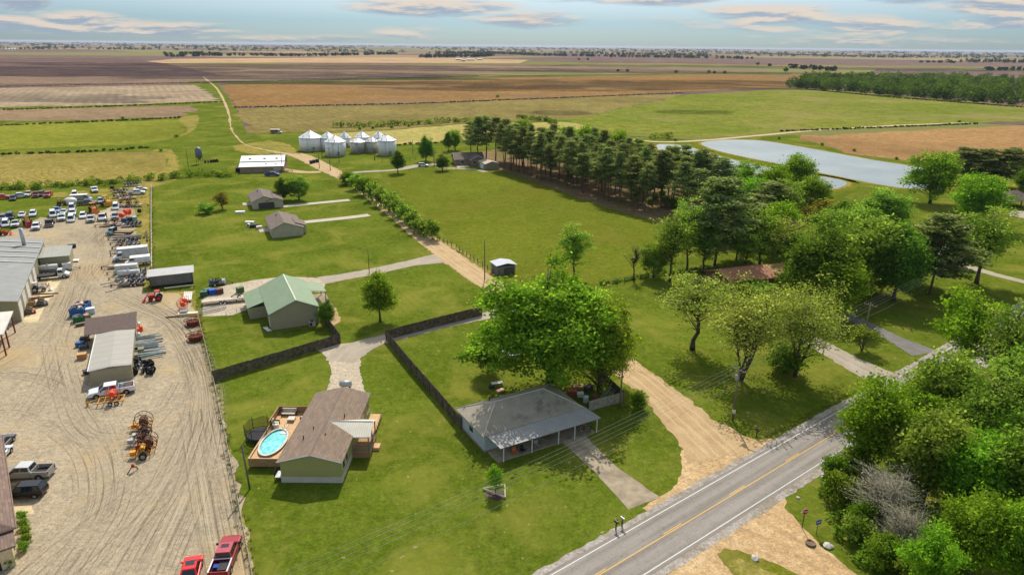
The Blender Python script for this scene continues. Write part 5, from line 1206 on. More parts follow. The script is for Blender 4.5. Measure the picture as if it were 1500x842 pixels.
# --- grain bins
corr = NT('bin_steel'); o_ = corr.pos(obj=True); sp = corr.new('ShaderNodeSeparateXYZ'); corr.link(o_, sp.inputs[0])
wv = corr.math('ABSOLUTE', corr.math('SUBTRACT', corr.math('FRACT', corr.math('MULTIPLY', sp.outputs[2], 3.0)), .5)); sh_ = corr.math('FRACT', corr.math('MULTIPLY', sp.outputs[2], .9))
corr.link(corr.mix(corr.math('MULTIPLY', corr.ramp(sh_, .9, 1.0), .3), corr.mix(corr.ramp(corr.noise(corr.pos((1, 1, .3), obj=True), .8, 5, .7), .3, .7), lin((206, 204, 198)), lin((232, 230, 224))), lin((120, 118, 114))), corr.b.inputs['Base Color'])
corr.b.inputs['Roughness'].default_value = .5; corr.b.inputs['Metallic'].default_value = .0; corr.bump(wv, .6, .08)
coner = mat('bin_roof', (212, 212, 210), .45, .2, vs=.7, var=.08); BINOLD = ribbed('bin_steel_old', (186, 180, 168), 'Z', .35, .6, .25, .15, .2, dirt=(110, 96, 84))
for i, (cx, by, wpx, ey, py_, lb, old) in enumerate([(452, 222, 33, 203, 192, 'big white grain bin at the left end of the cluster', 0), (479, 221, 23, 203, 194, 'grain bin wedged behind the front left one', 0), (489, 229.5, 30, 209, 199.5, 'front grain bin standing nearest the lane', 0),
        (504, 216, 18, 203, 194, 'far grain bin third from the left at the back', 0), (522.5, 225, 22, 209, 203.5, 'small weathered grey grain bin with dark streaks, left of two', 1), (529, 218, 22, 202, 193.5, 'far grain bin behind the left weathered one', 0),
        (544, 224.5, 18.5, 208, 202, 'small weathered grey grain bin, right of two', 1), (554, 218, 20, 202, 193, 'far grain bin behind the right weathered one', 0), (565.5, 228, 27, 207, 198.5, 'big grain bin at the right end of the cluster', 0)]):
    x, y = G(cx, by); dist = y * CP + H * SP; r_ = wpx / 2 / FOC * dist; X, Y = x, y + r_ * .9; y = Y
    he = hgt(cx, by, ey); hp = he + (hgt(cx, by, py_) - he) * .75 + .4
    o = thing('grain_bin', lb, 'grain bin', x, y, 0, 'steel grain bins')
    MB().lathe([(r_, 0), (r_, he)], 40).build('bin_wall', BINOLD if old else corr.m, o, True)
    MB().lathe([(r_ + .25, he - .05), (r_ + .2, he + .1), (.5, hp), (.45, hp + .35)], 24).build('bin_roof', coner, o)
    b = MB()
    for k in range(8): a = k * math.pi / 4 + .2; b.tube([(r_ * .8 * math.cos(a), r_ * .8 * math.sin(a), he + (hp - he) * .2 + .25), (r_ * .8 * math.cos(a), r_ * .8 * math.sin(a), he + (hp - he) * .2 + .75)], .22, 5)
    b.build('roof_vent', steel, o)
    b = MB()
    for q in (-.22, .22): b.tube([(q, -r_ - .12, .3), (q, -r_ - .12, he), (q, -.8, hp + .1)], .05, 4)
    b.build('ladder', steel, o)
    MB().b2(r_ * .4, r_ * .4 + .8, -r_ * .97, -r_ * .85, .5, 2.2).build('hatch', mat('hatch_grey', (120, 120, 118)), o)
# hopper bin
x, y = G(293, 240); o = thing('hopper_bin', 'small dark hopper bin on legs standing alone in the grass', 'grain bin', x, y, 0)
MB().lathe([(.3, 1.8), (1.5, 3.4), (1.5, 6.6), (.3, 7.5)], 18).build('hopper', mat('bin_dark', (108, 112, 116), .5, .4), o, True)
for k in range(4): a = k * math.pi / 2 + .78; MB().tube([(1.45 * math.cos(a), 1.45 * math.sin(a), 0), (1.45 * math.cos(a), 1.45 * math.sin(a), 3.6)], .08, 5).build('leg', dark, o)
for i in range(5):
    x, y = G(301 + i * 4.2, 239 - i * .4); o = thing('large_tyre', '%s big old tyre in the row beside the hopper bin' % ord_[i], 'tyre', x, y, 30 * i, 'tyres beside the hopper bin')
    MB().ring((0, 0, .55), .55, .28, 'x', 14, 6).build('tyre', black, o); MB().cyl((-.1, 0, .55), (.1, 0, .55), .32, n=10).build('rim', rust2, o)

# ================================================================== FENCES, POLES, WIRES, SIGNS
def wood_fence(px, h, label, m=wood_grey, grp=None, cat='fence'):
    w = [G(*p) for p in px]; t = thing('board_fence', label, cat, w[0][0], w[0][1], 0, grp)
    for i in range(len(w) - 1):
        a, b_ = Vector(w[i]), Vector(w[i + 1]); L_ = (b_ - a).length; an = math.atan2(b_.y - a.y, b_.x - a.x); q = MB(); k = 0; x = 0
        while x < L_:
            hh = h + random.gauss(0, .035); q.b2(x, x + .135, random.uniform(-.012, .012), .03, .03, hh); x += .15
        q.build('boards', m, t, loc=(a.x - w[0][0], a.y - w[0][1], 0), rz=an)
        q = MB()
        for z in (.4, h - .35): q.b2(0, L_, .035, .09, z, z + .09)
        q.build('rails', m, t, loc=(a.x - w[0][0], a.y - w[0][1], 0), rz=an)
        n = max(1, int(L_ / 2.4))
        for k in range(n + 1): MB().b2(-.05, .05, .04, .14, 0, h + .03).build('post', m, t, loc=(a.x - w[0][0] + math.cos(an) * L_ * k / n, a.y - w[0][1] + math.sin(an) * L_ * k / n, 0), rz=an)
    return t
wood_fence([(313, 559), (400, 533), (499, 503), (472, 467)], 1.95, 'dark weathered board fence round the front of the green-roofed building yard', mat('fence_dark', (92, 82, 68), .9, vs=1.4, var=.35))
wood_fence([(676, 629), (640, 586), (602, 542), (566, 498), (630, 481), (706, 462)], 2.0, 'long weathered board fence round the left and back of the oak yard', mat('fence_dark2', (98, 84, 68), .9, vs=1.4, var=.35))
wood_fence([(863, 602), (913, 588)], 1.7, 'pale grey board fence between the tin-roof house and the wooden pole', mat('fence_pale', (158, 148, 130), .9, vs=1.6, var=.2))
wood_fence([(913, 588), (884, 560), (866, 545)], 1.8, 'dark board fence beside the dirt lane behind the tin-roof house', MC['fence_dark'])
wire = mat('fence_wire', (170, 166, 156), .6, .3)
s = NT('chain_mesh'); tr = s.new('ShaderNodeBsdfTransparent'); mx = s.new('ShaderNodeMixShader'); mx.inputs[0].default_value = .22
s.b.inputs['Base Color'].default_value = lin((176, 172, 160)); s.link(tr.outputs[0], mx.inputs[1]); s.link(s.b.outputs[0], mx.inputs[2]); s.link(mx.outputs[0], s.out.inputs[0]); CHM = s.m
def wire_fence(px, h, label, name='wire_fence', sp_=3.0, pm=steel, pr=.04, wires=(1.0,), mesh=None, lean=.02, rail=.03):
    w = [G(*p) for p in px]; t = thing(name, label, 'fence', w[0][0], w[0][1], 0); c = subdiv(w, sp_, False); o = w[0]; b = MB()
    for z in wires: b.tube([(x - o[0], y - o[1], z * h) for x, y in c], rail, 4)
    b.build('wires', wire if rail < .04 else pm, t)
    for x, y in c[:98]:
        hh = h * random.uniform(.93, 1.06); MB().tube([(0, 0, 0), (random.gauss(0, lean), random.gauss(0, lean), hh)], pr, 5).build('post', pm, t, loc=(x - o[0], y - o[1], 0))
    if mesh:
        q = MB()
        for i in range(len(c) - 1):
            a, b_ = c[i], c[i + 1]; q.add([(a[0] - o[0], a[1] - o[1], .05), (b_[0] - o[0], b_[1] - o[1], .05), (b_[0] - o[0], b_[1] - o[1], h), (a[0] - o[0], a[1] - o[1], h)], [(0, 1, 2, 3)])
        q.build('mesh_panel', CHM, t)
    return t
wire_fence([(291, 470), (300, 505), (313, 560), (340, 690), (368, 838), (380, 900)], 1.3, 'wire mesh fence along the right edge of the gravel yard', 'chain_link_fence', 2.6, pm=mat('fence_post_grey', (150, 140, 122)), mesh=True, pr=.045, wires=(1.0, .1))
wire_fence([(222, 274), (222, 330), (223, 397)], 1.2, 'pale pipe fence between the back lot of the yard and the lawn', 'pipe_fence', 4.0, pm=mat('pipe_pale', (182, 176, 164)), pr=.07, wires=(1.0, .55), rail=.06)
posts = mat('cedar_post', (84, 70, 56), .95, vs=4, var=.3)
wire_fence([(644, 352), (668, 364), (700, 386), (722, 400), (731, 404)], 1.25, 'old post-and-wire fence between the dirt lane and the pasture', 'post_fence', 2.3, pm=posts, pr=.09, wires=(.9, .6, .3), lean=.09, rail=.012)
wire_fence([(880, 421), (915, 414), (950, 407), (1000, 400), (1050, 396), (1100, 392)], 1.3, 'old post-and-wire fence at the bottom of the pasture under the trees', 'post_fence', 2.2, pm=posts, pr=.09, wires=(.9, .5), lean=.1, rail=.012)
wire_fence([(600, 251), (640, 250), (668, 249), (700, 250)], 1.1, 'thin post fence along the house drive at the top of the pasture', 'post_fence', 4.0, pm=posts, pr=.06, wires=(.9,), rail=.012)
wire_fence([(560, 238), (600, 236), (625, 232)], 1.2, 'post fence behind the lawn right of the grain bins', 'post_fence', 3.0, pm=posts, pr=.08, wires=(.9,), rail=.012)
wire_fence([(225, 262), (255, 260), (300, 258), (345, 257)], 1.1, 'dark post fence in the ditch above the houses lawn', 'post_fence', 4.0, pm=posts, pr=.06, wires=(.9,), rail=.012)
wire_fence([(332, 464), (362, 455), (372, 452)], 1.2, 'short wire fence between the lattice panel and the green-roofed building', 'wire_fence', 2.0, pm=steel, pr=.04, wires=(1.0, .5, .1))
# lattice gate
x0, y0 = G(292, 461); x1, y1 = G(332, 452); an = math.degrees(math.atan2(y1 - y0, x1 - x0)); L_ = math.dist((x0, y0), (x1, y1))
t = thing('picket_panel', 'white slatted panel fence at the corner of the green-roofed building yard', 'fence', x0, y0, an); b = MB(); x = 0
while x < L_: b.b2(x, x + .16, 0, .04, .1, 1.15); x += .32
b.build('pickets', white, t); MB().b2(0, L_, .05, .1, .2, .32).b2(0, L_, .05, .1, .95, 1.07).build('rails', mat('dark_board', (72, 60, 52)), t)

def utility_pole(px, py, h, label, arm=None, trans=0, name='utility_pole', world=None, lean=0, m=pole_wood, r=.14):
    x, y = world if world else G(px, py); t = thing(name, label, 'pole', x, y, 0)
    MB().tube([(0, 0, 0), (lean, 0, h)], [r * 1.15, r * .8], 8).build('pole', m, t, True)
    if arm is not None:
        a = R(arm); MB().box((lean, 0, h - .5), (2.3, .11, .13), rot=a).build('crossarm', m, t)
        for k in (-1.05, -.35, .4, 1.05): MB().cyl((lean + k * math.cos(a), k * math.sin(a), h - .43), (lean + k * math.cos(a), k * math.sin(a), h - .2), .05, .03, 6).build('insulator', mat('porcelain', (190, 186, 180), .3), t)
    for k in range(trans): a = R((arm or 0) + 90 + 180 * k); MB().lathe([(.22, 0), (.25, .05), (.25, .75), (.12, .85)], 12, (lean + .4 * math.cos(a), .4 * math.sin(a), h - 1.9)).build('transformer', mat('transformer_grey', (150, 154, 156), .5), t)
    return t
PD = math.degrees(math.atan2(116.1 - 89, 65.2 - 32.9))
utility_pole(1073, 615, 8.7, 'tall utility pole with transformer and crossarm on the lawn by the highway', arm=PD + 90, trans=1, world=(32.9, 89.0))
MB_ = MB().b2(-.2, .2, -.28, -.1, 1.3, 1.8); o = MB_.build('meter_box', white, bpy.data.objects['utility_pole'])
utility_pole(0, 0, 8.7, 'utility pole with crossarm among the shaded lawns between the drives', arm=PD + 90, world=(65.2, 116.1))
utility_pole(366, 716, 6.3, 'dark leaning pole beside the wire fence left of the mobile home', name='utility_pole', lean=-.25, m=mat('pole_dark', (96, 92, 80)), r=.11)
utility_pole(710, 409, 9.4, 'tall thin pole standing beside the dirt lane by the little grey shelter', r=.12, trans=0, m=MC['pole_dark'])
utility_pole(541, 401, 6.2, 'thin dark pole on the lawn behind the lone maple', r=.09, m=MC['pole_dark'])
utility_pole(908, 597, 6.8, 'weathered wooden pole at the corner of the pale fence', r=.13)
utility_pole(472, 233, 9.5, 'pole in front of the left grain bins, left of four', r=.14, arm=20, m=MC['pole_dark']) ; utility_pole(484, 250, 10, 'pole in front of the grain bins, second of four', r=.14, arm=20, m=MC['pole_dark'])
utility_pole(468, 247, 7, 'short pole in front of the left grain bins beside the lane', r=.13, m=MC['pole_dark']); utility_pole(497, 239, 8, 'pole right in front of the nearest grain bin', r=.12, m=MC['pole_dark'])
utility_pole(414, 251, 8, 'pole beside the right end of the white-roofed barn', r=.12, m=MC['pole_dark']); utility_pole(276, 245, 8, 'pole in the grass left of the hopper bin', r=.12, m=MC['pole_dark'])
utility_pole(605, 225, 7, 'pole behind the lawn between grain bins and brick house', r=.12, m=MC['pole_dark']); utility_pole(636, 243, 7, 'pole beside the drive near the brick house', r=.16, m=MC['pole_dark'])
utility_pole(549, 235, 3, 'short post on the lawn in front of the right grain bins', r=.2, m=MC['pole_dark'])
def wire_(a, b_, sag, label, r=.012, grp='overhead lines'):
    pts = [];
    for i in range(17):
        f = i / 16; pts.append((a[0] + (b_[0] - a[0]) * f, a[1] + (b_[1] - a[1]) * f, a[2] + (b_[2] - a[2]) * f - sag * 4 * f * (1 - f)))
    o = MB().tube([(p[0] - a[0], p[1] - a[1], p[2] - a[2]) for p in pts], r, 5).build('power_line', mat('wire_grey', (128, 128, 126), .8, 0), loc=a); tag(o, label, 'cable', grp)
q = R(PD + 90); dx, dy = math.cos(q), math.sin(q); A_, B_ = (32.9, 89.0), (65.2, 116.1); C_ = (-30.2, 38.8)
for k, z, l in ((1.05, 8.5, 'outer top power line'), (.4, 8.5, 'inner top power line'), (-.35, 8.5, 'third power line from the top'), (-1.05, 8.5, 'fourth power line from the top'), (0, 6.0, 'lowest telephone cable')):
    wire_((A_[0] + k * dx, A_[1] + k * dy, z), (C_[0] + k * dx, C_[1] + k * dy, z), .7 if z > 7 else 1.0, l + ' crossing the front lawn from the transformer pole')
    wire_((A_[0] + k * dx, A_[1] + k * dy, z), (B_[0] + k * dx, B_[1] + k * dy, z), .4, l + ' between the transformer pole and the next pole')
    wire_((B_[0] + k * dx, B_[1] + k * dy, z), (B_[0] + (B_[0] - A_[0]) * 1.3 + k * dx, B_[1] + (B_[1] - A_[1]) * 1.3 + k * dy, z + .5), .5, l + ' running on to the upper right from the second pole')
wire_((32.9, 89, 6.8), (*G(1182, 600), 0), 0, 'guy wire from the transformer pole down to the lawn'); wire_((G(366, 716)[0] - .2, G(366, 716)[1], 6.0), (*G(345, 712), 0), 0, 'guy wire of the dark pole left of the mobile home', .015)
wire_((*G(908, 597), 6.5), (32.9, 89, 7.4), .5, 'service cable from the transformer pole to the wooden pole')

def mailbox(px, py, label, c=(70, 66, 62)):
    x, y = G(px, py); t = thing('mailbox', label, 'mailbox', x, y, math.degrees(math.atan2(hd.y, hd.x)), 'roadside mailboxes')
    MB().b2(-.06, .06, -.06, .06, 0, 1.05).build('post', mat('mail_post', (66, 52, 42)), t); b = MB(); n = 8
    prof = [(-.12, 1.05), (.12, 1.05)] + [(.12 * math.cos(math.pi * i / n), 1.2 + .12 * math.sin(math.pi * i / n)) for i in range(n + 1)]
    b.add([(x_, y_, z_) for y_ in (-.32, .3) for x_, z_ in prof], [tuple(range(len(prof))), tuple(reversed(range(len(prof), 2 * len(prof))))] + [(i, i + len(prof), (i + 1) % len(prof) + len(prof), (i + 1) % len(prof)) for i in range(len(prof))])
    b.build('box', mat('mailbox_%d' % c[0], c, .4, .3), t); MB().b2(.13, .15, -.05, .1, 1.2, 1.42).build('flag', mat('flag_red', (180, 30, 26)), t)
mailbox(902, 776, 'dark mailbox on a brown post by the highway, left of the pair'); mailbox(911, 771, 'pale mailbox by the highway, right of the pair', (170, 170, 168)); mailbox(1108, 640, 'mailbox by the mouth of the dirt lane near the transformer pole', (52, 52, 54))
# stop sign and blue sign
x, y = G(1175, 774); t = thing('stop_sign', 'red octagonal stop sign on a dark post beside the dirt side road', 'sign', x, y, 12)
MB().b2(-.04, .04, .03, .09, 0, 2.5).build('post', mat('sign_post', (66, 72, 60)), t)
oc = [(.38 * 1.08 * math.cos(R(22.5 + 45 * i)), .38 * 1.08 * math.sin(R(22.5 + 45 * i))) for i in range(8)]
def plate(par, name, poly, z, y0_, y1_, m):
    b = MB(); n = len(poly); b.add([(p_[0], yy_, z + p_[1]) for yy_ in (y0_, y1_) for p_ in poly], [tuple(range(n)), tuple(reversed(range(n, 2 * n)))] + [(i, i + n, (i + 1) % n + n, (i + 1) % n) for i in range(n)]); return b.build(name, m, par)
pl = plate(t, 'sign_plate', oc, 2.35, 0, .02, mat('sign_white', (230, 226, 220))); plate(pl, 'red_field', [(a * .93, c_ * .93) for a, c_ in oc], 2.35, -.008, 0.0, mat('sign_red', (176, 24, 34), .4))
fc = bpy.data.curves.new('lettering', 'FONT'); fc.body = 'STOP'; fc.size = .32; fc.align_x = 'CENTER'; fc.align_y = 'CENTER'; fc.extrude = .004
tmp = bpy.data.objects.new('tmp', fc); COL.objects.link(tmp); bpy.context.view_layer.update(); me = bpy.data.meshes.new_from_object(tmp.evaluated_get(bpy.context.evaluated_depsgraph_get())); bpy.data.objects.remove(tmp)
me.materials.clear(); me.materials.append(MC['sign_white']); me.name = 'lettering'; lo = bpy.data.objects.new('lettering', me); COL.objects.link(lo); lo.parent = pl; lo.location = (0, -.014, 2.35); lo.rotation_euler = (R(90), 0, 0)
x, y = G(1196, 783); t = thing('blue_sign', 'small square blue sign with white bar on a thin post right of the stop sign', 'sign', x, y, 20); MB().b2(-.03, .03, .03, .08, 0, 1.9).build('post', MC['sign_post'], t)
pl = plate(t, 'sign_plate', [(-.36, -.3), (.36, -.3), (.36, .3), (-.36, .3)], 1.75, 0, .02, mat('sign_blue', (42, 84, 150), .4)); plate(pl, 'white_bar', [(-.25, -.04), (.25, -.04), (.25, .06), (-.25, .06)], 1.75, -.008, -.001, MC['sign_white'])
x, y = G(1187, 797); t = thing('culvert_pipe', 'round brown culvert end lying at the edge of the dirt side road', 'pipe', x, y, 40); MB().ring((0, 0, .18), .48, .1, 'z', 18, 6).build('pipe_rim', mat('pipe_brown', (120, 92, 66)), t); MB().cyl((0, 0, .02), (0, 0, .2), .42, n=16).build('pipe_cap', mat('pipe_dirt', (106, 84, 62)), t)
def rock(px, py, r_, label, c=(190, 180, 166), grp=None):
    b = MB(); n = 7
    for k, (rr, z) in enumerate([(.9, 0), (1.0, .3), (.75, .65), (.3, .85)]): pass
    b.lathe([(r_ * .9, 0), (r_, r_ * .3), (r_ * .7, r_ * .6), (r_ * .25, r_ * .8)], 7); b.v = [(x_ * random.uniform(.8, 1.2), y_ * random.uniform(.8, 1.2), z_ * random.uniform(.85, 1.15)) for x_, y_, z_ in b.v]
    o = b.build('rock', mat('rock_%d' % c[0], c, .9, vs=5), loc=(*G(px, py), 0)); tag(o, label, 'rock', grp)
rock(1213, 800, .55, 'whitish boulder right of the culvert pipe'); rock(1106, 818, .5, 'pale boulder on the small grass island'); rock(1169, 729, .25, 'pale stone in the grass left of the stop sign')
for i in range(26):
    rock(random.uniform(1205, 1214), 672 + i * 1.7, random.uniform(.2, .42), 'loose pale stone of the culvert rip-rap by the highway', (196, 188, 190) if i % 3 else (120, 104, 96), 'rip-rap stones by the culvert')
# young tree frame
x, y = G(726, 722); t = thing('timber_frame', 'triangular frame of grey timbers laid round the feathery young tree', 'frame', x, y, 0)
v3 = [(-1.6, .6, .25), (1.2, -1.1, .25), (1.1, 1.5, .25)]
for i in range(3): MB().tube([v3[i], v3[(i + 1) % 3]], .09, 5).build('beam', mat('grey_timber', (176, 166, 150)), t)
o = land('mulch', [(710, 725), (724, 717), (738, 719), (740, 728), (728, 733)], .03, mat('mulch', (70, 52, 40)), smooth=True, jit=.05)
#VEH
# ================================================================== VEHICLES AND YARD THINGS
chrome = mat('dull_chrome', (150, 150, 150), .3, .8, vs=4); tail = mat('tail_red', (150, 20, 20), .35); lamp = mat('lamp_clear', (200, 204, 206), .2); carglass = glassy('car_glass', (24, 30, 36), .1); bedm = mat('bed_liner', (52, 50, 50), .8); rimm = mat('wheel_rim', (160, 160, 160), .35, .5)
def paintm(c): return mat('car_paint_%d_%d_%d' % c, c, .32, .1, .05, 1.0, spec=.5)
def wheel_(par, x, y, r=.39, w=.27, rm=None):
    o = MB().cyl((0, -w / 2, 0), (0, w / 2, 0), r, n=16).build('wheel', black, par, loc=(x, y, r))
    MB().cyl((0, -w / 2 - .012, 0), (0, w / 2 + .012, 0), r * .58, n=10).build('rim', rm or rimm, o); return o
def frus(b, x0, x1, y, z0, X0, X1, Y, z1):
    b.add([(x0, -y, z0), (x1, -y, z0), (x1, y, z0), (x0, y, z0), (X0, -Y, z1), (X1, -Y, z1), (X1, Y, z1), (X0, Y, z1)], [(3, 2, 1, 0), (4, 5, 6, 7), (0, 1, 5, 4), (1, 2, 6, 5), (2, 3, 7, 6), (3, 0, 4, 7)]); return b
def fq(b, q, i0=.06, i1=.94, j0=.12, j1=.9, off=.012):
    """pane lying just outside a quad face given as a,b (bottom), c,d (top)"""
    a, b_, c, d = [Vector(v) for v in q]; n = (b_ - a).cross(d - a).normalized() * off
    def pt(u, v): return a.lerp(b_, u).lerp(d.lerp(c, u), v) + n
    k = [pt(i0, j0), pt(i1, j0), pt(i1, j1), pt(i0, j1)]; b.slab([tuple(v) for v in k], .004) if 0 else b.add([tuple(v) for v in k], [(0, 1, 2, 3)])
def windows(par, x0, x1, y, z0, X0, X1, Y, z1, split=2, rear=True):
    A, B, C, D = (x0, -y, z0), (x1, -y, z0), (x1, y, z0), (x0, y, z0); E, F_, G_, H_ = (X0, -Y, z1), (X1, -Y, z1), (X1, Y, z1), (X0, Y, z1)
    b = MB(); fq(b, (B, C, G_, F_), .05, .95, .06, .92); b.build('windshield', carglass, par)
    if rear: b = MB(); fq(b, (D, A, E, H_), .08, .92, .15, .88); b.build('rear_window', carglass, par)
    for q in ((A, B, F_, E), (C, D, H_, G_)):
        for k in range(split):
            b = MB(); fq(b, q, .05 + k * .9 / split + .02, .05 + (k + 1) * .9 / split - .02, .12, .86); b.build('side_window', carglass, par)
def lights(par, xf, xr, y, zf=.8, zr=.95):
    for s_ in (-1, 1):
        MB().b2(xf - .03, xf + .03, s_ * y - .17, s_ * y + .17, zf - .08, zf + .09).build('headlight', lamp, par)
        MB().b2(xr - .03, xr + .03, s_ * (y + .04) - .08, s_ * (y + .04) + .08, zr - .18, zr + .18).build('tail_light', tail, par)
def arches(par, xs, y, r=.47):
    for x in xs:
        for s_ in (-1, 1): MB().cyl((x, s_ * y - .01, .42), (x, s_ * (y + .012), .42), r, n=14).build('wheel_arch', black, par)
def pickup(label, x, y, rz, c, crew=True, cargo=None, L=5.9, name='pickup_truck', grp=None, rail=None, utility=False, roofc=None):
    t = thing(name, label, 'pickup truck', x, y, rz, grp); m = paintm(c); k = L / 5.9
    b = MB(); cabr = -.95 if crew else -.1
    b.side([(2.95 * k, .45), (2.98 * k, .8), (2.88 * k, 1.03), (2.5 * k, 1.14), (1.5 * k, 1.22), (cabr, 1.24), (cabr, .42)], 2.0, .1)
    b.build('body', m, t, False)
    b = MB(); frus(b, cabr, 1.65 * k, .93, 1.22, cabr + .2, .85 * k, .74, 1.86); b.build('cab', paintm(roofc) if roofc else m, t)
    windows(t, cabr, 1.65 * k, .93, 1.22, cabr + .2, .85 * k, .74, 1.86, 2 if crew else 1)
    bb = MB(); xe = -2.95 * k
    if utility: bb.b2(xe, cabr - .04, -1.0, -.6, .5, 1.5).b2(xe, cabr - .04, .6, 1.0, .5, 1.5).b2(xe, cabr - .04, -.6, .6, .5, .8)
    else: bb.b2(xe, cabr - .02, -1.0, -.9, .48, 1.25).b2(xe, cabr - .02, .9, 1.0, .48, 1.25).b2(xe, xe + .08, -.9, .9, .5, 1.25)
    bb.build('bed', m, t)
    MB().b2(xe + .09, cabr - .05, -.89, .89, .5, .72).build('bed_floor', bedm, t)
    if rail: MB().b2(xe, cabr - .02, -1.0, -.86, 1.255, 1.3).b2(xe, cabr - .02, .86, 1.0, 1.255, 1.3).b2(cabr - .16, cabr - .02, -.86, .86, 1.255, 1.3).build('bed_rail', paintm(rail), t)
    MB().b2(2.92 * k, 3.05 * k, -.95, .95, .42, .62).build('front_bumper', chrome, t); MB().b2(xe - .14, xe - .01, -.95, .95, .45, .62).build('rear_bumper', chrome, t)
    MB().b2(2.95 * k, 3.0 * k, -.55, .55, .66, .98).build('grille', dark, t)
    lights(t, 2.95 * k, xe, .76, .86); arches(t, (1.95 * k, -1.85 * k), 1.0)
    for xx in (1.95 * k, -1.85 * k):
        for s_ in (-1, 1): wheel_(t, xx, s_ * .88)
    for s_ in (-1, 1): MB().b2(1.2 * k, 1.35 * k, s_ * 1.12 - .12, s_ * 1.12 + .12, 1.2, 1.42).build('mirror', dark, t)
    return t
def car(label, x, y, rz, c, kind='sedan', name='parked_car', cat='car', grp=None, L=4.6, sun=False):
    t = thing(name, label, cat, x, y, rz, grp); m = paintm(c); h = L / 2
    zb, zt = (.92, 1.42) if kind == 'sedan' else ((1.0, 1.68) if kind == 'suv' else (1.15, 2.0))
    x0, X0 = (-h + .75, -h + 1.55) if kind == 'sedan' else (-h + .08, -h + .45)
    x1, X1 = (1.25, .35) if kind != 'van' else (h - .75, h - 1.4)
    MB().side([(h - .05, .38), (h, .62), (h - .18, .8), (h - 1.0, zb - .03), (x1, zb + .02), (-h + .1, zb + .02), (-h, .75), (-h + .06, .36)], 1.84, .12).build('body', m, t)
    b = MB(); frus(b, x0, x1, .86, zb, X0, X1, .64, zt); b.build('roof', m, t); windows(t, x0, x1, .86, zb, X0, X1, .64, zt, 2 if kind != 'van' else 3)
    if sun: MB().b2(X0 + .5, X0 + 1.2, -.45, .45, zt, zt + .012).build('sunroof', carglass, t)
    MB().b2(h - .06, h + .03, -.8, .8, .34, .52).build('front_bumper', mat('bumper_%d' % c[0], tuple(int(v * .8) for v in c), .5), t)
    lights(t, h - .06, -h + .02, .68, .68, .82); arches(t, (h - .95, -h + .9), .92, .4)
    for xx in (h - .95, -h + .9):
        for s_ in (-1, 1): wheel_(t, xx, s_ * .82, .34, .22)
    for s_ in (-1, 1): MB().b2(x1 - .35, x1 - .2, s_ * 1.0 - .1, s_ * 1.0 + .1, zb, zb + .17).build('mirror', m, t)
    return t
def boxtruck(label, x, y, rz, c, cargo, L=7.0, hh=2.9, flat=False, name='box_truck', grp=None):
    t = thing(name, label, 'truck', x, y, rz, grp); m = paintm(c); h = L / 2
    MB().side([(h, .5), (h + .02, .95), (h - .6, 1.25), (h - .95, 1.35), (h - 2.2, 1.35), (h - 2.2, .5)], 2.05, .1).build('body', m, t)
    b = MB(); frus(b, h - 2.2, h - .75, .97, 1.33, h - 2.15, h - 1.25, .85, 2.15); b.build('cab', m, t); windows(t, h - 2.2, h - .75, .97, 1.33, h - 2.15, h - 1.25, .85, 2.15, 1)
    if flat: MB().b2(-h, h - 2.35, -1.15, 1.15, .95, 1.1).build('flat_bed', cargo, t); MB().b2(h - 2.45, h - 2.35, -1.1, 1.1, 1.1, 2.1).build('headboard', dark, t)
    else: MB().b2(-h, h - 2.28, -1.15, 1.15, .85, hh).build('cargo_box', cargo, t); MB().b2(-h, h - 1.2, -1.16, 1.16, hh, hh + .05).build('box_roof', white, t)
    MB().b2(-h, h - .3, -.45, .45, .5, .84).build('chassis', dark, t); MB().b2(h, h + .12, -.95, .95, .4, .65).build('front_bumper', chrome, t); lights(t, h - .02, -h - .02, .76, .85, .7)
    for xx in (h - .95, -h + 1.3):
        for s_ in (-1, 1): wheel_(t, xx, s_ * .9, .45, .3)
    return t
def reel(par, x, z, r=.8, w=.9, m=rust, name='reel', y=0, drum=None, hoops=2):
    o = MB().cyl((x, y - w / 2, z), (x, y + w / 2, z), r * .45, n=14).build(name, drum or m, par)
    for s_ in (-1, 1):
        b = MB().ring((x, y + s_ * w / 2, z), r, .045, 'y', 22, 4)
        for k in range(6): a = k * math.pi / 3; b.tube([(x, y + s_ * w / 2, z), (x + r * math.cos(a), y + s_ * w / 2, z + r * math.sin(a))], .03, 4)
        b.build('flange', m, o)
    return o
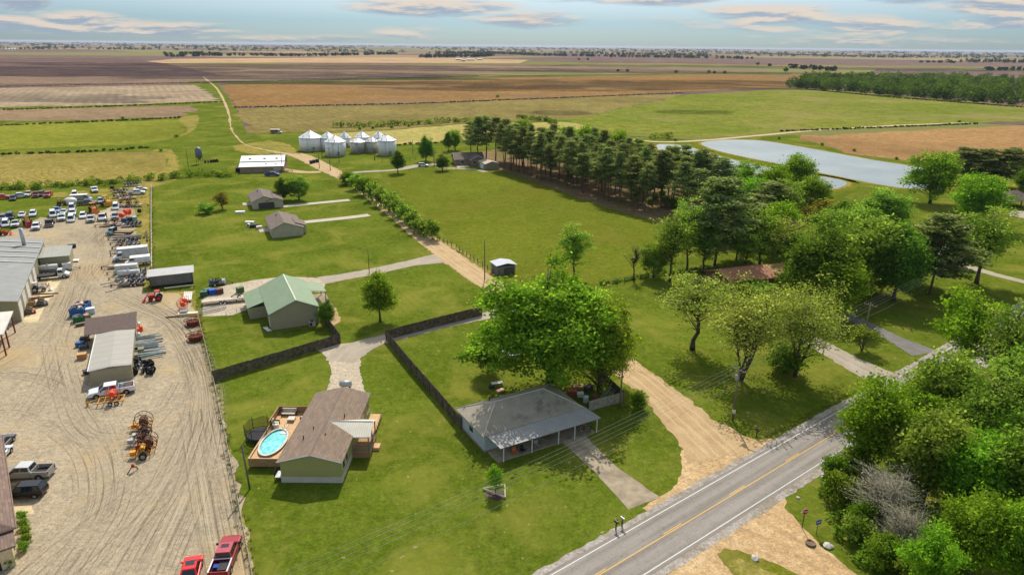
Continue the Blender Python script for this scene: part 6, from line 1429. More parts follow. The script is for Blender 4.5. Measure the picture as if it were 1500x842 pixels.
def trailer(label, x, y, rz, L=5.5, c=(120, 84, 50), deck=(150, 130, 104), axles=2, load=None, grp=None, name='flatbed_trailer', h=.7, seed=0):
    t = thing(name, label, 'trailer', x, y, rz, grp); m = mat('trailer_%d_%d_%d' % c, c, .6, .1, vs=3, var=.25); rr = random.Random(seed + int(x * 7))
    b = MB()
    for s_ in (-1, 1): b.b2(-L / 2, L / 2, s_ * .95 - .06, s_ * .95 + .06, h - .14, h + .02)
    for k in range(5): xx = -L / 2 + .1 + k * (L - .2) / 4; b.b2(xx - .05, xx + .05, -.9, .9, h - .13, h)
    b.tube([(L / 2, -.9, h - .06), (L / 2 + 1.4, 0, h - .1)], .06, 4).tube([(L / 2, .9, h - .06), (L / 2 + 1.4, 0, h - .1)], .06, 4).b2(L / 2 + 1.3, L / 2 + 1.6, -.05, .05, 0, h)
    b.build('frame', m, t)
    if deck: MB().b2(-L / 2, L / 2, -.88, .88, h + .0, h + .06).build('deck', mat('deck_%d_%d_%d' % deck, deck, .8, vs=3, var=.2), t)
    for k in range(axles):
        for s_ in (-1, 1): wheel_(t, -.4 + (k - (axles - 1) / 2) * .85, s_ * 1.1, .34, .2, mat('rim_white', (208, 206, 200)))
    if load == 'reel': reel(t, -.3, h + .95, .95, 1.3, orange)
    elif load == 'reels': reel(t, -1.2, h + .85, .8, 1.0, rust); reel(t, 1.0, h + .8, .75, 1.0, rust2)
    elif load == 'tank': MB().cyl((-L * .4, 0, h + .75), (L * .4, 0, h + .75), .68, n=18).build('tank', mat('tank_white', (196, 196, 190), .5), t, True); MB().cyl((0, 0, h + 1.35), (0, 0, h + 1.6), .22, n=10).build('tank_lid', steel, t)
    elif load == 'box':
        MB().b2(-L * .42, L * .42, -.85, .85, h + .07, h + 1.5).build('box', mat('cargo_pale', (196, 194, 188), .6), t)
    elif load == 'gear':
        for k in range(5):
            xx = -L * .38 + k * L * .19; cc = rr.choice([(120, 66, 46), (70, 74, 80), (150, 126, 76), (150, 146, 140), (84, 98, 110), (186, 182, 174), (96, 88, 78), (132, 128, 120)]); hh = rr.uniform(.3, .9)
            b = MB(); b.cyl((xx - .3, rr.uniform(-.3, .3), h + .06), (xx - .3, 0, h + hh + .3), .22, .14, 8).b2(xx - .25, xx + .32, -.6, .55, h + .06, h + hh); b.tube([(xx, -.5, h + hh), (xx + .4, .2, h + hh + .5), (xx + .7, .5, h + .1)], .05, 4); b.build('machine_part', mat('gear_%d_%d' % cc[:2], cc, .6, .1, vs=3, var=.25), t)
    elif load == 'poles':
        b = MB()
        for k in range(5): b.cyl((-L * .5, -.6 + .3 * k, h + .18 + .1 * (k % 2)), (L * .55, -.6 + .3 * k, h + .18 + .1 * (k % 2)), .1, n=7)
        b.build('pole_load', mat('pole_load', (176, 168, 154), .7), t)
    return t
def cablereel(label, px, py, r=1.2, w=.8, m=rust, lie=True, grp=None):
    x, y = G(px, py); t = thing('cable_reel', label, 'cable reel', x, y, random.uniform(0, 90), grp)
    if lie:
        MB().cyl((0, 0, .12), (0, 0, w - .1), r * .72, n=22).build('drum', m, t)
        for z in (.06, w): 
            b = MB().ring((0, 0, z), r, .08, 'z', 26, 4)
            for k in range(8): a = k * math.pi / 4; b.tube([(.2 * math.cos(a), .2 * math.sin(a), z), (r * math.cos(a), r * math.sin(a), z)], .05, 4)
            b.build('flange', m, t)
        MB().cyl((0, 0, w), (0, 0, w + .5), .06, n=6).build('spindle', white, t)
    else: reel(t, 0, r + .05, r, w, m, 'drum')
    return t
def reelcart(label, px, py, rz, c, r=.95, drum=rust2, wheel_big=False, grp='reel carts in the middle of the yard'):
    x, y = G(px, py); t = thing('reel_cart', label, 'cable reel', x, y, rz, grp); m = mat('cart_%d_%d_%d' % c, c, .6, .1, vs=3, var=.25)
    b = MB()
    for s_ in (-1, 1): b.tube([(1.9, s_ * .15, .5), (.6, s_ * .8, .6), (-1.1, s_ * .8, .6), (-.2, s_ * .8, 1.35), (.6, s_ * .8, .6)], .06, 4)
    b.tube([(-1.1, -.8, .6), (-1.1, .8, .6)], .06, 4).tube([(.6, -.8, .6), (.6, .8, .6)], .06, 4).b2(.7, 1.4, -.3, .3, .5, 1.0); b.build('frame', m, t)
    o = reel(t, -.2, 1.35, r, 1.1, rust, 'reel', drum=drum)
    for s_ in (-1, 1): wheel_(t, -.2, s_ * 1.0, .42 if not wheel_big else .5, .22)
    return t
def tractor(label, x, y, rz, c, loader=False, name='tractor', cat='tractor', track=False, grp=None):
    t = thing(name, label, cat, x, y, rz, grp); m = mat('tractor_%d_%d_%d' % c, c, .5, .05, vs=3)
    MB().side([(1.4, .6), (1.45, 1.1), (1.2, 1.3), (.1, 1.35), (.1, .6)], .8, .08).build('hood', m, t); MB().b2(-1.0, .1, -.5, .5, .6, .9).build('chassis', dark, t)
    MB().b2(-.7, -.2, -.28, .28, .9, 1.3).build('seat', black, t)
    b = MB()
    for s_ in (-1, 1): b.tube([(-.8, s_ * .5, .9), (-.8, s_ * .5, 2.1), (.0, s_ * .5, 2.1), (.1, s_ * .5, 1.3)], .05, 4)
    b.build('roll_bar', dark, t); MB().b2(-.9, .1, -.6, .6, 2.12, 2.2).build('canopy', m, t)
    if track:
        for s_ in (-1, 1): MB().side([(1.2, .1), (1.4, .45), (1.1, .8), (-1.1, .8), (-1.4, .45), (-1.2, .1)], .42, .03, s_ * .78).build('track', dark, t)
        MB().b2(1.5, 1.65, -1.2, 1.2, .1, 1.0).build('blade', m, t)
    else:
        for s_ in (-1, 1): wheel_(t, -.6, s_ * .75, .65, .36, m); wheel_(t, 1.0, s_ * .65, .4, .25, m)
    if loader:
        b = MB()
        for s_ in (-1, 1): b.tube([(-.1, s_ * .55, 1.3), (1.4, s_ * .55, 1.5), (2.1, s_ * .55, .6)], .07, 4)
        b.build('loader_arm', m, t); MB().side([(2.1, .1), (2.7, .15), (2.3, .3), (2.2, .8), (2.1, .8)], 1.6, .02).build('bucket', m, t)
    return t
def at_px(px, py): return G(px, py)

GH = -62
pickup('silver-grey crew-cab pickup parked nose-in at the office wall', *G(41, 698), 186, (158, 152, 142), roofc=(196, 194, 188))
car('black crossover parked beside the silver pickup at the office wall', *G(37, 725), 187, (26, 27, 30), 'suv', 'parked_suv', 'car', L=4.9)
car('white car half hidden behind the office roof corner', *G(-2, 673), 100, (206, 208, 212), 'suv', 'parked_suv', 'car', L=4.9)
car('dark grey car on the left edge just beyond the white one', *G(3, 655), 100, (84, 84, 86), 'sedan', L=4.6)
pickup('red crew-cab pickup with loaded pale-railed bed near the bottom fence corner', *G(332, 822), 97, (150, 26, 38), rail=(206, 206, 206), roofc=(170, 64, 76))
t = bpy.data.objects[[o.name for o in bpy.data.objects if o.get('label', '').startswith('red crew-cab')][0]]
MB().b2(-2.5, -1.2, -.7, .2, .73, 1.1).build('tool_box', mat('cargo_dark', (48, 48, 52)), t); MB().b2(-2.0, -1.4, .2, .75, .73, 1.05).build('cooler', mat('cargo_blue', (36, 66, 150)), t); MB().b2(.0, .55, -.4, .4, 1.865, 1.88).build('sunroof', carglass, t)
car('bright red hatchback cut by the bottom edge of the picture', *G(281, 842), 105, (206, 24, 24), 'sedan', L=4.4, sun=True)
tt_ = pickup('white crew-cab work pickup with tank in its bed beside the pale-roofed shed', *G(165, 577), 206, (214, 216, 220), L=6.3)
MB().lathe([(.3, .75), (.3, 1.5), (.2, 1.65)], 12, (-1.5, .2, 0)).build('bed_tank', mat('tank_teal', (130, 160, 164)), tt_); MB().b2(-2.9, -1.9, -.7, .7, .75, 1.2).build('cargo', rust2, tt_)
trailer('yellow tandem-axle trailer carrying a big orange cable reel', *G(164, 590), 200, 3.6, (206, 150, 40), None, 2, 'reel', name='reel_trailer')
reelcart('yellow cart with tall wire hoops at the back of the reel row', 210, 628, 200, (206, 140, 40), 1.2)
reelcart('low cart with a fat black spool in the reel row', 212, 642, 205, (176, 172, 160), .85, drum=black); reelcart('grey cart with empty spool frame in the reel row', 205, 651, 195, (166, 164, 158), .6)
reelcart('rusty cart with tall wire hoop right of the grey cart', 217, 658, 200, (170, 90, 40), 1.15); reelcart('yellow cart nearest the camera in the reel row', 209, 668, 200, (214, 146, 40), .7, drum=yellow, wheel_big=True)
x, y = G(196, 690); t = thing('hand_pump', 'small red pump on a dark green stand standing alone on the gravel', 'pump', x, y, 60); MB().tube([(-.9, 0, 0), (0, 0, .9), (.6, 0, .1)], .07, 5).build('stand', mat('stand_green', (52, 66, 44)), t); MB().lathe([(.16, .6), (.22, .8), (.1, 1.1)], 10).build('pump_body', mat('pump_red', (190, 50, 34)), t)

cablereel('big rusty reel lying by the wire fence, upper of two', 283, 476, 1.55, 1.1, grp=None); cablereel('big rusty reel lying by the wire fence, lower of two', 287, 498, 1.6, 1.1)
cablereel('upright bright orange reel at the fence below the open shed', 268, 452, 1.0, .9, orange, False)
cablereel('second orange reel wedged behind the upright one by the open shed', 271, 446, .9, .8, orange, False)
for i in range(5):
    x, y = G(262 + 6 * i, 441); o = MB().cyl((0, -3.0, .3 + .05 * i), (0, 3.0, .3), .17, n=10).build('long_pipe', mat('pvc_white', (206, 202, 190), .6), loc=(*G(270 + i * 2.6, 436), 0), rz=R(22)); tag(o, '%s white pipe from the left standing rack below the open shed' % ord_[i], 'pipe', 'white pipes below the open shed')
tractor('small red compact tractor in front of the open shed', *G(229, 440), 200, (190, 40, 40), True)
x, y = G(276, 462); crate(x, y, 15, (3.6, .9, .6), (200, 180, 140), 'tan pallet bench at the fence corner by the lattice panel', 'pallet', 'pallet'); crate(*G(270, 461), 15, (1.4, 1.2, .9), (110, 112, 116), 'grey engine block box at the fence corner', 'machine', 'engine')
o = MB().b2(-2.2, 2.2, -.12, .12, 0, .25).build('beam', rust2, loc=(*G(261, 464), 0), rz=R(18)); tag(o, 'long dark beam lying on the gravel left of the fence corner', 'beam')
# dumpsters left of the lean-to
def dumpster(px, py, rz, sz, c, label):
    x, y = G(px, py); t = thing('dumpster', label, 'dumpster', x, y, rz); m = mat('dump_%d_%d_%d' % c, c, .55, vs=3, var=.2); a, b_, h = sz[0] / 2, sz[1] / 2, sz[2]
    b = MB(); b.b2(-a, a, -b_, b_, .1, .2).b2(-a, a, -b_, -b_ + .08, .2, h).b2(-a, a, b_ - .08, b_, .2, h).b2(-a, -a + .08, -b_ + .08, b_ - .08, .2, h).b2(a - .08, a, -b_ + .08, b_ - .08, .2, h)
    for k in range(5): xx = -a + .2 + k * (2 * a - .4) / 4; b.b2(xx - .05, xx + .05, -b_ - .06, -b_, .2, h)
    b.build('bin_body', m, t)
    b = MB()
    for k in range(26):
        b.box((random.uniform(-a + .4, a - .4), random.uniform(-b_ + .4, b_ - .4), h - .2 + random.uniform(0, .35)), (random.uniform(.3, 1.1), random.uniform(.2, .6), random.uniform(.1, .4)), random.uniform(0, 3), random.uniform(-.4, .4))
        b.m = k % 3
    b.build('scrap_load', [mat('scrap_a', (196, 186, 166)), mat('scrap_b', (190, 70, 52)), mat('scrap_c', (90, 96, 104))], t)
dumpster(119, 458, 104, (5.0, 2.5, 1.7), (36, 86, 150), 'long blue dumpster heaped with scrap behind the brown lean-to'); dumpster(121, 470, 30, (3.0, 1.8, 1.2), (34, 110, 58), 'short green dumpster in front of the blue one')
crate(*G(133, 459), 30, (1.6, 1.1, 1.2), (190, 196, 204), 'pale blue bin right of the blue dumpster', 'bin', 'bin'); crate(*G(119, 477), 40, (1.8, .7, .6), (100, 84, 66), 'brown junk box in front of the green dumpster')
for px, py, c, sz, l in [(118, 507, (60, 100, 140), (1.3, 1.0, .9), 'blue machine case on the left side of the pale-roofed shed'), (123, 511, (70, 76, 84), (1.2, .8, .7), 'dark machine case beside the blue one by the shed'), (124, 500, (52, 52, 54), (1.2, .8, .9), 'black crate against the shed left wall'), (121, 525, (176, 130, 80), (1.4, 1.1, 1.0), 'tan wooden box left of the shed'), (128, 547, (60, 58, 56), (1.0, .9, .7), 'dark crate near the front left corner of the shed')]:
    crate(*G(px, py), random.uniform(10, 50), sz, c, l)
# right side of the shed: plastic tanks, poles, tyres
for i, (px, py, c, l) in enumerate([(198, 478, (214, 214, 208), 'white drum at the top of the row right of the shed'), (203, 480, (200, 206, 204), 'greyish drum beside the topmost white one'), (196, 486, (218, 216, 210), 'white drum below the topmost pair'), (201, 488, (220, 90, 44), 'orange drum in the row right of the shed'), (206, 485, (224, 84, 36), 'larger orange drum, outermost in the row'), (197, 493, (210, 212, 210), 'white drum just above the pole stacks'), (203, 495, (190, 196, 200), 'grey drum above the pole stacks')]):
    x, y = G(px, py); t = thing('plastic_drum', l, 'drum', x, y, 0, 'drums beside the shed'); MB().lathe([(.42, 0), (.48, .15), (.46, .5), (.48, .9), (.4, 1.05)], 14).build('barrel', mat('drum_%d_%d' % c[:2], c, .5, vs=3), t, True); MB().lathe([(.12, 1.05), (.12, 1.12)], 8).build('cap', dark, t)
pm_ = [mat('pole_silver', (170, 174, 176), .5, .3, vs=3), mat('pole_pale', (196, 196, 190), .5, .1, vs=3), mat('pole_teal', (130, 160, 156), .5, .2, vs=3), mat('pole_dull', (120, 122, 122), .6, .2, vs=3)]
pproto = []
for k in range(4): pproto.append(MB().cyl((-2.6, 0, .12), (2.6, 0, .12), .15, .09, 8).build('light_pole', pm_[k]))
cnt = 0
for r_ in range(9):
    for q in range(3):
        k = (r_ + q) % 4; x, y = G(209 + r_ * .9, 496 + r_ * 3.6); src = pproto[k]
        o = src if not src.get('label') else src.copy()
        if o is not src: COL.objects.link(o)
        o.location = (x + random.uniform(-.8, .8), y + random.uniform(-.3, .3), .26 * q); o.rotation_euler.z = R(26 + random.uniform(-7, 7)); cnt += 1
        tag(o, 'long %s pole in the stacks lying right of the pale-roofed shed' % ('silver', 'pale', 'teal', 'dull grey')[k], 'pole', 'poles stacked beside the shed, ' + ('silver', 'pale', 'teal', 'dull grey')[k])
for i, (px, py) in enumerate([(196, 520), (205, 518), (196, 527)]): crate(*G(px, py), 26, (1.5, 1.3, 1.1), (112, 108, 84), ['olive crate left of two below the poles', 'olive crate right of two below the poles', 'olive crate nearest the tyres'][i])
tm = MB().ring((0, 0, .5), .42, .17, 'y', 16, 6); ty = tm.build('tyre', black); n_ = 0
for i in range(26):
    px, py = random.uniform(197, 224), random.uniform(530, 549); x, y = G(px, py); o = ty if i == 0 else ty.copy()
    if i: COL.objects.link(o)
    o.location = (x, y, random.choice([0, 0, .35])); o.rotation_euler = (random.uniform(-.5, .5), 0, random.uniform(0, 3.1)); tag(o, 'black tyre in the heap at the front right corner of the pale-roofed shed', 'tyre', 'tyres heaped by the shed')
dr = MB().lathe([(.3, 0), (.3, .85)], 12); dm = dr.build('metal_drum', mat('drum_grey', (176, 176, 178), .4, .4))
for i in range(7):
    o = dm if i == 0 else dm.copy()
    if i: COL.objects.link(o)
    o.location = (*G(200 + 3.2 * i, 545 - (i % 3) * 5), 0); tag(o, 'grey metal drum standing among the heaped tyres by the shed', 'drum', 'grey drums among the tyres')
# machines by the workshop doors
for px, py, rz, c, l in [(43, 459, 118, (176, 90, 56), 'orange-brown walk-behind machine on the concrete by the nearest roller door')]:
    trailer(l, *G(px, py), rz, 1.6, c, c, 1, 'gear', name='walk_behind_machine', h=.4)
trailer('small yellow trailer on the concrete by the second roller door', *G(47, 449), 118, 1.8, (206, 160, 50), (190, 150, 60), 1, 'gear', h=.45, name='utility_trailer')
trailer('dark generator trailer right of the small yellow one', *G(61, 447), 118, 2.2, (70, 70, 74), (90, 90, 94), 1, 'gear', h=.5, name='generator_trailer', seed=3)
for i, (px, py, a) in enumerate([(53, 438, 30), (58, 436, 24), (66, 431, 10)]):
    o = MB().b2(-2.6, 2.6, -.1, .1, 0, .22).build('steel_beam', rust if i != 2 else rust2, loc=(*G(px, py), 0), rz=R(a)); tag(o, ['rusty beam nearest the roller doors', 'rusty beam lying outside the first one', 'dark beam farthest from the roller doors'][i], 'beam', 'beams by the workshop doors')
tractor('pale grey mini loader by the third roller door', *G(57, 427), 28, (190, 190, 186), True, name='mini_loader', cat='loader')
for i in range(6):
    x, y = G(60 + i * 2.4, 421 - (i % 2) * 2); o = thing('traffic_cone', '%s yellow cone in the group by the fourth roller door' % ord_[i], 'cone', x, y, 0, 'yellow cones'); MB().lathe([(.16, .04), (.04, .9)], 8).build('cone_body', mat('cone_yellow', (220, 150, 40)), o); MB().b2(-.22, .22, -.22, .22, 0, .04).build('base', dark, o)
boxtruck('long flatbed truck parked nose-out before the upper roller doors', *G(75, 408), 24, (200, 200, 196), bedm, 7.5, flat=True, name='flatbed_truck')
trailer('trailer with a fat white tank beside the upper roller doors', *G(72, 400), 24, 5.0, (120, 118, 112), (140, 136, 128), 2, 'tank', name='tank_trailer'); trailer('trailer with long white tank below the annex shed wall', *G(74, 391), 26, 5.5, (110, 108, 104), (140, 136, 128), 1, 'tank', name='tank_trailer')
trailer('small grey compressor trailer right of the tank trailers', *G(99, 396), 40, 2.2, (150, 160, 150), (150, 156, 148), 1, 'box', name='compressor_trailer', h=.4)
trailer('maroon scrap trailer at the foot of the annex shed', *G(92, 386), 20, 3.4, (110, 40, 36), (110, 50, 44), 1, 'gear', h=.4, seed=5)
crate(*G(107, 383), 10, (2.6, 1.3, .4), (226, 224, 218), 'white cover lying on the gravel right of the annex', 'cover', 'cover'); crate(*G(106, 363), 30, (1.8, 1.2, 1.0), (56, 56, 58), 'dark container behind the annex shed', 'container', 'container')
for i in range(3): o = MB().cyl((-2.8, 0, .15), (2.8, 0, .15), .13, n=8).build('long_pipe', pm_[1], loc=(*G(99 + 1.5 * i, 374), 0), rz=R(110 + 3 * i)); tag(o, ['white pipe nearest the annex shed wall', 'middle white pipe by the annex shed', 'outermost white pipe by the annex shed'][i], 'pipe', 'pipes by the annex shed')

# vehicles in the back lot
WH = (214, 216, 218)
V = [('van', 9, 331, GH, WH, 'white van second from the left edge in the nearest row'), ('pickup', 24, 331, GH, (206, 206, 206), 'white pickup with dark bonnet in the nearest row'), ('pickup', 54, 335, GH, WH, 'white pickup at the right end of the nearest left row'),
     ('van', 16, 320, GH, (70, 76, 90), 'dark-fronted van in the second row at the left'), ('car', 33, 317, GH, WH, 'white car in the second row of the left group'), ('suv', 49, 316, GH, (200, 204, 212), 'pale car at the right end of the second left row'),
     ('suv', -3, 332, GH, (150, 150, 154), 'grey car cut by the left edge in the nearest row'), ('suv', 5, 322, GH, (110, 112, 120), 'grey car at the left edge of the second row'),
     ('van', 78, 317, GH, WH, 'tall white van left of the middle group'), ('pickup', 84, 311, GH, (130, 160, 196), 'light blue pickup behind the tall white van'), ('pickup', 91, 322, GH, WH, 'white pickup in the front row of the middle group'),
     ('car', 94, 313, GH, (206, 206, 200), 'white car in the second row of the middle group'), ('van', 105, 324, GH, WH, 'white van in the front row, right of the white pickup'), ('pickup', 107, 315, GH, WH, 'white pickup directly behind the front-row van'),
     ('van', 106, 307, GH, (196, 198, 200), 'pale van third back in the middle column'), ('suv', 122, 319, GH, (216, 218, 220), 'white truck-like car alone between the columns'), ('pickup', 134, 324, GH, (176, 178, 176), 'silver pickup left of the large white truck'),
     ('pickup', 170, 320, GH, (130, 160, 160), 'teal-grey pickup right of the concrete lane'), ('suv', 42, 287, GH, (176, 140, 110), 'tan car in the farthest row by the hedge'), ('pickup', 54, 288, GH, (120, 30, 34), 'dark red pickup in the farthest row'), ('suv', 61, 287, GH, (36, 38, 44), 'black car in the farthest row'),
     ('pickup', 71, 288, GH, (170, 50, 54), 'red and white pickup at the right end of the farthest row'), ('suv', 20, 293, GH, (56, 58, 58), 'dark off-roader in the farthest row'), ('pickup', 29, 290, 30, (200, 202, 204), 'white pickup side-on in the farthest row'), ('pickup', 2, 292, 30, (206, 70, 30), 'orange truck cut by the left edge in the farthest row'),
     ('van', 110, 288, GH, (206, 206, 202), 'white cab at the top of the middle column'), ('pickup', 139, 281, GH, WH, 'white pickup alone near the hedge'), ('suv', 148, 297, GH, (150, 152, 170), 'lilac-grey small car left of the yellow machine'), ('pickup', 200, 285, 20, WH, 'white pickup side-on near the back fence corner'), ('car', 206, 279, 20, (210, 210, 206), 'white car nearest the back fence corner'),
     ('van', 170, 306, GH, (216, 220, 222), 'small white van behind the teal pickup'), ('pickup', 128, 300, 30, (90, 90, 94), 'dark flat-bed pickup beside the white tank')]
for k, px, py, rz, c, l in V:
    x, y = G(px, py); rz += random.uniform(-6, 6)
    if k == 'pickup': pickup(l, x, y, rz, c, crew=random.random() < .6, grp='vehicles parked in the back lot', utility=random.random() < .3)
    elif k == 'van': car(l, x, y, rz, c, 'van', 'parked_van', 'van', 'vehicles parked in the back lot', 5.4)
    elif k == 'suv': car(l, x, y, rz, c, 'suv', 'parked_suv', 'car', 'vehicles parked in the back lot', 4.8)
    else: car(l, x, y, rz, c, 'sedan', grp='vehicles parked in the back lot')
boxtruck('large white bonneted truck at the end of the concrete lane', *G(151, 321), GH, WH, bedm, 7.2, flat=True, name='flatbed_truck')
boxtruck('dark low flatbed truck left of the middle group', *G(74, 330), GH, (70, 66, 62), rust2, 7.0, flat=True, name='flatbed_truck')
boxtruck('white box truck parked side-on against the pipe fence', *G(193, 380), 205, (210, 212, 214), mat('box_side', (176, 176, 174), .5, vs=1), 8.0, 3.2)
boxtruck('white utility truck with open side bins below the box truck', *G(203, 388), 205, (212, 214, 216), mat('box_white', (206, 206, 204), .5), 5.6, 2.2, name='utility_truck')
boxtruck('light blue flatbed truck in the trailer row', *G(176, 344), 180, (150, 190, 206), mat('bed_wood', (120, 100, 80)), 7.2, flat=True, name='flatbed_truck')
boxtruck('grey dump truck standing right of the white tank', *G(120, 295), 20, (150, 152, 156), mat('dump_grey', (140, 142, 146)), 6.4, 2.4, name='dump_truck')
t = thing('storage_tank', 'round white tank standing among the vans of the middle column', 'tank', *G(104, 299), 0); MB().lathe([(1.9, 0), (1.9, 1.6), (1.2, 2.1), (.3, 2.3)], 22).build('tank_body', mat('tank_cream', (210, 206, 190), .5), t, True); MB().lathe([(.3, 2.3), (.3, 2.5)], 10).build('hatch', steel, t)
tractor('big yellow tracked dozer near the back of the lot', *G(157, 301), -40, (196, 140, 40), name='dozer', cat='dozer', track=True).scale = (1.5, 1.5, 1.5)
tractor('orange loader in front of the white pickups', *G(138, 311), -50, (206, 120, 50), True, name='loader', cat='loader').scale = (1.4, 1.4, 1.4)
tractor('rusty red machine in the nearest left row', *G(42, 331), -50, (160, 56, 44), True, name='loader', cat='loader').scale = (1.3, 1.3, 1.3)
tractor('orange-red machine cut by the left edge below the rows', *G(3, 345), 20, (196, 70, 40), True, name='loader', cat='loader')
tractor('brown machine behind the light blue pickup', *G(90, 301), 30, (140, 70, 44), True, name='loader', cat='loader')
x, y = G(165, 280); cablereel('black reel by the hedge right of the lone white pickup', 165, 280, 1.2, .9, black, False); cablereel('black reel at the right edge of the yellowed strip', 205, 315, 1.3, .8, black, False); cablereel('big red reel in the cluster right of the teal pickup', 180, 323, 1.6, 1.3, orange, False); cablereel('second red reel in the cluster above the trailers', 189, 318, 1.4, 1.2, orange, False)
for i, (px, py, c) in enumerate([(184, 326, (60, 80, 100)), (190, 325, (40, 40, 46)), (196, 324, (120, 160, 160)), (187, 313, (190, 90, 60))]): crate(*G(px, py), 20 * i, (1.8, 1.4, 1.4), c, ['slate blue crate below the big red reel', 'black crate in the reel cluster', 'pale teal crate at the right of the reel cluster', 'rust-coloured crate behind the red reels'][i])
for px, py, c, l in [(178, 290, (200, 170, 170), 'pinkish trailer near the back corner'), (188, 292, (160, 120, 110), 'brown trailer near the back corner, right of the pink one'), (184, 303, (206, 190, 190), 'pale red-spotted trailer in the back right group'), (196, 303, (120, 60, 50), 'rust-brown trailer at the edge of the yellowed strip'), (178, 282, (160, 160, 160), 'long grey trailer by the hedge'), (193, 273, (190, 188, 182), 'pale trailer right against the hedge')]:
    trailer(l, *G(px, py), random.uniform(5, 35), 5.5, c, (160, 150, 136), 2, random.choice(['gear', 'reels', 'gear']), 'trailers at the back of the lot')
rowd = [(163, 331, 'orange reel trailer at the top of the trailer row', 'reels', (190, 110, 60)), (194, 332, 'dark trailer with white bars in the trailer row', 'gear', (110, 96, 86)), (188, 350, 'trailer with pale beams under the blue truck', 'poles', (120, 110, 100)), (188, 357, 'trailer with black and rusty scrap', 'gear', (84, 76, 70)), (191, 363, 'trailer loaded with grey machinery above the long pole trailers', 'gear', (90, 92, 96)), (193, 368, 'trailer of long poles, upper of two', 'poles', (130, 124, 116)), (194, 373, 'trailer of long poles, lower of two', 'poles', (140, 134, 124)), (178, 392, 'rusty brown empty trailer left of the utility truck', None, (130, 70, 44)),
        (187, 400, 'trailer with silver boxes below the utility truck', 'box', (150, 150, 146)), (205, 402, 'greenish trailer by the pipe fence', 'gear', (130, 150, 130)), (190, 408, 'trailer with silver tank and scrap', 'tank', (160, 160, 156)), (203, 410, 'trailer with white and teal gear by the pipe fence', 'gear', (176, 180, 176)), (194, 418, 'lowest trailer of the row, with rusty scrap and white wheels', 'gear', (110, 80, 60))]
for i, (px, py, l, ld, c) in enumerate(rowd): trailer(l, *G(px, py), 200 + random.uniform(-5, 5), 7.0 if ld == 'poles' else 5.6, c, (150, 140, 126), 2, ld, 'trailers in the row along the pipe fence', seed=i)
for i, (px, py) in enumerate([(170, 418), (165, 414), (172, 424)]): o = MB().b2(-2.5, 2.5, -.12, .12, 0, .16).build('steel_beam', pm_[3], loc=(*G(px, py), 0), rz=R(30 + 12 * i)); tag(o, ['grey beam on the gravel left of the lowest trailer', 'second grey beam, farther left on the gravel', 'grey beam pointing at the open shed'][i], 'beam', 'beams left of the lowest trailer')
for i, (px, py) in enumerate([(213, 345), (216, 350)]): o = MB().cyl((-3.5, 0, .3), (3.5, 0, .3), .22, n=8).build('log_pole', posts, loc=(*G(px, py), 0), rz=R(112 + 5 * i)); tag(o, ['dark old pole lying along the pipe fence, inner one', 'dark old pole lying along the pipe fence, outer one'][i], 'pole', 'old poles by the pipe fence')
# gravel lot by the green-roofed building
trailer('long gooseneck trailer with pale deck in the gravel lot by the green-roofed building', *G(330, 443), 20, 9.0, (150, 144, 130), (188, 174, 150), 2, None, name='gooseneck_trailer', h=.8)
for i, (px, py, c, l) in enumerate([(299, 434, (52, 84, 66), 'green machine at the left end of the long trailer'), (312, 431, (40, 80, 170), 'small bright blue barrel box behind the long trailer'), (322, 430, (90, 60, 50), 'dark reddish box behind the long trailer'), (352, 428, (70, 96, 56), 'green frame machine at the right end of the long trailer'), (305, 430, (60, 90, 80), 'teal-green crate behind the long trailer')]): crate(*G(px, py), 20 + 9 * i, (1.4, 1.1, 1.2), c, l, 'machine' if i in (0, 3) else 'box', 'engine' if i in (0, 3) else 'storage_box')
x, y = G(358, 440); t = thing('welding_arch', 'black and green hooped frame standing beside the green-roofed building', 'frame', x, y, 20); MB().ring((0, 0, 0), 1.6, .12, 'y', 20, 5).build('hoop', dark, t); MB().ring((-1.6, .6, 0), 1.3, .1, 'y', 20, 5).build('rear_hoop', mat('hoop_green', (70, 100, 50)), t)
trailer('small trailer piled with brush and white gear on the lawn edge', *G(319, 417), 15, 3.4, (90, 88, 84), (120, 116, 110), 1, 'gear', name='utility_trailer', h=.5)
tree('bush_b', 321, 416, 405, 14, 'brush heap on the small trailer at the lawn edge', cat='brush', name='brush_heap')
# far parked vehicles
pickup('dark blue pickup parked in front of the white-roofed barn', *G(399, 258), 5, (36, 56, 110)); car('silver car parked on the drive by the brick house', *G(620, 244), 0, (196, 198, 202), 'suv', 'parked_suv', 'car', L=4.8)
boxtruck('small pale truck on the grass left of the grain bins far off', *G(405, 196), 10, (180, 182, 186), mat('box_brown', (110, 90, 80)), 6.5, 2.6)
trailer('low trailer behind the blue pickup near the barn', *G(416, 252), 10, 4, (90, 60, 50), (110, 90, 76), 1, None)
for i, (px, py) in enumerate([(456, 240), (460, 239), (465, 238)]): crate(*G(px, py), 0, (1.3, 1.0, 1.5), (50, 48, 46), '%s dark barrel box in front of the left grain bin' % ord_[i])
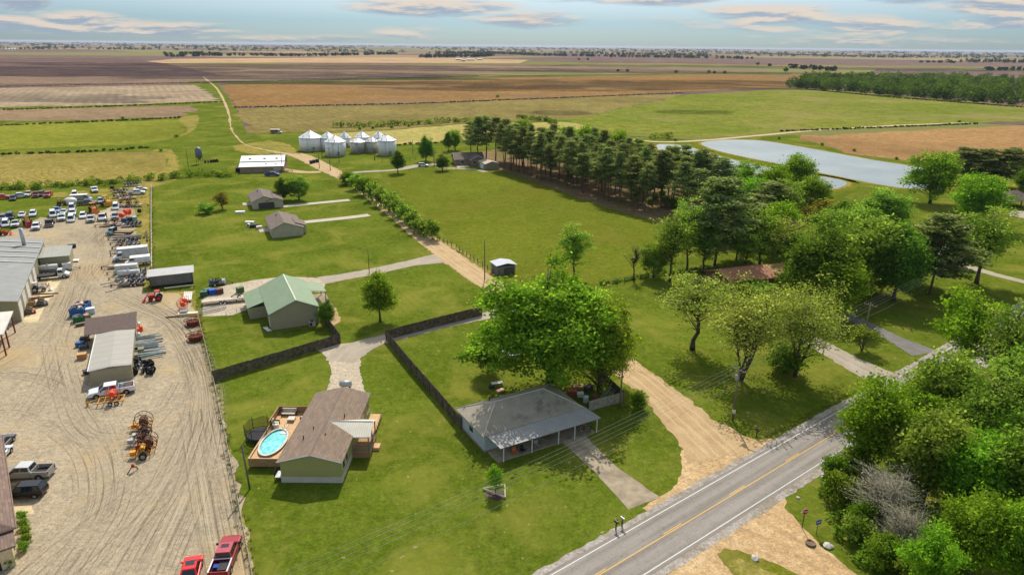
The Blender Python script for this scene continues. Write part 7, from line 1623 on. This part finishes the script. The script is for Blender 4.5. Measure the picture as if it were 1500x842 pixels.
# farmstead far off
for i, (px, py, w_, d_, c) in enumerate([(668, 88.5, 22, 10, (200, 200, 196)), (684, 89, 28, 10, (214, 214, 210)), (699, 88.5, 20, 10, (190, 186, 180)), (676, 90.2, 14, 8, (176, 166, 150))]):
    F = Fr(px, py, 10); t = F.thing('farm_building', '%s pale roofed building from the left of the distant farmstead' % ord_[i], 'building', 'distant farmstead buildings')
    gable(t, 0, w_, 0, d_, 4, 4, 6, .5, mat('far_wall', (160, 156, 148)), mat('far_roof_%d' % c[0], c), .5, axis='x', trim=None)
for i in range(4):
    x, y = G(9 + i * 4.2, 74.2); o = thing('grain_bin', '%s tiny white distant bin from the left on the horizon plain' % ord_[i], 'grain bin', x, y, 0, 'distant white bins'); MB().lathe([(5, 0), (5, 9)], 16).build('bin_wall', white, o); MB().lathe([(5.3, 9), (1, 13)], 16).build('bin_roof', coner, o)
# dust raised by farm work on the plain
x0, y0 = G(885, 92.5); x1, y1 = G(1032, 95)
s = NT('dust_air'); pv = s.new('ShaderNodeVolumePrincipled'); pv.inputs['Color'].default_value = (.95, .86, .76, 1); s.link(s.math('MULTIPLY', s.ramp(s.noise(s.pos((.004, .004, .03)), 1.0, 3), .42, .7), .006), pv.inputs['Density']); s.n.remove(s.b); s.link(pv.outputs[0], s.out.inputs['Volume'])
b = MB(); L_ = math.dist((x0, y0), (x1, y1)); b.lathe([(.3, .5), (.8, 4), (1, 9), (.7, 15), (.2, 18)], 16); b.v = [(v[0] * L_ * .5, v[1] * 40, v[2]) for v in b.v]
o = b.build('dust_cloud', s.m, loc=((x0 + x1) / 2, (y0 + y1) / 2, 0), rz=math.atan2(y1 - y0, x1 - x0)); tag(o, 'thin pale dust trail drifting over the distant brown plain', 'dust', kind='stuff')
# ================================================================== SKY, SUN, AIR, CAMERA
SUN_EL, SUN_AZ = 47.0, 1.5           # azimuth clockwise from +Y
w = bpy.data.worlds.new('World'); SC.world = w; w.use_nodes = True
nt = w.node_tree; nn = nt.nodes; ll = nt.links
bg = nn['Background']; sky = nn.new('ShaderNodeTexSky'); sky.sky_type = 'NISHITA'; sky.sun_disc = False
sky.sun_elevation = R(SUN_EL); sky.sun_rotation = R(SUN_AZ); sky.air_density = 1.0; sky.dust_density = 0.6; sky.ozone_density = 1.5
def wm(op, a, b=None, c=None, clamp=False):
    n = nn.new('ShaderNodeMath'); n.operation = op; n.use_clamp = clamp
    for i, v in enumerate((a, b, c)):
        if v is None: continue
        if isinstance(v, (int, float)): n.inputs[i].default_value = v
        else: ll.new(v, n.inputs[i])
    return n.outputs[0]
tc = nn.new('ShaderNodeTexCoord'); sx = nn.new('ShaderNodeSeparateXYZ'); ll.new(tc.outputs['Generated'], sx.inputs[0])
yy = wm('MAXIMUM', sx.outputs[1], 0.05)
U = wm('DIVIDE', sx.outputs[0], yy); Vv = wm('DIVIDE', sx.outputs[2], yy)
cb = nn.new('ShaderNodeCombineXYZ'); ll.new(wm('MULTIPLY', U, 5.0), cb.inputs[0]); ll.new(wm('MULTIPLY', Vv, 42.0), cb.inputs[1])
def wnoise(vec, sc, det=6, r=0.62, dist=0.3):
    n = nn.new('ShaderNodeTexNoise'); n.inputs['Scale'].default_value = sc; n.inputs['Detail'].default_value = det; n.inputs['Roughness'].default_value = r; n.inputs['Distortion'].default_value = dist
    ll.new(vec, n.inputs['Vector']); return n.outputs[0]
N1 = wnoise(cb.outputs[0], 1.4); N2 = wnoise(cb.outputs[0], 5.0, 4)
ofs = nn.new('ShaderNodeVectorMath'); ofs.operation = 'ADD'; ofs.inputs[1].default_value = (0.03, 0.22, 0); ll.new(cb.outputs[0], ofs.inputs[0])
N1b = wnoise(ofs.outputs[0], 1.4)
acc = None; acc2 = None
for cx, cy, rx, ry, amp in [(40, 13, 36, 12, 1), (0, 38, 60, 9, .9), (110, 38, 110, 12, 1), (250, 47, 120, 8, .8), (632, 19, 118, 11, 1), (590, 48, 45, 9, .55), (775, 34, 80, 9, .9), (930, 6, 180, 9, .9), (1000, 42, 120, 8, .3), (1120, 27, 90, 14, 1), (1230, 42, 170, 12, .65), (1350, 9, 110, 7, .8), (1440, 16, 100, 14, 1), (1460, 38, 90, 9, .8), (420, 57, 120, 4, .35), (1250, 62, 200, 7, .4), (330, 0, 70, 5, .6), (1480, 2, 60, 6, .8)]:
    u0 = (cx - 750) / 1061.0; v0 = (59 + .0105 * cx - cy) / 1000.0 * 1.03; a = rx / 1061.0 * 1.3; b_ = ry / 1000.0 * 1.5
    du = wm('DIVIDE', wm('SUBTRACT', U, u0), a); dv = wm('DIVIDE', wm('SUBTRACT', Vv, v0), b_)
    e = wm('MULTIPLY', wm('SUBTRACT', 1.0, wm('ADD', wm('MULTIPLY', du, du), wm('MULTIPLY', dv, dv))), amp)
    acc = e if acc is None else wm('MAXIMUM', acc, e)
    dv2 = wm('DIVIDE', wm('SUBTRACT', Vv, v0 + .005), b_); e2 = wm('MULTIPLY', wm('SUBTRACT', 1.0, wm('ADD', wm('MULTIPLY', du, du), wm('MULTIPLY', dv2, dv2))), amp)
    acc2 = e2 if acc2 is None else wm('MAXIMUM', acc2, e2)
acc = wm('MAXIMUM', acc, -1.0)
acc2 = wm('MAXIMUM', acc2, -1.0)
den = wm('ADD', wm('MULTIPLY', acc, 0.9), wm('MULTIPLY_ADD', N1, 2.2, -1.12))
mr = nn.new('ShaderNodeMapRange'); mr.interpolation_type = 'SMOOTHSTEP'; mr.inputs[1].default_value = 0.0; mr.inputs[2].default_value = 0.8; mr.inputs[4].default_value = 0.9; ll.new(wm('ADD', den, wm('MULTIPLY_ADD', N2, .3, -.15)), mr.inputs[0])
lit = nn.new('ShaderNodeMapRange'); lit.interpolation_type = 'SMOOTHSTEP'; lit.inputs[1].default_value = -0.12; lit.inputs[2].default_value = 0.05
ll.new(wm('ADD', wm('MULTIPLY', wm('SUBTRACT', acc2, acc), .28), wm('ADD', wm('SUBTRACT', N1, N1b), wm('MULTIPLY_ADD', N2, .14, -.07))), lit.inputs[0])
cc = nn.new('ShaderNodeMix'); cc.data_type = 'RGBA'; ll.new(lit.outputs[0], cc.inputs[0])
CS = 3.4
cc.inputs[6].default_value = tuple(v * CS for v in lin((164, 180, 200))[:3]) + (1,); cc.inputs[7].default_value = tuple(v * CS for v in lin((240, 224, 208))[:3]) + (1,)
# nishita darkened and cooled at the horizon, warmed overhead so the shade fills neutral
tint = nn.new('ShaderNodeMix'); tint.data_type = 'RGBA'; tint.blend_type = 'MULTIPLY'; tint.inputs[0].default_value = 1.0
ll.new(sky.outputs[0], tint.inputs[6]); 
lo_ = nn.new('ShaderNodeMapRange'); lo_.inputs[1].default_value = 0.03; lo_.inputs[2].default_value = 0.35; ll.new(wm('ABSOLUTE', sx.outputs[2]), lo_.inputs[0])
tm_ = nn.new('ShaderNodeMix'); tm_.data_type = 'RGBA'; ll.new(lo_.outputs[0], tm_.inputs[0]); tm_.inputs[6].default_value = (0.17, 0.245, 0.36, 1); tm_.inputs[7].default_value = (1.35, 1.05, 0.76, 1)
ll.new(tm_.outputs[2], tint.inputs[7])
cm = nn.new('ShaderNodeMix'); cm.data_type = 'RGBA'; ll.new(mr.outputs[0], cm.inputs[0]); ll.new(tint.outputs[2], cm.inputs[6]); ll.new(cc.outputs[2], cm.inputs[7])
ll.new(cm.outputs[2], bg.inputs[0]); bg.inputs[1].default_value = 0.15

sl = bpy.data.lights.new('sun', 'SUN'); sl.energy = 2.7; sl.angle = R(0.5); sl.color = (1.0, 0.95, 0.87)
so = bpy.data.objects.new('sun', sl); COL.objects.link(so)
sd = Vector((math.sin(R(SUN_AZ)) * math.cos(R(SUN_EL)), math.cos(R(SUN_AZ)) * math.cos(R(SUN_EL)), math.sin(R(SUN_EL))))
so.rotation_euler = sd.to_track_quat('Z', 'Y').to_euler(); so.location = (0, 0, 120)

# real clouds above the air box: their shadows darken far fields
def cloud(px, py, rx, ry, zc=420.0):
    x, y = G(px, py); k = zc / math.tan(R(SUN_EL)); x += k * math.sin(R(SUN_AZ)); y += k * math.cos(R(SUN_AZ))
    b = MB(); n = 40; b.lathe([(rx * r_, h * 18) for r_, h in ((.35, -1), (.8, -.8), (1, -.1), (.85, .5), (.5, .9), (.2, 1))], n)
    ph = [random.uniform(0, 6.28) for _ in range(4)]
    for i, v in enumerate(b.v):
        a = math.atan2(v[1], v[0]); q = 1 + .22 * math.sin(2 * a + ph[0]) + .16 * math.sin(5 * a + ph[1]) + .1 * math.sin(9 * a + ph[2])
        b.v[i] = (v[0] * q, v[1] * q * ry / rx, v[2])
    o = b.build('cloud', CLM, loc=(x, y, zc)); tag(o, kind='structure')
s = NT('cloud_vapour'); tr = s.new('ShaderNodeBsdfTransparent'); df = s.new('ShaderNodeBsdfDiffuse'); df.inputs[0].default_value = (.95, .95, .95, 1)
mx = s.new('ShaderNodeMixShader'); s.link(s.math('MULTIPLY', s.ramp(s.noise(s.pos(), .012, 5, .6), .32, .56), .5), mx.inputs[0]); s.link(tr.outputs[0], mx.inputs[1]); s.link(df.outputs[0], mx.inputs[2]); s.link(mx.outputs[0], s.out.inputs[0])
CLM = s.m
for a in [(640, 124, 200, 50), (760, 131, 160, 45), (880, 124, 300, 110), (1060, 122, 260, 80), (470, 122, 200, 40), (50, 143, 150, 50), (60, 104, 900, 200), (450, 98, 900, 160), (1300, 101, 900, 200), (820, 166, 30, 9), (1022, 165, 36, 9), (960, 106, 400, 80)]: cloud(*a)

s = NT('haze_air'); pv = s.new('ShaderNodeVolumePrincipled'); pv.inputs['Color'].default_value = (0.60, 0.70, 0.86, 1); pv.inputs['Density'].default_value = 0.000032; pv.inputs['Anisotropy'].default_value = 0.2
s.n.remove(s.b); s.link(pv.outputs[0], s.out.inputs['Volume'])
hz = MB(); hz.b2(-34000, 34000, -500, 43000, -1.0, H + 8)
if HAZE: tag(hz.build('haze', s.m), kind='stuff')

cam = bpy.data.cameras.new('camera'); co = bpy.data.objects.new('camera', cam); COL.objects.link(co); SC.camera = co
cam.sensor_width = 36; cam.lens = 24.0; cam.clip_end = 90000; cam.clip_start = 0.5
lr = Vector((1, 0, 0)); lu = Vector((0, SP, CP)); fw = Vector((0, CP, -SP))
ri = lr * CR + lu * SR; up = -lr * SR + lu * CR
co.matrix_world = Matrix(((ri.x, up.x, -fw.x, 0), (ri.y, up.y, -fw.y, 0), (ri.z, up.z, -fw.z, H), (0, 0, 0, 1)))
SC.render.engine = 'CYCLES'
SC.view_settings.view_transform = 'Standard'; SC.view_settings.look = 'None'; SC.view_settings.gamma = 1.0; SC.view_settings.exposure = 0.84
SC.cycles.max_bounces = 5; SC.cycles.transparent_max_bounces = 16; SC.cycles.volume_bounces = 0
